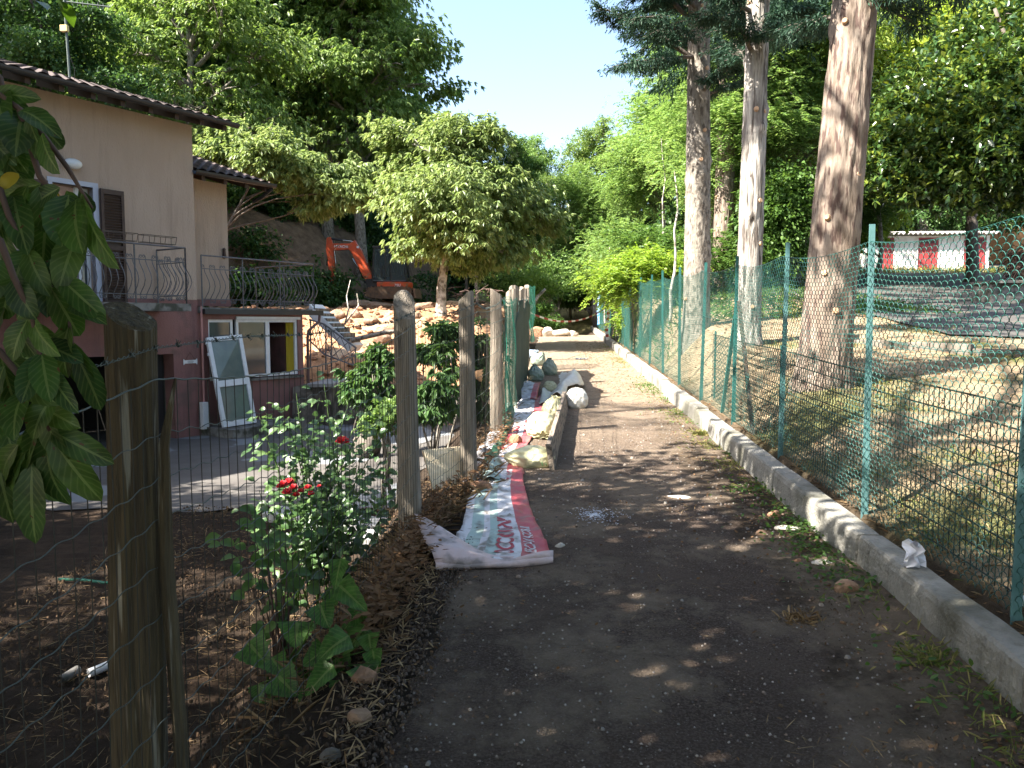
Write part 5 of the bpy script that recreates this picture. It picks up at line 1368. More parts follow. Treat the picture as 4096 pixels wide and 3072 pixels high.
# stones on the banners
def gp(u, v): return onpath(u, v)
for i, (u, v, w, h, lab) in enumerate([(1116, 962, .085, .07, 'broken orange stone weighing down the banner beside the tied yellow bag'), (1046, 1006, .075, .065, 'brown stone at the left edge of the banner near the grass tuft'), (1043, 1030, .065, .04, 'flat pale orange stone between two banners'), (1040, 1064, .095, .055, 'rounded tan stone on the banner beside the third wooden post')]):
    c = gp(u, v); rock('stone', (c[0], c[1], c[2] + h * .75), (w, w * .75, h), 40 + i, 'brick', lab, 'stones holding down the banners')
# stones across the far end
for i, (u, v, w, h, m, lab) in enumerate([(1160, 722, .30, .20, 'brick', 'orange block at the left end of the row of blocks across the path'), (1182, 722, .28, .18, 'stone', 'brownish block second from the left in the row across the path'), (1212, 721, .34, .17, 'stone', 'bright white block third in the row across the path'), (1238, 718, .24, .11, 'stone', 'low white block at the right end of the row across the path')]):
    c = at(u, v + 2, 30.8); c[2] = GR * 30.8; w *= 1.2; h *= 1.25; rock('block', (c[0], c[1], c[2] + h * .7), (w, w * .6, h), 60 + i, m, lab, 'stone blocks laid across the path')
# stones and scraps along the right side
for i, (u, v, w, h, m, lab) in enumerate([(1673, 1118, .05, .035, 'brick', 'reddish brick fragment behind the white slab by the kerb'), (1645, 1157, .04, .03, 'stonebrown', 'small brown stone left of the white slab'), (1830, 1282, .075, .05, 'stonebrown', 'large rounded brown stone by the kerb'),
                                       (1575, 1098, .03, .02, 'stonebrown', 'small dark stone upstream of the brick fragment'), (1705, 1146, .10, .025, 'stone', 'white broken tile slab lying by the kerb'), (1778, 1222, .07, .025, 'stone', 'pale flat fragment between the white slab and the large brown stone'),
                                       (1468, 1075, .12, .012, 'stone', 'flat white plaster slab embedded in the path'), (1210, 1183, .035, .022, 'stone', 'small cream shell shaped stone on the path right of the banner'), (1722, 1215, .03, .02, 'brick', 'small orange stone left of the pale flat fragment'),
                                       (1330, 985, .02, .015, 'stonebrown', 'little stone in the sun on the middle of the path'), (1560, 925, .05, .03, 'stonebrown', 'earthy stone in the weeds by the kerb')]):
    c = gp(u, v); rock('stone', (c[0], c[1], c[2] + h * .5), (w, w * .6, h), 80 + i, m, lab)
# rubble on the heap
rb = []
for i in range(46):
    u = R.uniform(690, 1060); yv = R.uniform(17.5, 24.5)
    p = at(u, 700, yv)
    if p[0] > -1.2: continue
    sz = R.choice([.10, .14, .18, .24, .30]) * (1.0 if i > 4 else 1.3)
    rb.append((p[0], yv, sz, i))
pos = {}
for x, y, sz, i in rb:
    z = gz(x, y)
    depth = 'low' if y < 19.5 else ('half way up' if y < 22 else 'high')
    side = 'left' if x < -6 else ('in the middle' if x < -3.5 else 'right')
    o = rock('boulder', (x, y, z + sz * .25), (sz, sz * .7, sz * .6), 200 + i, 'rubblestone' if i % 3 else 'brick', 'rough boulder lying %s on the orange soil heap, %s' % (depth, side), 'boulders strewn on the soil heap', 'boulder')
rg = np.random.default_rng(77); mb = MB()
for i in range(2000):
    y = rg.uniform(16.4, 27); x = rg.uniform(-11, -1.4); z = gz(x, y); s_ = .03 + .11 * rg.uniform(0, 1) ** 2
    mb.add(rockV((x, y, z + s_ * .2), (s_, s_ * .8, s_ * .6), i, False), IF2)
o = mb.build('rubble', M['brick']); tag(o, 'countless orange clods and stone chips covering the soil heap', 'rubble', None, 'stuff')
# big slabs below the digger
for i, (u, v, y, sx, sz, lab) in enumerate([(775, 662, 27.5, .8, .42, 'concrete block at the top of the heap under the digger, left'), (820, 664, 27.2, .6, .40, 'concrete block at the top of the heap under the digger, right')]):
    p = at(u, v, y); mb = MB(); mb.add(rockV((p[0], y, p[2]), (sx * .8, .35, sz * .55), 340 + i), IF); o = mb.build('concrete_block', M['rubblestone']); tag(o, lab, 'block')
# roots and sticks
for i, (u, v, y, pts, lab) in enumerate([(745, 700, 19, [(0, 0), (8, -32), (4, -60), (12, -95)], 'bent pale root sticking up left of the boulders'), (745, 700, 19.2, [(0, 0), (30, -40), (26, -66)], 'short pale stick right of the bent root'), (800, 722, 18.6, [(-70, 20), (-20, 8), (30, -4), (95, -12)], 'thick grey log lying across the foot of the heap'),
                                     (1190, 640, 24, [(-60, 38), (-38, 20), (-28, 0), (-12, -16)], 'pale sawn branch leaning by the last fence post')]):
    mb = MB(); P = [at(u + a, v + b, y + .1 * k) for k, (a, b) in enumerate(pts)]; mb.tube(P, [.07, .06, .05, .04][:len(P)] if i >= 2 else [.025, .02, .012, .006][:len(P)], 7, wob=.15)
    o = mb.build('branch', M['barkpale' if i != 2 else 'barkgrey'], None, True); tag(o, lab, 'branch')
# pile of dry brushwood behind the heap
mb = MB()
for i in range(60):
    c = at(1020 + R.uniform(-45, 55), 618, 27.5 + R.uniform(-.8, .8)); d = np.array([R.uniform(-1, 1), R.uniform(-.5, .5), R.uniform(-.15, .5)]) * R.uniform(.4, .9)
    c[2] = gz(c[0], c[1]) + R.uniform(.1, .8); mb.tube([c - d * .5, c + [0, 0, .03], c + d * .5], [.018, .013, .004], 4)
o = mb.build('brushwood_pile', M['twig']); tag(o, 'pile of dry brushwood at the back of the soil heap right of the digger', 'brushwood')

# ================================================================ stair with railing right of the house, stone walls
def stair():
    t = thing('outside_stair', (float(at(700, 740, 19)[0]), 19.2, G0 + .6), 'broken white outside stair with a dark lattice railing right of the house', 'stair')
    y = 18.4
    mb = MB(); a, b, c, d = at(668, 684, y), at(700, 688, y), at(775, 752, y), at(752, 760, y)
    sh_ = np.array([0, 1.1, 0])
    mb.hexa([a, d, d + sh_, a + sh_, a + [0, 0, .30], d + [.1, 0, .14], d + sh_ + [.1, 0, .14], a + sh_ + [0, 0, .30]]); mb.build('flight', M['frame'], t)
    mb = MB()
    for i in range(7):
        q = a + (d - a) * (i + .5) / 7; mb.box(q + [0, .55, .20], (.2, 1.08, .12))
    mb.build('steps', M['slab'], t)
    mb = MB(); y = 18.2
    top = [at(668, 690, y), at(700, 700, y), at(770, 752, y)]; bot = [at(668, 735, y), at(700, 765, y), at(765, 790, y)]
    mb.tube(top, .022, 6); mb.tube(bot, .018, 6)
    for u, v0, v1 in ((671, 690, 795), (704, 703, 800), (716, 712, 800), (768, 752, 790)): mb.tube([at(u, v0, y), at(u, v1, y)], .018, 6)
    for k in range(8):
        f = k / 8; g = (k + 2) / 8
        def on(L_, f):
            f = min(1, f) * 2; i = int(min(f, 1.999)); return L_[i] + (L_[i + 1] - L_[i]) * (f - i)
        mb.tube([on(top, f), on(bot, g)], .009, 5); mb.tube([on(bot, f), on(top, g)], .009, 5)
    mb.build('lattice_railing', M['iron'], t)
    # stone planter wall with coping
    t = thing('garden_wall', (float(at(700, 830, 17)[0]), 17, G0), 'low grey stone wall with a slab coping at the right corner of the house', 'wall')
    mb = MB(); p0 = at(662, 850, 17.0); p1 = at(716, 850, 16.0); d_ = np.array([.0, 1.6, 0])
    def zc(p, z): return np.array([p[0], p[1], z])
    mb.hexa([zc(p0, G0), zc(p1, G0), zc(p1 + d_, G0), zc(p0 + d_, G0), zc(p0, .12), zc(p1, .22), zc(p1 + d_, .22), zc(p0 + d_, .12)]); mb.build('wall', M['stonewall'], t)
    mb = MB(); mb.hexa([zc(p0 - [.05, .08, 0], .121), zc(p1 + [.08, -.08, 0], .221), zc(p1 + d_, .221), zc(p0 + d_, .121), zc(p0 - [.05, .08, 0], .19), zc(p1 + [.08, -.08, 0], .29), zc(p1 + d_, .29), zc(p0 + d_, .19)]); mb.build('coping', M['yardslab'], t)
    for i, (u, v, y) in enumerate(((745, 800, 17.2), (785, 830, 16.0))):
        pass
    t = thing('retaining_wall', (-5.0, 16.6, G0), 'dark stone retaining wall at the foot of the soil heap behind the yard', 'wall')
    mb = MB(); n = 20; P = np.zeros((n, 2, 3))
    for i in range(n):
        x = -5.6 + 4.2 * i / (n - 1); yv = 16.5 + .1 * sin(i); P[i, 0] = (x, yv, G0 - .1); P[i, 1] = (x, yv + .15, .15 + .08 * sin(i * 2.3))
    mb.grid(P); P2 = P + np.array([0, .35, 0]); mb.grid(P2[:, ::-1]); mb.grid(np.stack([P[:, 1], P2[:, 1]], 1)); mb.build('wall', M['stonewall'], t)
M['stonewall'] = mat('dark_stone_wall', (.10, .085, .07), .95, (.20, .17, .14), 5, bump=1, bscale=10, c3=(.045, .04, .03), s3=4)
M['yardslab'] = mat('pale_slab', (.28, .28, .28), .8, (.36, .36, .35), 4)
stair()
# raised step slab in the yard (pale kerbstone) and wet patch edge
c = at(760, 860, 12.5); c[2] = G0
t = thing('stone_ball', c, 'round grey stone behind the roses by the yard edge', 'stone')
mb = MB(); mb.add(rockV((c[0] + .2, c[1], G0 + .2), (.26, .24, .24), 500), IF); mb.build('stone_body', M['stonewall'], t, True)
t = thing('edging_slab', (-2.7, 8.5, G0), 'pale concrete edging slab in the yard left of the second wooden post', 'slab')
mb = MB(); mb.box((-2.45, 8.3, -.60), (1.5, .35, .12), -.35); mb.build('slab_body', M['yardslab'], t, bevel=.02)
mb = MB(); mb.box((-2.0, 7.3, -.52), (.9, .30, .16), -.2); o = mb.build('edging_slab', M['yardslab'], None, bevel=.02); tag(o, 'second pale edging slab nearer to the wire fence', 'slab')
# white plastic chair piece and pipes in the yard soil
for i, (u, v, y, dx, dy, lab) in enumerate([(180, 1190, 4.6, .07, .10, 'white speckled pipe end lying in the dark soil left of the near post'), (118, 1195, 4.5, .03, .13, 'dull grey pipe piece beside the white pipe end')]):
    p = at(u, v, y); mb = MB(); z = gz(p[0], y) + .04
    prof = []
    a = np.array([p[0], y, z]); b = a + np.array([dx, dy, .01]); mb.tube([a, b], .028, 14, cap=False); mb.tube([b, a], .023, 14, cap=False)
    for q in (a, b): pass
    o = mb.build('pipe', M['white' if i == 0 else 'slab'], None, True); tag(o, lab, 'pipe')
# green hose
mb = MB(); pts = [at(u, v, y) for u, v, y in ((120, 1105, 6.3), (170, 1100, 6.3), (220, 1112, 6.2), (300, 1108, 6.2), (345, 1120, 6.1), (365, 1105, 6.4))]
pts = [np.array([p[0], p[1], gz(p[0], p[1]) + .04]) for p in pts]; mb.tube(pts, .012, 6); o = mb.build('garden_hose', M['net'], None, True); tag(o, 'thin green garden hose on the yard edge behind the near post', 'hose')
# ribbed yellow panel
t = thing('ribbed_panel', (-.98, 6.3, .2), 'sunlit yellow ribbed board propped behind the third wooden post', 'panel')
pc = [at(912, 972, 6.2), at(1002, 963, 6.55), at(1000, 1048, 6.35), at(935, 1056, 6.0)]
mb = MB(); n = 50; P = np.zeros((n, 2, 3))
nn = norm(np.cross(pc[1] - pc[0], pc[3] - pc[0]))
for i in range(n):
    f = i / (n - 1); off = nn * .004 * (1 if i % 2 else -1); P[i, 0] = pc[0] + (pc[1] - pc[0]) * f + off; P[i, 1] = pc[3] + (pc[2] - pc[3]) * f + off
mb.grid(P); P2 = P + nn * .012; mb.grid(P2[:, ::-1]); mb.build('sheet', M['ply'], t)

# ================================================================ banners, bags, board
def text_on(s, size, mp, m, parent, name, ext=0.0, align='LEFT', inset=0.0):
    """flat lettering wrapped on a curved sheet; mp maps (x along, y across) to a point"""
    cu = bpy.data.curves.new(name, 'FONT'); cu.body = s; cu.size = size; cu.align_x = align; cu.offset = inset; cu.resolution_u = 4
    o = bpy.data.objects.new('tmp', cu); link(o); bpy.context.view_layer.update()
    me = bpy.data.meshes.new_from_object(o.evaluated_get(bpy.context.evaluated_depsgraph_get())); bpy.data.objects.remove(o)
    import bmesh
    bm = bmesh.new(); bm.from_mesh(me); bmesh.ops.triangulate(bm, faces=bm.faces[:])
    bmesh.ops.subdivide_edges(bm, edges=[e for e in bm.edges if e.calc_length() > size * .25], cuts=1)
    rl = rootloc(parent)
    for v in bm.verts: v.co = Vector(np.array(mp(v.co.x, v.co.y)) - rl)
    bm.to_mesh(me); bm.free(); me.materials.clear(); me.materials.append(M[m])
    ob = bpy.data.objects.new(name, me); link(ob); ob.parent = parent; return ob
def sheet(name, left, right, cols, label, seed, amp=.012, n=60, kk=26, thick=.0025, cat='banner', curl=None, lift=.012):
    """a lying sheet between a left and a right edge line (lists of (x,y)), coloured in lengthwise bands"""
    L_ = np.array(left, float); Rr = np.array(right, float)
    s = np.linspace(0, 1, n); f = np.linspace(0, 1, kk)
    def interp(E_, s): 
        t = np.linspace(0, 1, len(E_)); return np.stack([np.interp(s, t, E_[:, j]) for j in range(E_.shape[1])], -1)
    def surf(a, b, off=0):
        a = np.asarray(a, float); b = np.asarray(b, float)
        l = interp(L_, a); r = interp(Rr, a); p = l + (r - l) * b[..., None]
        x, y = p[..., 0], p[..., 1]
        z = GR * y + lift + amp * (1.2 + vnoise(x, y, 9, seed) + .6 * vnoise(x, y, 21, seed + 1) + 1.1 * (1 - np.abs(np.sin(y * 7.3 + x * 3 + seed + .8 * np.sin(x * 9)))) ** 5 + .8 * (1 - np.abs(np.sin(x * 11 - y * 2.3 + seed))) ** 6) + off
        if curl is not None: dz = curl(a, b); z = z + dz
        if p.shape[-1] > 2: z = z + p[..., 2]
        return np.stack([x, y, z], -1)
    Sg, Fg = np.meshgrid(s, f, indexing='ij')
    t = thing(name, tuple(surf(.5, .5)), label, cat)
    mb = MB(); P = surf(Sg, Fg); mats = []
    mb.add(P.reshape(-1, 3), [])
    for i in range(n - 1):
        for k in range(kk - 1):
            fm = (f[k] + f[k + 1]) / 2; sm = (s[i] + s[i + 1]) / 2
            m_ = 0
            for q, (b, mm) in enumerate(cols):
                if fm <= b: m_ = q; break
            mb.f.append([i * kk + k, i * kk + k + 1, (i + 1) * kk + k + 1, (i + 1) * kk + k]); mb.m.append(m_)
    sh_ = mb.build('sheet', [M[c[1]] for c in cols], t, True)
    so_ = sh_.modifiers.new('thickness', 'SOLIDIFY'); so_.thickness = thick
    return t, surf
def G2(u, v): p = onpath(u, v); return (float(p[0]), float(p[1]))
# the near banner with the red band and the lettering
Lft = [(-.66, 4.35), (-.63, 4.75), (-.60, 5.1), (-.62, 5.5), (-.645, 5.9), (-.63, 6.25), (-.58, 6.7)]
Rgt = [(.0, 4.50), (-.01, 4.62), (-.06, 4.95), (-.12, 5.3), (-.18, 5.8), (-.235, 6.35), (-.27, 6.9)]
t, sf = sheet('banner', Lft, Rgt, [(.12, 'tarp_w'), (.30, 'tarp_g'), (.36, 'tarp_w'), (.47, 'tarp_g'), (.72, 'tarp_w'), (1.0, 'tarp_r')], 'crumpled advertising banner with red and white bands and lettering lying nearest to the viewer', 3, .014)
Ln = 2.35
M['red_ink'] = mat('red_ink', (.42, .03, .05), .5, (.36, .06, .07), 15); M['white_ink'] = mat('white_ink', (.62, .60, .62), .5, (.5, .45, .46), 15)
def mp1(a0, b0, sgn=1):
    return lambda x, y: sf(a0 + x / Ln, b0 - y * 1.55, .0045)
text_on('OCCOVINI', .17, mp1(.10, .64), 'red_ink', t, 'lettering', inset=.004)
text_on('M ESCAVATORI', .105, mp1(.09, .86), 'white_ink', t, 'lettering', inset=.002)
# the thrown-over end of the banner: its faded back
def flap():
    n, k = 26, 12; mb = MB(); P = np.zeros((n, k, 3))
    for i in range(n):
        f = i / (n - 1)
        x0 = .005 - .665 * f; y0 = 4.50 - .15 * f - .04 * sin(f * 3)          # fold line, from the right corner to the left
        w_ = .10 + .36 * ss(.35, 1, f) + .02 * sin(f * 11)
        for j in range(k):
            g = j / (k - 1)
            zz = .022 + .03 * sin(pi * min(1, g * 2.2)) + .17 * ss(.45, 1, f) * g + .012 * sin(f * 9 + g * 4)
            x = x0 - .20 * g * ss(.3, 1, f) ; yv = y0 + w_ * g
            P[i, j] = (x, yv, GR * yv + float(zz) + .012)
    mb.grid(P); o = mb.build('turned_end', M['tarp_p'], t, True); m_ = o.modifiers.new('thickness', 'SOLIDIFY'); m_.thickness = .003
    mb = MB(); P = np.zeros((n, 9, 3))
    for i in range(n):
        f = i / (n - 1); x0 = .005 - .665 * f; y0 = 4.50 - .15 * f - .04 * sin(f * 3)
        for j in range(9):
            a = -pi / 2 - pi * j / 8; r = .020 + .006 * sin(f * 8)
            P[i, j] = (x0, y0 + .012 + r * cos(a), GR * y0 + .024 + r * sin(a))
    mb.grid(P); mb.build('fold', M['tarp_p'], t, True)
flap()
# second and third banners further up the path
def row(pts): return [G2(u, v) for u, v in pts]
t2_, sf2 = sheet('banner', row([(1000, 1075), (1020, 1040), (1040, 1010), (1052, 975), (1062, 945), (1088, 905), (1095, 870)]), row([(1133, 1030), (1128, 1000), (1140, 965), (1158, 935), (1170, 905), (1182, 880), (1184, 858)]),
                 [(.25, 'tarp_g'), (.42, 'tarp_w'), (.66, 'tarp_w'), (1.0, 'tarp_r')], 'second banner with large red letters lying behind the near one among the bags', 11, .012)
text_on('ONORDO', .17, lambda x, y: sf2(.40 + x / 3.1, .55 - y * 1.9, .006), 'red_ink', t2_, 'lettering', inset=.004)
text_on('BAR', .13, lambda x, y: sf2(.62 + x / 3.1, .80 - y * 1.9, .006), 'red_ink', t2_, 'lettering', inset=.003)
def tuckedsheet(pts_l, pts_r, cols, lab, seed, hump, **kw):
    return sheet('sheet', pts_l, pts_r, cols, lab, seed, .02, 30, 14, .003, 'sheet', curl=hump, **kw)
tuckedsheet(row([(1003, 1010), (1030, 985), (1050, 955), (1070, 930), (1085, 905)]), row([(1062, 1015), (1080, 985), (1092, 955), (1100, 935), (1110, 915)]), [(.7, 'tarp_w'), (1, 'greentarp')], 'pale blue white sheet with a green edge bunched beside the wooden posts', 21, lambda a, b: .05 * np.sin(pi * b) * (1 + .5 * np.sin(a * 9)))
tuckedsheet(row([(1062, 935), (1078, 915), (1095, 895)]), row([(1100, 940), (1108, 915), (1112, 895)]), [(1, 'greentarp')], 'small folded dark green tarpaulin at the foot of the fourth wooden post', 23, lambda a, b: .09 * np.sin(pi * b))
tuckedsheet(row([(990, 1058), (1000, 1030), (1020, 1012)]), row([(1080, 1045), (1075, 1022), (1090, 1005)]), [(.5, 'tarp_w'), (1, 'tarp_g')], 'torn scrap of white and pale green sheeting under the stones', 25, lambda a, b: .03 * np.sin(pi * b * 2) ** 2)
tuckedsheet(row([(1095, 866), (1110, 845), (1122, 826)]), row([(1160, 868), (1165, 850), (1168, 832)]), [(.3, 'greentarp'), (.75, 'tarp_w'), (1, 'tarp_r')], 'far crumpled end of a banner rolled up before the tied bags', 27, lambda a, b: .07 * np.sin(pi * a))
# big white sheet draped over the far end of the board
P0 = [(1164, 880), (1172, 850), (1190, 828), (1212, 806)]; P1 = [(1220, 880), (1226, 855), (1256, 850), (1262, 838)]
t, sw = sheet('white_sheet', row(P0), row(P1), [(1, 'bagwhite')], 'dazzling white plastic sheet draped over the far end of the board', 31, .016, 36, 24, .004, 'sheet', curl=lambda a, b: .20 * ss(.25, .75, b) * ss(1.15, .8, b * 1.0) + .05 * np.sin(a * 6 + b * 5))
# board on edge
t = thing('board', (.1, 8.9, GR * 8.9), 'long weathered board standing on its edge along the bags', 'board')
mb = MB(); A = np.array([-.005, 6.95]); B = np.array([.19, 10.9]); d_ = norm(B - A); s_ = np.array([d_[1], -d_[0]]) * .022; n = 16; P = np.zeros((n, 5, 3))
for i in range(n):
    f = i / (n - 1); c = A + (B - A) * f; b = GR * c[1]; hh = .235 + .006 * sin(i * 1.9)
    lean = np.array([-.035, 0])
    for k, (s0, z) in enumerate(((-1, .0), (-1, hh), (1, hh), (1, .0), (-1, .0))):
        q = c + s_ * s0 + lean * (z / .23); P[i, k] = (q[0], q[1], b + z + .004)
mb.grid(P); mb.f.append([0, 1, 2, 3]); mb.m.append(0); mb.f.append([(n - 1) * 5 + j for j in (3, 2, 1, 0)]); mb.m.append(0); mb.build('plank', M['board'], t, bevel=.004)
mb = MB(); q = A + (B - A) * .97; mb.box((q[0] - .06, q[1] - .25, GR * q[1] + .10), (.05, .05, .2)); q = A + (B - A) * .3; mb.box((q[0] - .07, q[1], GR * q[1] + .08), (.045, .045, .16)); mb.build('stake', M['board'], t)

def bag(name, c, rx, ry, rz, yaw, m, label, seed, neck=None, mark=None, group='filled plastic bags beside the board', tilt=0):
    """a filled bag: slumped body with creases; neck = (dx,dy,dz) direction of the tied mouth"""
    r_ = np.random.default_rng(seed); nA, nB = 44, 60; th = np.linspace(0, pi, nA)[:, None]; ph = np.linspace(0, 2 * pi, nB, endpoint=False)[None]
    e = .82
    sx = np.sign(np.cos(ph)) * np.abs(np.cos(ph)) ** e; sy = np.sign(np.sin(ph)) * np.abs(np.sin(ph)) ** e
    X = np.sin(th) ** .8 * sx; Y = np.sin(th) ** .8 * sy; Z = np.cos(th) * np.ones_like(ph)
    nd = norm(np.array(neck if neck is not None else (0, 0, 1.)))
    D = np.stack([X, Y, Z], -1)
    k = norm(D) @ nd                   # creases radiate from the neck
    a1 = np.cross(nd, [0.3, .2, .9]); a1 /= np.linalg.norm(a1); a2 = np.cross(nd, a1)
    ang = np.arctan2(D @ a2, D @ a1)
    cre = .055 * np.abs(np.sin(ang * 7 + seed)) * ss(-.1, .8, k) + .03 * np.sin(ang * 13 + 2 * seed) * ss(.2, .9, k)
    fold = .05 * np.abs(np.sin(X * 3 + Y * 4 + Z * 5 + seed)) + .03 * np.sin(X * 9 - Y * 7 + seed * 2) * np.sin(Z * 8 + seed)
    D = D * (1 - cre - fold)[..., None]
    if neck is not None: D = D + nd * (.22 * ss(.75, 1, k))[..., None]
    V = D * np.array([rx, ry, rz]); V[..., 2] = np.maximum(V[..., 2], -rz * .72) + rz * .72
    sl = 1 + .12 * (1 - V[..., 2] / (2 * rz)); V[..., 0] *= sl; V[..., 1] *= sl
    cy, sy_ = cos(yaw), sin(yaw); Rm = np.array([[cy, -sy_, 0], [sy_, cy, 0], [0, 0, 1]])
    Vw = V @ Rm.T + np.array([c[0], c[1], c[2] + .008])
    t = thing(name, (c[0], c[1], c[2]), label, 'bag', group)
    mb = MB(); mb.grid(Vw, closed=True); mb.build('bag_body', M[m], t, True)
    if neck is not None:
        nw = Rm @ nd; tip = Rm @ (nd * np.array([rx, ry, rz]) * .98 + [0, 0, 0]) + np.array([c[0], c[1], c[2] + rz * .72])
        q1 = norm(np.cross(nw, [.2, .1, .95])); q2 = np.cross(nw, q1); P = np.zeros((9, 28, 3)); R0 = min(rx, rz)
        for i in range(9):
            f = i / 8; rad = R0 * (.20 * (1 - f) + .10 if f < .3 else .10 + .42 * (f - .3))
            for j in range(28):
                a = 2 * pi * j / 28; rr_ = rad * (1 + .30 * sin(a * 5 + seed) * (.3 + f))
                P[i, j] = tip + nw * (f * R0 * .55 - .02) + q1 * rr_ * cos(a) + q2 * rr_ * sin(a) * .6
        mb = MB(); mb.grid(P, closed=True); o = mb.build('tied_mouth', M[m], t, True)
    if mark:
        mb = MB(); i0, j0, di, dj = mark
        for q in range(6):
            a = Vw[i0 + (q % 2) * 2, (j0 + q * dj) % nB]; b = Vw[i0 + di, (j0 + q * dj + 1) % nB]
            out = norm(a - np.array([c[0], c[1], c[2] + rz * .5])) * .005
            mb.tube([a + out, (a + b) / 2 + out * 1.1, b + out], .0035, 4)
        mb.build('printed_marks', M['print'], t)
    return t
def bp(u, v): p = onpath(u, v); return (float(p[0]), float(p[1]), float(p[2]))
c = bp(1152, 1016); bag('bag', (c[0] - .02, c[1] + .14, c[2]), .20, .13, .115, .12, 'bagcream', 'pale yellow filled bag lying flat before the near end of the board', 1, (-1, .25, .1), (24, 48, 5, 2))
c = bp(1168, 950); bag('bag', (c[0], c[1] + .12, c[2]), .155, .15, .17, .3, 'bagcream', 'plump pale yellow bag with its knot facing the viewer', 2, (-.15, -.95, -.25), (14, 30, 5, 2))
c = bp(1188, 922); bag('bag', (c[0] + .03, c[1] + .3, c[2]), .13, .15, .18, .1, 'bagcream', 'cream bag squeezed between the knotted bag and the board', 3, (.2, -.3, .9))
c = bp(1243, 885); bag('bag', (c[0] + .02, c[1] + .12, c[2]), .15, .14, .17, .2, 'bagwhite', 'white bag standing alone on the right side of the board', 4, None)
c = bp(1157, 824); bag('bag', (c[0], c[1] + .1, c[2]), .145, .13, .15, .2, 'baggreen', 'grey green bag with dark print in the shade beside the wrapped posts', 5, (-.1, .2, 1), (20, 42, 6, 2))
c = bp(1187, 812); bag('bag', (c[0], c[1] + .1, c[2]), .15, .13, .17, -.1, 'baggreen', 'upright grey green bag with a tall tied yellowish neck', 6, (0, 0, 1), (26, 42, 3, 3))
c = bp(1162, 791); bag('bag', (c[0], c[1] + .1, c[2] + .02), .16, .14, .15, .2, 'baggreen', 'dark grey green bag leaning behind the printed one', 7, (.5, -.2, .7))
c = bp(1147, 775); bag('bag', (c[0], c[1] + .1, c[2]), .17, .14, .13, .2, 'bagblue', 'blue and white plastic bag farthest back by the wrapped posts', 8, (.6, .1, .4))
c = bp(1196, 846); bag('bag', (c[0] - .06, c[1], c[2]), .11, .10, .10, .2, 'bagcream', 'small cream bag peeping from under the white sheet', 9, None)
# navy and yellow cloth
c = bp(1256, 777); mb = MB(); P = np.zeros((16, 12, 3))
for i in range(16):
    for k in range(12):
        x = c[0] + (i / 15 - .5) * .34; y = c[1] + (k / 11 - .5) * .22 + .05 * sin(i * .8)
        P[i, k] = (x, y, GR * y + .012 + .03 * abs(sin(i * 1.3 + k * .7)) * (1 if 0 < i < 15 else .2))
mb.grid(P)
for q in range(0, len(mb.f), 7): mb.m[q] = 1
o = mb.build('crumpled_cloth', [M['cloth_n'], M['cloth_y']], None, True); tag(o, 'crumpled navy and yellow cloth lying in the sun on the path', 'cloth')
# white ash or paint spill
c = bp(1285, 1114); mb = MB(); n = 40; pts = []
for i in range(n):
    a = 2 * pi * i / n; r = .085 * (1 + .35 * sin(a * 3 + 1) + .25 * sin(a * 7)); pts.append((c[0] + r * cos(a) * 1.0, c[1] + r * sin(a) * .9))
rg = np.random.default_rng(4); mbs = MB()
for i in range(420):
    a = rg.uniform(0, 2 * pi); r = abs(rg.normal(0, .075)); x = c[0] + r * cos(a) * 1.2; y = c[1] + r * sin(a) * 1.5; s_ = rg.uniform(.0015, .005)
    mbs.box((x, y, GR * y + .011), (s_ * 2, s_ * 2, .002), a)
o = mbs.build('white_spill', mat('white_powder', (.55, .56, .62), .9)); tag(o, 'scattered white powder flecks on the middle of the path', 'powder', None, 'stuff')
# crumpled paper on the kerb
p = np.array([1.80, float(at(1963, 1190, 3.9)[1]), GR * 3.9 + .2]); yk = 3.95; p = np.array([1.80, yk, GR * yk + .2])
mb = MB(); P = np.zeros((7, 7, 3))
for i in range(7):
    for k in range(7):
        a, b = i / 6 - .5, k / 6
        P[i, k] = p + np.array([a * .13 * (1 - b * .7) + .02 * sin(i * 2 + k), .03 * sin(i * 1.7 - k), .004 + b * .13 + .012 * cos(i * 2.3)])
mb.grid(P); o = mb.build('crumpled_paper', M['paper']); tag(o, 'crumpled white paper standing on the kerb against the fence', 'paper')
mb = MB(); q = np.array([2.0, 3.42, GR * 3.42 + .25]); mb.tube([q, q + [.07, -.01, -.02]], .024, 10); o = mb.build('plastic_cap', M['white'], None, True); tag(o, 'white cylindrical plastic cap in the dry grass under the fence', 'cap')

# barrier tape
yt = 21.0
A = at(1136, 671, 19.2); B = at(1312, 662, 24.9); t = thing('barrier_tape', tuple((A + B) / 2), 'red and white barrier tape sagging across the path between the fences', 'tape')
mb = MB(); n = 44; P = np.zeros((n + 1, 2, 3)); low = at(1215, 690, 21.5)
for i in range(n + 1):
    f = i / n; q = A + (B - A) * f - np.array([0, 0, .36]) * 4 * f * (1 - f); tw = .4 * sin(f * 14)
    wv = np.array([0, sin(tw), cos(tw)]) * .024; P[i, 0] = q - wv; P[i, 1] = q + wv
mb.grid(P); 
for q in range(len(mb.f)): mb.m[q] = (q // 2) % 2
o = mb.build('tape_span', [M['red'], M['white']], t); sm = o.modifiers.new('t', 'SOLIDIFY'); sm.thickness = .001
mb = MB(); P = np.zeros((25, 2, 3)); B2 = at(1312, 735, 24.9)
for i in range(25):
    f = i / 24; q = B + (B2 - B) * f + np.array([.03 * sin(f * 7), 0, 0]); P[i, 0] = q - [.05, 0, 0]; P[i, 1] = q + [.05, 0, .02]
mb.grid(P)
for q in range(len(mb.f)): mb.m[q] = (q // 2) % 2
mb.build('tape_tail', [M['red'], M['white']], t)
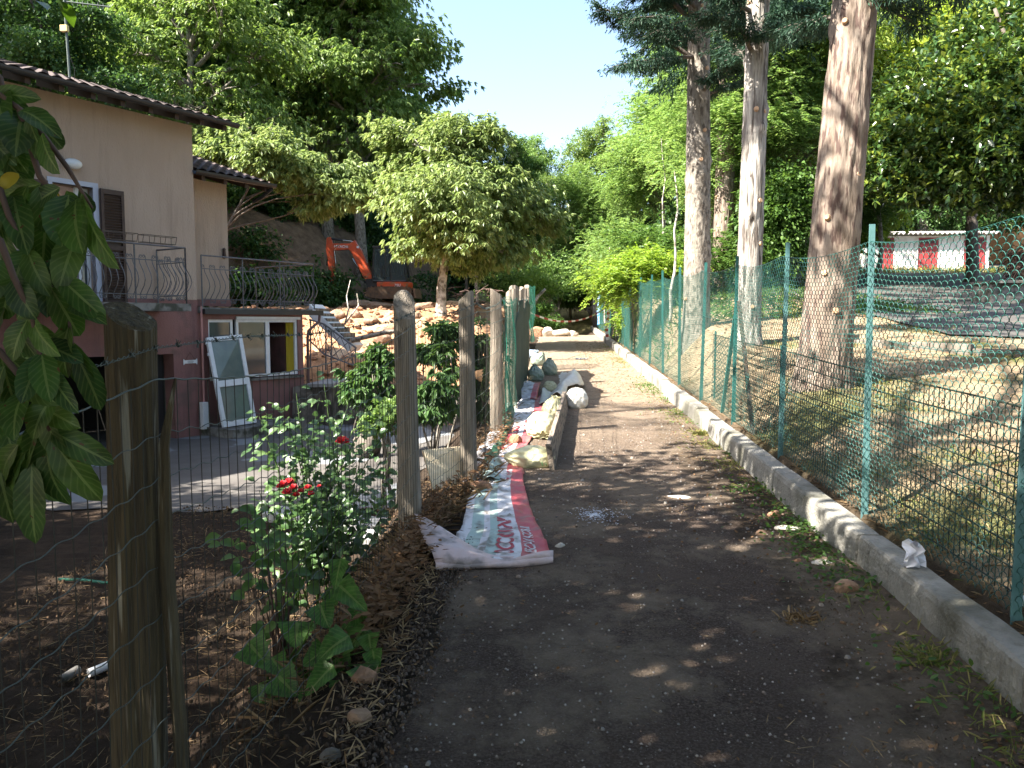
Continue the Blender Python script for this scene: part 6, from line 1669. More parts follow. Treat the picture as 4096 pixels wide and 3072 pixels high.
# dark gate leaf and blue sheet at the end of the green fence
p0 = at(1286, 690, 35.5); t = thing('gate_post', (p0[0], 35.5, GR * 35.5), 'dark tall gate post at the far end of the green fence', 'post')
mb = MB(); mb.box((p0[0], 35.5, GR * 35.5 + 1.0), (.22, .5, 2.0)); mb.build('post_body', M['blackm'], t, bevel=.02); mb = MB(); mb.box((p0[0], 35.5, GR * 35.5 + 2.03), (.26, .54, .05)); mb.build('cap', M['greenpost'], t)
p0 = at(1296, 650, 33.5); t = thing('blue_sheet', (p0[0], 33.5, GR * 33.5 + .3), 'blue and white plastic sheet tied to the far end of the green fence', 'sheet')
mb = MB(); P = np.zeros((5, 14, 3))
for i in range(5):
    for k in range(14): P[i, k] = (p0[0] + (i - 2) * .055 + .03 * sin(k * .9), 33.5 + .04 * sin(k + i), GR * 33.5 + .35 + k * .11)
mb.grid(P); mb.build('sheet_body', M['pot'], t)
# fence of wooden posts beyond the tape
t = thing('post_and_wire_fence', (float(at(1200, 640, 32)[0]), 32, GR * 32), 'far fence of rough wooden posts and wire crossing behind the tape', 'fence')
prev = None
for i, (u, yv) in enumerate(((1150, 33), (1172, 35), (1180, 37), (1200, 38.5), (1208, 40), (1232, 41), (1262, 44))):
    p = at(u, 650, yv); b = gz(p[0], yv); mb = MB(); h = 1.5 + R.uniform(-.1, .15); ln = R.uniform(-.12, .12)
    mb.tube([(p[0], yv, b - .3), (p[0] + ln * .3, yv, b + h * .5), (p[0] + ln, yv, b + h)], [.085, .075, .06], 8, wob=.15); mb.build('post', M['bark_old'], t, True)
    if prev is not None:
        mb = MB()
        for hh in (.4, .8, 1.25): mb.tube([prev + [0, 0, hh], np.array([p[0], yv, b + hh])], .006, 4)
        mb.build('wires', M['wire'], t)
    prev = np.array([p[0], yv, b])
# shade nets on the left posts
netthing('shade_net', [(-.53, 10.9), (-.52, 12.4), (-.50, 13.9), (-.53, 16.3)], .05, 1.55, 'dark green shade net wrapped round the far wooden posts', 3, 'net2', .022, .0035) if False else None
M['net2'] = mat('dark_shade_cloth', (.012, .03, .022), .8, (.02, .045, .03), 5, bump=.4, bscale=30)
t = thing('shade_cloth', (-.5, 13, GR * 13), 'dark green shade cloth hung on the far wooden posts above the bags', 'cloth')
mb = MB(); P = np.zeros((40, 12, 3))
for i in range(40):
    f = i / 39; yv = 10.6 + 5.4 * f; 
    for k in range(12):
        g = k / 11; P[i, k] = (-.50 + .02 * sin(yv * 5 + g * 3) + .012 * sin(g * 14 + i) , yv, GR * yv + .04 + g * (1.38 + .08 * sin(yv * 2.2)))
mb.grid(P); o = mb.build('cloth', M['net2'], t, True); sm = o.modifiers.new('t', 'SOLIDIFY'); sm.thickness = .004
netthing('green_net', [(-.57, 8.75), (-.50, 9.3), (-.46, 9.9)], .25, 1.52, 'bright green plastic net tied to the fourth wooden post', 5, 'net', .03, .0022)
netthing('green_net', [(-.50, 16.5), (-.42, 17.6)], .6, 1.75, 'pale green torn net fluttering from the last wrapped post', 7, 'net', .04, .004)
mb = MB(); rg = np.random.default_rng(3)
for (u, v, y, du, L_) in ((1086, 700, 8.75, 4, .9), (1098, 720, 9.6, 2, .75), (1092, 690, 9.0, 5, 1.05)):
    a = at(u, v, y); mb.tube([a, a + [.015, 0, -.3 * L_], a + [-.01, .01, -.7 * L_], a + [.01, 0, -L_]], .006, 5)
o = mb.build('net_strands', M['net']); tag(o, 'loose green strands hanging down beside the fourth wooden post', 'cord')
# black rag tied on the post tops
p = at(1112, 655, 12.0); mb = MB(); mb.add(rockV(p + np.array([0, 0, .06]), (.07, .07, .12), 7), IF); mb.tube([p, p + [.04, 0, -.25], p + [.07, 0, -.5]], [.03, .02, .005], 6); o = mb.build('black_rag', M['seatblack'], None, True); tag(o, 'black rag knotted on the tops of the wrapped posts', 'rag')

# ================================================================ white sheds with red doors, orange house
def sheds():
    y = 36.0
    def S(u, v): q = at(u, v, y); return q[0], q[2]
    x0 = S(1888, 540)[0]; x1 = S(2132, 540)[0]; zb = S(2000, 594)[1]; zt = S(2000, 509)[1]
    t = thing('sheds', (x0, y, zb), 'low row of whitewashed sheds with red metal doors and a corrugated roof', 'shed')
    doors = [(1898, 1931), (1983, 2027), (2082, 2130)]
    ed = [S(u, 550)[0] for d in doors for u in d]
    mb = MB(); xx = [x0 - .4] + ed + [x1 + .1]
    for i in range(0, len(xx), 2): mb.box(((xx[i] + xx[i + 1]) / 2, y + .1, (zb - .3 + zt) / 2), (xx[i + 1] - xx[i], .2, zt - zb + .3))
    for a, b in zip(ed[::2], ed[1::2]): mb.box(((a + b) / 2, y + .1, zt - .04), (b - a, .2, .08))
    mb.box((x1, y + 1.7, (zb + zt) / 2), (.2, 3, zt - zb + .4)); mb.box((x0 - .3, y + 1.7, (zb + zt) / 2), (.2, 3, zt - zb + .4)); mb.box(((x0 + x1) / 2, y + 3.1, (zb + zt) / 2), (x1 - x0 + .6, .2, zt - zb + .5))
    mb.build('wall', M['whitewall'], t)
    for a, b in zip(ed[::2], ed[1::2]):
        w_ = b - a; mb = MB(); mb.box(((a + b) / 2, y + .05, (zb + zt - .08) / 2), (w_ - .04, .05, zt - .08 - zb))
        h = zt - zb
        for (p, q, r) in (((a + .06, zb + h * .78), (b - .06, zb + h * .78), ((a + b) / 2, zb + h * .42)), ((a + .06, zb + .05), ((a + b) / 2, zb + h * .36), (b - .06, zb + .05))):
            mb.prism([p, q, r], lambda a_, b_, d: (a_, d, b_), y + .0, y + .022)
        d = mb.build('metal_door', M['red'], t)
        mb = MB(); gz0 = zb + h * .82
        for k in range(8): mb.box((a + w_ * (.12 + .76 * k / 7), y + .015, gz0 + .07), (.02, .02, .15))
        for k in range(3): mb.box(((a + b) / 2, y + .012, gz0 + .07 * k), (w_ * .8, .02, .02))
        mb.build('grille', M['blackm'], d)
    P = np.zeros((2, 220, 3))
    for i in range(220):
        x = x0 - .5 + (x1 - x0 + .8) * i / 219; w_ = .045 * sin(i * 2 * pi / 8)
        P[0, i] = (x, y - .35, zt + .06 + w_); P[1, i] = (x, y + 3.4, zt + .50 + w_)
    mb = MB(); mb.grid(P); mb.grid(P[:, ::-1] + np.array([0, 0, .02])); mb.grid(np.stack([P[0], P[0] + [0, 0, .06]])); mb.build('roof', M['corr'], t)
sheds()
t = thing('red_stair_rail', (float(at(1870, 560, 33)[0]), 33, float(at(1870, 590, 33)[2])), 'red sloping rail beside a white ramp left of the sheds', 'rail')
mb = MB(); a, b = at(1852, 512, 33), at(1905, 560, 33); mb.tube([a, b], .04, 6); mb.tube([a - [0, 0, .35], b - [0, 0, .35]], .03, 6)
for f in (0, .5, 1): q = a + (b - a) * f; mb.tube([q, q - [0, 0, .75]], .03, 6)
mb.build('rail', M['red'], t)
x, y = float(at(2262, 500, 44)[0]), 44.0; zb = 3.2
t = thing('orange_house', (x + 3, y, zb), 'orange plastered house glimpsed behind the dark tree at the right edge', 'house'); OR = mat('orange_stucco', (.62, .30, .13), .9, (.68, .36, .17), 2)
mb = MB(); mb.box((x + 1.5, y + 2, zb + 3.5), (7, 5, 7.5)); mb.build('wall', OR, t); mb = MB(); mb.box((x + 1.5, y + 2, zb + 7.45), (7.8, 5.8, .4)); mb.build('roof', M['rooftile'], t)
mb = MB(); mb.box((x - .3, y - .53, zb + 3.6), (1.0, .06, 1.4)); mb.build('window', M['darkwood'], t)
# grey concrete pier at the right edge of the driveway
p = at(2175, 690, 17.5); zb = gz(p[0], 17.5); t = thing('concrete_pier', (p[0], 17.5, zb), 'shaded grey concrete wall end beside the driveway at the right edge', 'wall')
x0 = float(at(2138, 690, 17.5)[0]); mb = MB(); zt_ = float(at(2175, 622, 17.5)[2]); mb.box((x0 + 1.5, 17.9, (zb + zt_) / 2 - .1), (3.0, .8, zt_ - zb + .4)); mb.build('wall', M['slab'], t, bevel=.02); mb = MB(); mb.box((x0 + 1.5, 17.85, zt_ + .13), (3.1, .95, .06)); mb.build('coping', M['slab'], t)
# brown dry palm skirt hanging above the pier
p = at(2180, 570, 18.5); t = thing('dry_shrub', (p[0] + .5, 18.5, gz(p[0] + .5, 18.5)), 'brown withered shrub above the concrete wall end', 'shrub')
rg = np.random.default_rng(8); n = 500; c = np.array(p) + [.35, 0, .1]; Pp = c + rg.normal(0, .15, (n, 3)); A = norm((Pp - c) + rg.normal(0, .3, (n, 3)) + [0, 0, -.35])
V, Q = leaves(Pp, A, rg.uniform(.2, .42, n), np.full(n, .014), rg, .3); quadmesh('foliage', V, Q, M['twig'], t)
mb = MB(); mb.tube([(c[0], 18.5, gz(c[0], 18.5) - .1), c], .09, 8, wob=.1); mb.build('trunk', M['barkdark'], t)
# stone edging and the concrete lip of the driveway
t = thing('driveway_edging', (6, 12, gz(6, 12)), 'stepped grey stone edging between the dry grass and the driveway', 'edging')
mb = MB()
ctl = [at(1740, 768, 12.6), at(1850, 772, 11.6), at(1930, 790, 10.9), at(2010, 800, 10.6), at(2100, 815, 10.2), at(2230, 842, 9.7)]
ctl = [np.array([q[0], q[1], gz(q[0], q[1])]) for q in ctl]
for k in range(len(ctl) - 1):
    a, b = ctl[k], ctl[k + 1]; d = b - a; ang = atan2(d[1], d[0]); m_ = max(1, int(np.linalg.norm(d) / .5))
    for j in range(m_):
        q = a + d * (j + .5) / m_; mb.box(q + [0, 0, .02 + R.uniform(-.02, .02)], (np.linalg.norm(d) / m_ - .02, .12, .16), ang)
mb.build('edging_stones', M['stonewall'], t, bevel=.01)
p = at(1795, 775, 11.2); rock('boulder', (p[0], p[1], gz(p[0], p[1]) + .08), (.16, .14, .2), 900, 'stonewall', 'dark boulder between the thick trunk and the driveway', None, 'boulder')
# ================================================================ close plants
def bigleaf(base, tip, width, nrm, curl=.15, shape='pear', k=9, serr=.0, twist=0.):
    """one detailed leaf as a small grid: (k,5,3)"""
    base = np.array(base, float); tip = np.array(tip, float); ax = tip - base; Ld = np.linalg.norm(ax); A = ax / Ld
    S = norm(np.cross(A, nrm)); N_ = norm(np.cross(S, A)); P = np.zeros((k, 5, 3))
    for i in range(k):
        f = i / (k - 1)
        if shape == 'pear': w_ = (max(0, sin(pi * min(1, f ** .95))) ** .55) * (1 if f < .5 else 1)
        elif shape == 'heart': w_ = (1 - f) ** .6 * min(1, (f * 9 + .0)) ** .5 * 1.05
        else: w_ = sin(pi * f ** .9) ** .6
        w_ = max(w_, .02) * width / 2 * (1 + serr * (1 if i % 2 else -1))
        c = base + A * Ld * f + N_ * (curl * Ld * (sin(pi * f) - f * .6)) 
        for j, g in enumerate((-1, -.55, 0, .55, 1)):
            P[i, j] = c + S * w_ * g + N_ * w_ * (abs(g) * .28 + .06 * sin(i * 2.3 + g * 3 + twist) * abs(g))
    return P
def addleaves(mb, L_):
    for P in L_: mb.grid(P)
def leafattr(o, Ls):
    cols = []
    for q, P in enumerate(Ls):
        k = P.shape[0]; f = np.linspace(0, 1, k)[:, None] * np.ones((1, 5)); g = np.abs(np.array([-1, -.55, 0, .55, 1]))[None] * np.ones((k, 1))
        cols.append(np.stack([f, g, 0 * f + (q * .618) % 1, 0 * f + 1], -1).reshape(-1, 4))
    c = np.concatenate(cols).astype(np.float32); ca = o.data.color_attributes.new('leaf', 'FLOAT_COLOR', 'POINT'); ca.data.foreach_set('color', c.ravel()); return o
def rep_leafmat(name, cols, trans, rough, gloss):
    m = leafmat(name, cols, trans, rough, gloss); t = m.node_tree; N = t.nodes; p = N['Principled BSDF']
    tc = N.new('ShaderNodeTexCoord'); nz = N.new('ShaderNodeTexNoise'); nz.inputs['Scale'].default_value = 90; t.links.new(tc.outputs['Object'], nz.inputs[0])
    va = N.new('ShaderNodeVertexColor'); va.layer_name = 'leaf'; sp = N.new('ShaderNodeSeparateColor'); t.links.new(va.outputs[0], sp.inputs[0])
    def mth(op, a, b=None):
        x = N.new('ShaderNodeMath'); x.operation = op
        for i_, q in enumerate((a, b)):
            if q is None: continue
            if isinstance(q, (int, float)): x.inputs[i_].default_value = q
            else: t.links.new(q, x.inputs[i_])
        return x.outputs[0]
    vein = mth('POWER', mth('ABSOLUTE', mth('COSINE', mth('MULTIPLY', mth('SUBTRACT', mth('MULTIPLY', sp.outputs[0], 9.0), mth('MULTIPLY', sp.outputs[1], 2.2)), pi))), 14)
    mid = mth('GREATER_THAN', .09, sp.outputs[1]); vm = mth('MAXIMUM', mth('MULTIPLY', vein, .45), mid)
    blot = N.new('ShaderNodeTexNoise'); blot.inputs['Scale'].default_value = 38; blot.inputs['Detail'].default_value = 5; t.links.new(tc.outputs['Object'], blot.inputs[0])
    bm_ = N.new('ShaderNodeMapRange'); bm_.inputs[1].default_value = .3; bm_.inputs[2].default_value = .7; bm_.inputs[3].default_value = .6; bm_.inputs[4].default_value = 1.35; t.links.new(blot.outputs['Fac'], bm_.inputs[0])
    ramp_ = [n_ for n_ in N if n_.type == 'VALTORGB'][0]
    m1 = N.new('ShaderNodeMix'); m1.data_type = 'RGBA'; m1.blend_type = 'MULTIPLY'; m1.inputs[0].default_value = 1; t.links.new(ramp_.outputs[0], m1.inputs[6]); t.links.new(bm_.outputs[0], m1.inputs[7])
    m2 = N.new('ShaderNodeMix'); m2.data_type = 'RGBA'; t.links.new(mth('MULTIPLY', vm, .55), m2.inputs[0]); t.links.new(m1.outputs[2], m2.inputs[6]); m2.inputs[7].default_value = (.22, .28, .09, 1)
    spot = N.new('ShaderNodeTexNoise'); spot.inputs['Scale'].default_value = 120; t.links.new(tc.outputs['Object'], spot.inputs[0])
    m3 = N.new('ShaderNodeMix'); m3.data_type = 'RGBA'; t.links.new(mth('GREATER_THAN', spot.outputs['Fac'], .71), m3.inputs[0]); t.links.new(m2.outputs[2], m3.inputs[6]); m3.inputs[7].default_value = (.10, .05, .02, 1)
    t.links.new(m3.outputs[2], p.inputs['Base Color'])
    hs_ = [n_ for n_ in N if n_.type == 'HUE_SAT'][0]; t.links.new(m3.outputs[2], hs_.inputs['Color'])
    b = N.new('ShaderNodeBump'); b.inputs['Strength'].default_value = .35; b.inputs['Distance'].default_value = .004; t.links.new(nz.outputs['Fac'], b.inputs['Height']); t.links.new(b.outputs[0], p.inputs['Normal'])
    return m
M['L_big'] = rep_leafmat('broad_plant_leaves', [(.035, .10, .015), (.05, .13, .02), (.07, .15, .03)], .35, .42, .4)
M['L_pearnear'] = rep_leafmat('near_pear_leaves', [(.04, .085, .016), (.05, .11, .018), (.03, .065, .018), (.065, .115, .02)], .28, .42, .35)
# pear branch hanging into the picture at the upper left
def pear():
    y = .80
    def W(u, v, d): return at(u, v, d)
    t = thing('pear_branch', tuple(W(0, 300, .8)), 'leafy fruit tree branch hanging close in front of the house at the left edge', 'branch')
    mb = MB()
    tw = [[(-90, 120, .82), (0, 205, .80), (45, 238, .79), (100, 300, .78), (145, 360, .77), (175, 410, .77), (200, 450, .77)],
          [(45, 238, .79), (70, 330, .80), (85, 380, .80), (130, 440, .81), (170, 500, .82)],
          [(-60, 380, .78), (0, 410, .78), (20, 470, .77), (60, 540, .77), (110, 620, .78), (150, 700, .79), (160, 760, .79)],
          [(-60, 480, .72), (0, 520, .72), (30, 600, .72), (70, 680, .73), (90, 780, .74), (120, 860, .75)],
          [(-60, 720, .76), (0, 760, .76), (40, 810, .76), (80, 870, .77), (110, 930, .77)],
          [(-60, 100, .85), (0, 170, .84), (20, 250, .83), (10, 340, .83)]]
    for q in tw: mb.tube([W(*p) for p in q], [.0042 - .0005 * i for i in range(len(q))] if len(q) < 8 else .003, 6, wob=.1)
    mb.build('twig', M['twig'], t, True)
    rr = random.Random(5); Ls = []
    # leaves: base (u,v), tip (u,v), width in picture units, distance
    lf = [(20, 200, 60, 330, 60, .80), (0, 190, 10, 290, 70, .82), (-20, 200, 100, 215, 40, .80), (45, 238, 140, 300, 50, .78), (60, 250, 120, 380, 55, .78), (75, 258, 145, 330, 40, .79), (50, 240, 30, 345, 70, .80), (90, 290, 130, 385, 60, .77),
          (20, 260, -20, 390, 70, .82), (20, 300, 60, 380, 45, .83), (0, 330, 60, 400, 40, .83), (175, 420, 260, 600, 66, .76), (170, 410, 205, 470, 30, .77), (150, 420, 130, 545, 78, .77), (165, 430, 175, 560, 74, .765), (130, 405, 60, 450, 45, .79),
          (85, 400, 110, 520, 60, .79), (60, 400, 30, 500, 60, .80), (30, 420, 60, 560, 60, .80), (100, 470, 90, 590, 60, .80), (170, 500, 120, 640, 62, .79), (140, 470, 160, 620, 50, .81), (10, 450, -10, 560, 70, .79), (0, 480, 60, 610, 55, .78),
          (60, 540, 20, 640, 60, .77), (60, 540, 110, 650, 52, .77), (110, 560, 100, 700, 60, .79), (120, 570, 160, 640, 48, .79), (130, 600, 238, 700, 52, .77), (110, 620, 180, 740, 58, .77), (150, 660, 236, 700, 40, .78), (100, 640, 60, 760, 60, .78),
          (30, 600, 0, 700, 60, .73), (30, 600, 80, 700, 60, .73), (60, 690, 20, 790, 66, .74), (70, 680, 130, 780, 56, .74), (90, 760, 110, 880, 60, .74), (90, 770, 40, 880, 60, .75), (150, 700, 140, 830, 60, .79), (160, 740, 200, 860, 52, .79), (158, 750, 228, 905, 55, .79),
          (110, 800, 170, 900, 50, .75), (120, 850, 60, 960, 60, .75), (0, 760, 40, 900, 60, .76), (10, 790, -20, 900, 60, .76), (40, 810, 130, 880, 55, .76), (60, 840, 20, 960, 60, .76), (80, 870, 180, 930, 55, .77), (110, 930, 260, 1010, 62, .77), (100, 900, 150, 1010, 60, .77),
          (90, 900, 80, 1030, 66, .77), (110, 930, 100, 1070, 66, .77), (110, 940, 230, 1100, 68, .77), (80, 930, 30, 1050, 60, .77), (100, 960, 150, 1110, 60, .78), (70, 1000, 75, 1195, 74, .78), (40, 960, 0, 1060, 60, .78), (0, 870, -30, 990, 60, .78), (60, 960, 20, 1110, 60, .78),
          (0, 560, -20, 660, 60, .74), (10, 650, -20, 760, 66, .74), (-10, 960, 30, 1150, 66, .80), (-30, 330, 40, 470, 60, .84)]
    for u0, v0, u1, v1, w_, d in lf:
        a = W(u0, v0, d); b = W(u1, v1, d + rr.uniform(-.05, .05)); 
        nrm = np.array([rr.uniform(-.7, .7), -1, rr.uniform(-.3, .6)])
        b = a + (b - a) * .9; Ls.append(bigleaf(a, b, w_ / 1701 * d * rr.uniform(.95, 1.1), nrm, rr.uniform(.03, .12), 'pear', 11, .02, rr.uniform(0, 6)))
    for _ in range(60):
        u, v = rr.uniform(-40, 150), rr.uniform(210, 1050); d = rr.uniform(.78, .95)
        if u > 105 and (v < 400 or 640 < v < 740 or v > 960): continue
        an = rr.uniform(.3, 2.9); L_ = rr.uniform(60, 115); a = W(u, v, d); b = W(u + cos(an) * L_, v + sin(an) * L_, d + rr.uniform(-.04, .04))
        Ls.append(bigleaf(a, b, L_ * rr.uniform(.42, .55) / 1701 * d, (rr.uniform(-.8, .8), -1, rr.uniform(-.3, .8)), rr.uniform(.02, .22), 'pear', 11, .03, rr.uniform(0, 6)))
    mb = MB(); addleaves(mb, Ls); leafattr(mb.build('leaves', M['L_pearnear'], t, True), Ls)
    a, b = W(40, 375, .8), W(2, 408, .79); mb = MB(); addleaves(mb, [bigleaf(a, b, .015, (.2, -1, .2), .1)]); mb.build('yellow_leaf', leafmat('yellow_leaf', [(.55, .42, .05), (.5, .38, .05)], .3), t, True)
pear()
# hydrangea like plant with broad leaves under the wire fence
def broadplant():
    c = np.array([-1.15, 3.35]); zb = gz(c[0], c[1]); t = thing('broad_leaved_plant', (c[0], c[1], zb), 'young plant with broad toothed leaves against the foot of the wire fence', 'plant'); rr = random.Random(9)
    mb = MB(); Ls = []
    spec = [(730, 1240, 60, 110, 3.3), (760, 1290, 80, 130, 3.3), (700, 1330, 90, 90, 3.2), (640, 1370, 110, 90, 3.3), (720, 1400, 100, 110, 3.1), (770, 1380, 90, 100, 3.25), (560, 1415, 100, 110, 3.35), (620, 1480, 110, 90, 3.1), (690, 1470, 90, 120, 3.0), (745, 1500, 100, 100, 3.05),
            (800, 1390, 70, 70, 3.2), (810, 1430, 60, 90, 3.15), (790, 1460, 100, 80, 3.1), (700, 1560, 90, 80, 2.9), (650, 1600, 80, 90, 2.9), (740, 1440, 80, 70, 3.2), (680, 1420, 80, 80, 3.2), (600, 1440, 80, 70, 3.25), (760, 1340, 60, 90, 3.3), (720, 1290, 60, 60, 3.35), (770, 1520, 80, 60, 3.0), (660, 1520, 80, 60, 3.05), (560, 1500, 60, 70, 3.3)]
    for u, v, w_, h, y in spec:
        p = at(u, v, y); s_ = y / 1701; an = rr.uniform(-2.6, -.5)
        d = np.array([cos(an) * .8, -.35, sin(an) * .55]); L_ = h * s_ * 1.0
        Ls.append(bigleaf(p - d * L_ * .5, p + d * L_ * .5, w_ * s_ * .85, (rr.uniform(-.35, .35), -.7, .8), rr.uniform(.02, .12), 'heart', 11, .05, rr.uniform(0, 6)))
        q = p - d * L_ * .5; mb.tube([(c[0] + rr.uniform(-.12, .12), c[1] + rr.uniform(-.1, .1), zb - .03), (q * .6 + np.array([c[0], c[1], zb]) * .4) + [0, 0, .03], q], [.006, .004, .003], 5)
    mb.build('stems', M['L_under'], t, True); mb = MB(); addleaves(mb, Ls); leafattr(mb.build('leaves', M['L_big'], t, True), Ls)
broadplant()
def roundplant():
    p0 = at(600, 1290, 4.3); zb = gz(p0[0], p0[1]); t = thing('round_leaved_shrub', (p0[0], p0[1], zb), 'small pale green round leaved shrub catching the sun behind the wire fence', 'shrub'); rr = random.Random(12); mb = MB(); Ls = []
    for i in range(95):
        u = 605 + rr.gauss(0, 42) ; v = 1265 + rr.gauss(0, 50) if i % 3 else 1170 + rr.gauss(0, 30); y = 4.3 + rr.uniform(-.2, .2); p = at(u if i % 3 else u - 40, v, y)
        if p[2] < zb + .03: p[2] = zb + rr.uniform(.05, .3)
        an = rr.uniform(0, 6.28); d = np.array([cos(an), rr.uniform(-.4, .1), sin(an) * .5]); L_ = rr.uniform(.06, .095)
        Ls.append(bigleaf(p, p + norm(d) * L_, L_ * .85, (rr.uniform(-.8, .4), -.4, .9), .05, 'oval', 6, 0))
        if i % 4 == 0: mb.tube([(p0[0] + rr.uniform(-.05, .05), p0[1], zb), (p + np.array([p0[0], p0[1], zb])) / 2 + [0, 0, .05], p], [.005, .004, .002], 4)
    mb.build('stems', M['twig'], t, True); mb = MB(); addleaves(mb, Ls); mb.build('leaves', M['L_under'], t, True)
roundplant()
def rose():
    t = None; rr = random.Random(20); p0 = at(680, 1160, 5.6); zb = gz(p0[0], p0[1])
    t = thing('rose_bush', (p0[0], p0[1], zb), 'tall loose rose bush with dark red blooms behind the wire fence', 'bush')
    mb = MB(); Ls = []; stems = []
    tips = [(600, 870), (575, 930), (640, 850), (700, 830), (760, 850), (805, 870), (720, 900), (660, 940), (790, 940), (740, 990), (600, 1010), (560, 1060), (680, 1040), (640, 1080), (820, 1000), (770, 1050), (700, 1110), (590, 1080), (820, 1080), (650, 990), (730, 950), (850, 900), (560, 900), (780, 900), (620, 900), (690, 860), (840, 960), (800, 1130), (660, 1130), (620, 960), (710, 1060)]
    for u, v in tips:
        y = 5.6 + rr.uniform(-.5, .6); e = at(u, v, y); b = np.array([p0[0] + rr.uniform(-.25, .25), p0[1] + rr.uniform(-.15, .15), zb - .02]); m_ = (b + e) / 2 + np.array([rr.uniform(-.12, .12), 0, .06])
        ps = [b, b * .7 + m_ * .3 + [0, 0, .02], m_, m_ * .4 + e * .6, e]; mb.tube(ps, [.007, .006, .005, .0035, .002], 5)
        for q in range(46):
            f = rr.uniform(.25, 1.02); p = m_ + (e - m_) * (f * 2 - 1) if f > .5 else b + (m_ - b) * f * 2
            p = p + np.array([rr.gauss(0, .085), rr.gauss(0, .08), rr.gauss(0, .07)]); an = rr.uniform(0, 6.28); d = norm(np.array([cos(an), sin(an) * .6, rr.uniform(-.7, .2)])); L_ = rr.uniform(.05, .09)
            Ls.append(bigleaf(p, p + d * L_, L_ * .72, (rr.uniform(-.7, .5), -.5, .9), .06, 'oval', 5, 0))
    mb.build('stems', M['L_under'], t, True); mb = MB(); addleaves(mb, Ls); mb.build('leaves', M['L_rose'], t, True)
    for u, v, y, r in ((740, 952, 5.4, .055), (612, 1045, 5.2, .04), (625, 1040, 5.25, .04), (634, 1052, 5.2, .035), (620, 1062, 5.15, .04), (605, 1050, 5.2, .03), (665, 1052, 5.3, .03), (672, 1065, 5.3, .028), (650, 1060, 5.3, .028), (690, 1050, 5.3, .02), (640, 1068, 5.2, .03)):
        c = at(u, v, y); mb = MB(); Pq = []
        for i in range(16):
            an = i * 2.4; tl = .25 + .75 * (i / 16); d = np.array([cos(an) * tl, sin(an) * tl * .9, 1 - .9 * tl]); d = norm(d)
            Pq.append(bigleaf(c - [0, 0, r * .4], c - [0, 0, r * .3] + d * r, r * 1.0, (0, -.6, 1), .15, 'oval', 5, 0))
        addleaves(mb, Pq); mb.build('bloom', M['petal'], t, True)
rose()
# ================================================================ litter, pebbles, grass
rg = np.random.default_rng(99)
# pebbles set in the path, denser close by
n = 5200; mb = None
y = 1.8 + 10 * rg.uniform(0, 1, n) ** 1.7; x = rg.uniform(-.6, 1.72, n); s_ = rg.uniform(.002, .0075, n) * (1 + .35 * (y > 5)); big = rg.uniform(0, 1, n) > .975; s_[big] *= 2.2
# rectangular chips as squashed octahedra: six corners, drawn as quads
def chips(x, y, z, s, rg, flat=.5):
    n = len(x); a = rg.uniform(0, 2 * pi, n); ca, sa = np.cos(a), np.sin(a); e = rg.uniform(.6, 1, n)
    lo = np.array([[-1, -1], [1, -1], [1, 1], [-1, 1]]) * .8; V = np.zeros((n, 8, 3))
    for k in range(4):
        for l_, (sc, h) in enumerate(((1.0, -.3), (.62, flat))):
            px = lo[k, 0] * s * sc * rg.uniform(.75, 1.15, n); py_ = lo[k, 1] * s * e * sc * rg.uniform(.75, 1.15, n)
            V[:, k + 4 * l_, 0] = x + px * ca - py_ * sa; V[:, k + 4 * l_, 1] = y + px * sa + py_ * ca; V[:, k + 4 * l_, 2] = z + s * h * rg.uniform(.8, 1.2, n)
    b = (np.arange(n) * 8)[:, None]
    Q = np.concatenate([b + np.array([q]) for q in ((0, 1, 5, 4), (1, 2, 6, 5), (2, 3, 7, 6), (3, 0, 4, 7), (4, 5, 6, 7))], 0)
    return V.reshape(-1, 3), Q
pm = leafmat('pebble_colours', [(.22, .19, .16), (.13, .10, .085), (.30, .27, .23), (.22, .14, .10), (.10, .09, .085), (.36, .32, .28)], 0, .85, .3)
V, Q = chips(x, y, GR * y + .012, s_, rg); o = quadmesh('pebbles', V, Q, pm); tag(o, 'loose pebbles and grit scattered over the path', 'pebbles', None, 'stuff')
# earth crumbs and dark litter on the path and by the kerb
n = 7000; x = np.where(rg.uniform(0, 1, n) < .7, 1.74 - np.abs(rg.normal(0, .28, n)), rg.uniform(-.58, 1.7, n)); y = 1.8 + 14 * rg.uniform(0, 1, n) ** 1.5; k = (x < 1.72) & (x > -.6) & (vnoise(x, y, 2.3, 31) + rg.normal(0, .2, n) > .1); x, y = x[k], y[k]
V, Q = chips(x, y, GR * y + .012, rg.uniform(.0015, .006, len(x)) * (1 + (rg.uniform(0, 1, len(x)) > .93)), rg); o = quadmesh('earth_crumbs', V, Q, leafmat('earth_crumb_colours', [(.07, .05, .035), (.12, .085, .06), (.05, .04, .03)], 0, .95, .1)); tag(o, 'dark crumbs of earth strewn along the kerb side of the path', 'earth', None, 'stuff')
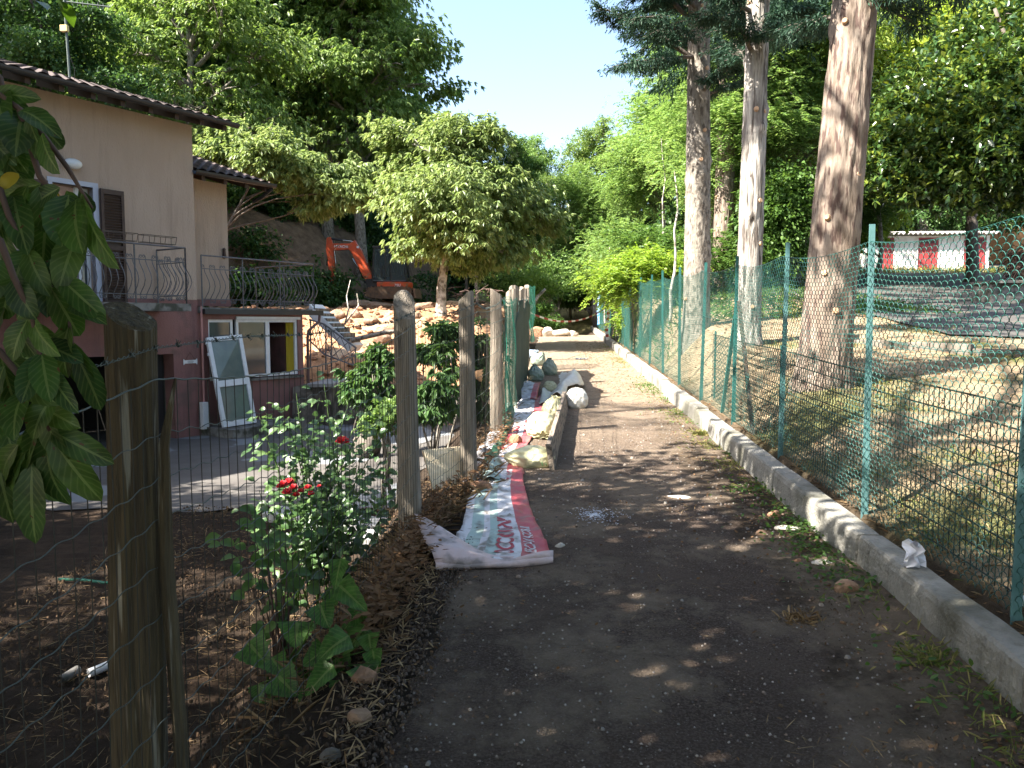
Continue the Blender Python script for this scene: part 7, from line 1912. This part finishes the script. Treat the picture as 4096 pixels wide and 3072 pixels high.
# soil clods in the sunken bed
n = 12000; x = -.72 - np.abs(rg.uniform(0, 3.6, n)); y = rg.uniform(1.6, 9.0, n); s_ = .003 + .013 * rg.uniform(0, 1, n) ** 2; V, Q = chips(x, y, H(x, y) + .03, s_, rg, .8)
o = quadmesh('soil_clods', V, Q, leafmat('clod_colours', [(.06, .038, .025), (.10, .065, .04), (.04, .028, .02)], 0, .95, .1)); tag(o, 'clods of dark garden soil below the wire fence', 'soil', None, 'stuff')
def blades(name, x, y, z, L_, lay, w_, m, label, cat, rg, kinds='stuff'):
    n = len(x); A = norm(np.stack([rg.normal(0, 1, n), rg.normal(0, 1, n), np.abs(rg.normal(lay, .25 + lay * .2, n))], -1)); V, Q = leaves(np.stack([x, y, z], -1), A, L_, np.full(n, w_) if np.isscalar(w_) else w_, rg, .25 if lay > .3 else .05)
    o = quadmesh(name, V, Q, M[m]); tag(o, label, cat, None, kinds)
# straw lying on the bed
n = 9500; x = -.74 - rg.uniform(0, 1, n) ** .8 * 3.4; y = rg.uniform(1.5, 8.9, n); keep = vnoise(x, y, 1.6, 7) + rg.normal(0, .35, n) > 0.05; x, y = x[keep], y[keep]
blades('straw', x, y, H(x, y) + .045, rg.uniform(.04, .14, len(x)), .12, .0038, 'straw', 'dry straw strewn over the soil below the wire fence', 'straw', rg)
# dry grass and dead weeds at the foot of the left fence
lpx = np.array([p[0] for p in LP]); lpy = np.array([p[1] for p in LP])
n = 5200; y = rg.uniform(2.6, 11.5, n); x = np.interp(y, lpy, lpx) + rg.normal(.02, .09, n); cl = vnoise(x * 0, y, 2.2, 4) + rg.normal(0, .3, n) > -.15; x, y = x[cl], y[cl]; x = np.minimum(x, -.52 - .0 * y)
blades('dry_weeds', x, y, H(x, y) + .0, rg.uniform(.06, .26, len(x)) * (1 - .35 * (y > 7)), .9, .006, 'straw', 'tangle of withered weeds along the foot of the wooden post fence', 'dry weeds', rg)
n = 2600; y = rg.uniform(3.2, 5.6, n); x = -.84 + rg.normal(0, .07, n); z = H(x, y) + rg.uniform(-.05, .22, n)
blades('dead_leaf_tangle', x, y, z, rg.uniform(.03, .08, n), .1, .018, 'deadleaf', 'heap of brown dead leaves clinging to the foot of the second wooden post', 'dead leaves', rg)
n = 900; y = rg.uniform(5.8, 9.5, n); x = np.interp(y, lpy, lpx) + .06 + rg.normal(0, .05, n); blades('fallen_leaves', x, y, H(x, y) + rg.uniform(0, .15, n), rg.uniform(.03, .07, n), .1, .02, 'deadleaf', 'brown fallen leaves along the wooden posts beside the banners', 'dead leaves', rg)
# dry grass on the right bank
n = 26000; y = 1.5 + 20 * rg.uniform(0, 1, n) ** 1.3; x = 1.97 + 6 * rg.uniform(0, 1, n) ** 1.6; keep = (x < 5.4 + .5 * np.sin(y * .12)) & (vnoise(x, y, 1.1, 5) + rg.normal(0, .5, n) > -.5); x, y = x[keep], y[keep]
blades('dry_grass', x, y, H(x, y) - .01, rg.uniform(.04, .13, len(x)), .55, .005, 'straw', 'dry trodden grass on the bank behind the green fence', 'grass', rg)
n = 15000; y = 3.5 + 26 * rg.uniform(0, 1, n) ** 1.2; x = 2.0 + 4.4 * rg.uniform(0, 1, n); keep = (vnoise(x, y, .9, 12) + .3 * vnoise(x, y, 4, 3) > .25); x, y = x[keep], y[keep]
blades('green_grass', x, y, H(x, y) - .01, rg.uniform(.06, .17, len(x)), 1.0, .007, 'grass', 'patches of green grass on the bank around the conifer trunks', 'grass', rg)
n = 5000; y = 27 + rg.uniform(0, 9.0, n); x = rg.uniform(8, 24, n); keep = y > 32 - .0 * x; x, y = x[keep], y[keep]
blades('shed_weeds', x, y, H(x, y), rg.uniform(.2, .5, len(x)), 1.0, .03, 'grass', 'weeds growing before the white sheds', 'weeds', rg)
n = 9000; y = rg.uniform(15, 33, n); x = rg.uniform(2.1, 7.5, n); blades('weeds', x, y, H(x, y), rg.uniform(.12, .35, n), 1.0, .02, 'L_under', 'green weeds under the bushes behind the far fence', 'weeds', rg)
# weeds and grass tufts along the kerb foot
for i in range(9): pass
n = 7000; y = 1.8 + 24 * rg.uniform(0, 1, n) ** 1.35; x = 1.71 - np.abs(rg.normal(0, .13, n)); cl = vnoise(x * 0, y, 1.5, 9) + .5 * vnoise(x * 0, y, 4.1, 2) + rg.normal(0, .2, n) > .15; x, y = x[cl], y[cl]
blades('kerb_weeds', x, y, GR * y + .005, rg.uniform(.03, .11, len(x)), .7, .006, 'grass', 'low green weeds growing at the foot of the kerb', 'weeds', rg)
n = 6500; y = 2 + 14 * rg.uniform(0, 1, n) ** 1.2; x = 1.71 - np.abs(rg.normal(0, .16, n)); cl = vnoise(x * 0, y, 1.3, 19) + rg.normal(0, .2, n) > .25; x, y = x[cl], y[cl]
blades('clover_weeds', x, y, GR * y + rg.uniform(.01, .06, len(x)), rg.uniform(.02, .045, len(x)), .3, .019, 'L_under', 'small leafy weeds hugging the kerb', 'weeds', rg)
n = 12000; y = 1.8 + 22 * rg.uniform(0, 1, n) ** 1.5; x = 1.7 - np.abs(rg.normal(0, .5, n)); cl = vnoise(x, y, 1.9, 23) + rg.normal(0, .15, n) > .45; x, y = x[cl], y[cl]
blades('path_straw', x, y, GR * y + .012, rg.uniform(.02, .09, len(x)), .08, .003, 'straw', 'washed up straw and needles in drifts on the path', 'straw', rg)
n = 2600; y = 12 + 15 * rg.uniform(0, 1, n); x = rg.uniform(.7, 1.7, n); blades('path_edge_grass', x, y, GR * y + .01, rg.uniform(.02, .08, n), .5, .005, 'straw', 'thin dry grass on the sandy far part of the path', 'grass', rg)
# leaves lying on the ground
n = 1700; y = 1.8 + 12 * rg.uniform(0, 1, n) ** 1.4; x = np.where(rg.uniform(0, 1, n) < .6, 1.68 - np.abs(rg.normal(0, .25, n)), np.where(rg.uniform(0, 1, n) < .5, -.6 + np.abs(rg.normal(0, .12, n)), rg.uniform(-.5, 1.6, n))); blades('path_leaves', x, y, GR * y + .014, rg.uniform(.015, .035, n), .06, .013, 'deadleaf', 'single dead leaves scattered over the path', 'dead leaves', rg)
n = 900; y = 2 + 16 * rg.uniform(0, 1, n); x = 1.95 + 4 * rg.uniform(0, 1, n); blades('bank_leaves', x, y, H(x, y) + .03, rg.uniform(.03, .07, n), .1, .03, 'deadleaf', 'dead leaves lying in the dry grass behind the green fence', 'dead leaves', rg)
# grass tuft clumps that one can tell apart
for i, (u, v, m_, lab) in enumerate([(1330, 1370, 'grass', None), (1730, 1340, 'straw', 'withered grass tuft in the path near the pale fragment'), (1520, 940, 'grass', 'bright green weed clump at the kerb foot in the sun'), (1590, 985, 'L_under', 'leafy green weed clump hugging the shaded kerb'), (2010, 1430, 'grass', 'sprawling grass tuft with pale stalks at the lower right')]):
    if not lab: continue
    c = onpath(u, v); n = 420 if m_ != 'straw' else 110; L_ = rg.uniform(.04, .12, n); A = norm(np.stack([rg.normal(0, .6, n), rg.normal(0, .6, n), rg.uniform(.3, 1, n)], -1)); V, Q = leaves(c + np.clip(rg.normal(0, 1, (n, 3)), -1.8, 1.8) * [.05, .05, 0], A, L_, np.full(n, .007), rg, .4)
    o = quadmesh('grass_tuft', V, Q, M[m_]); tag(o, lab, 'grass tuft')
c = gz(-.8, 9); 
c0 = at(1030, 800, 8.9); mb = MB(); P = bigleaf(c0, c0 + np.array([.05, -.02, -.13]), .13, (0, -1, .2), .1, 'heart', 9, .2); mb.grid(P); o = mb.build('dead_leaf', M['deadleaf'], None, True); tag(o, 'large tan dead leaf caught in the wire between the third and fourth posts', 'leaf')

n = 5200; y = rg.uniform(1.7, 5.0, n); x = -.66 + rg.normal(0, .085, n); V, Q = chips(x, y, H(x, y) + .01 + np.where(x > -.62, .012, 0), rg.uniform(.002, .009, n), rg, .8)
o = quadmesh('edge_crumbs', V, Q, leafmat('edge_crumb_colours', [(.10, .07, .05), (.06, .042, .03), (.15, .12, .10)], 0, .95, .1)); tag(o, 'broken crumbs of earth and grit along the left edge of the path', 'earth', None, 'stuff')
n = 900; y = rg.uniform(1.7, 4.6, n); x = -.72 + rg.normal(0, .08, n)
blades('edge_litter', x, y, H(x, y) + .02, rg.uniform(.03, .09, n), .15, .007, 'straw', 'withered stalks and litter between the wire fence and the path close to the viewer', 'litter', rg)
for i, (x, y, r_, m_, lab) in enumerate([(-.70, 2.75, .05, 'stonebrown', 'dark stone at the left edge of the path nearest the viewer'), (-.76, 3.05, .06, 'brick', 'brown stone half buried left of the path edge'), (-.74, 2.5, .04, 'stonewall', 'small grey stone by the path edge at the bottom of the picture')]):
    rock('stone', (x, y, gz(x, y) + r_ * .4), (r_, r_ * .8, r_ * .7), 980 + i, m_, lab)
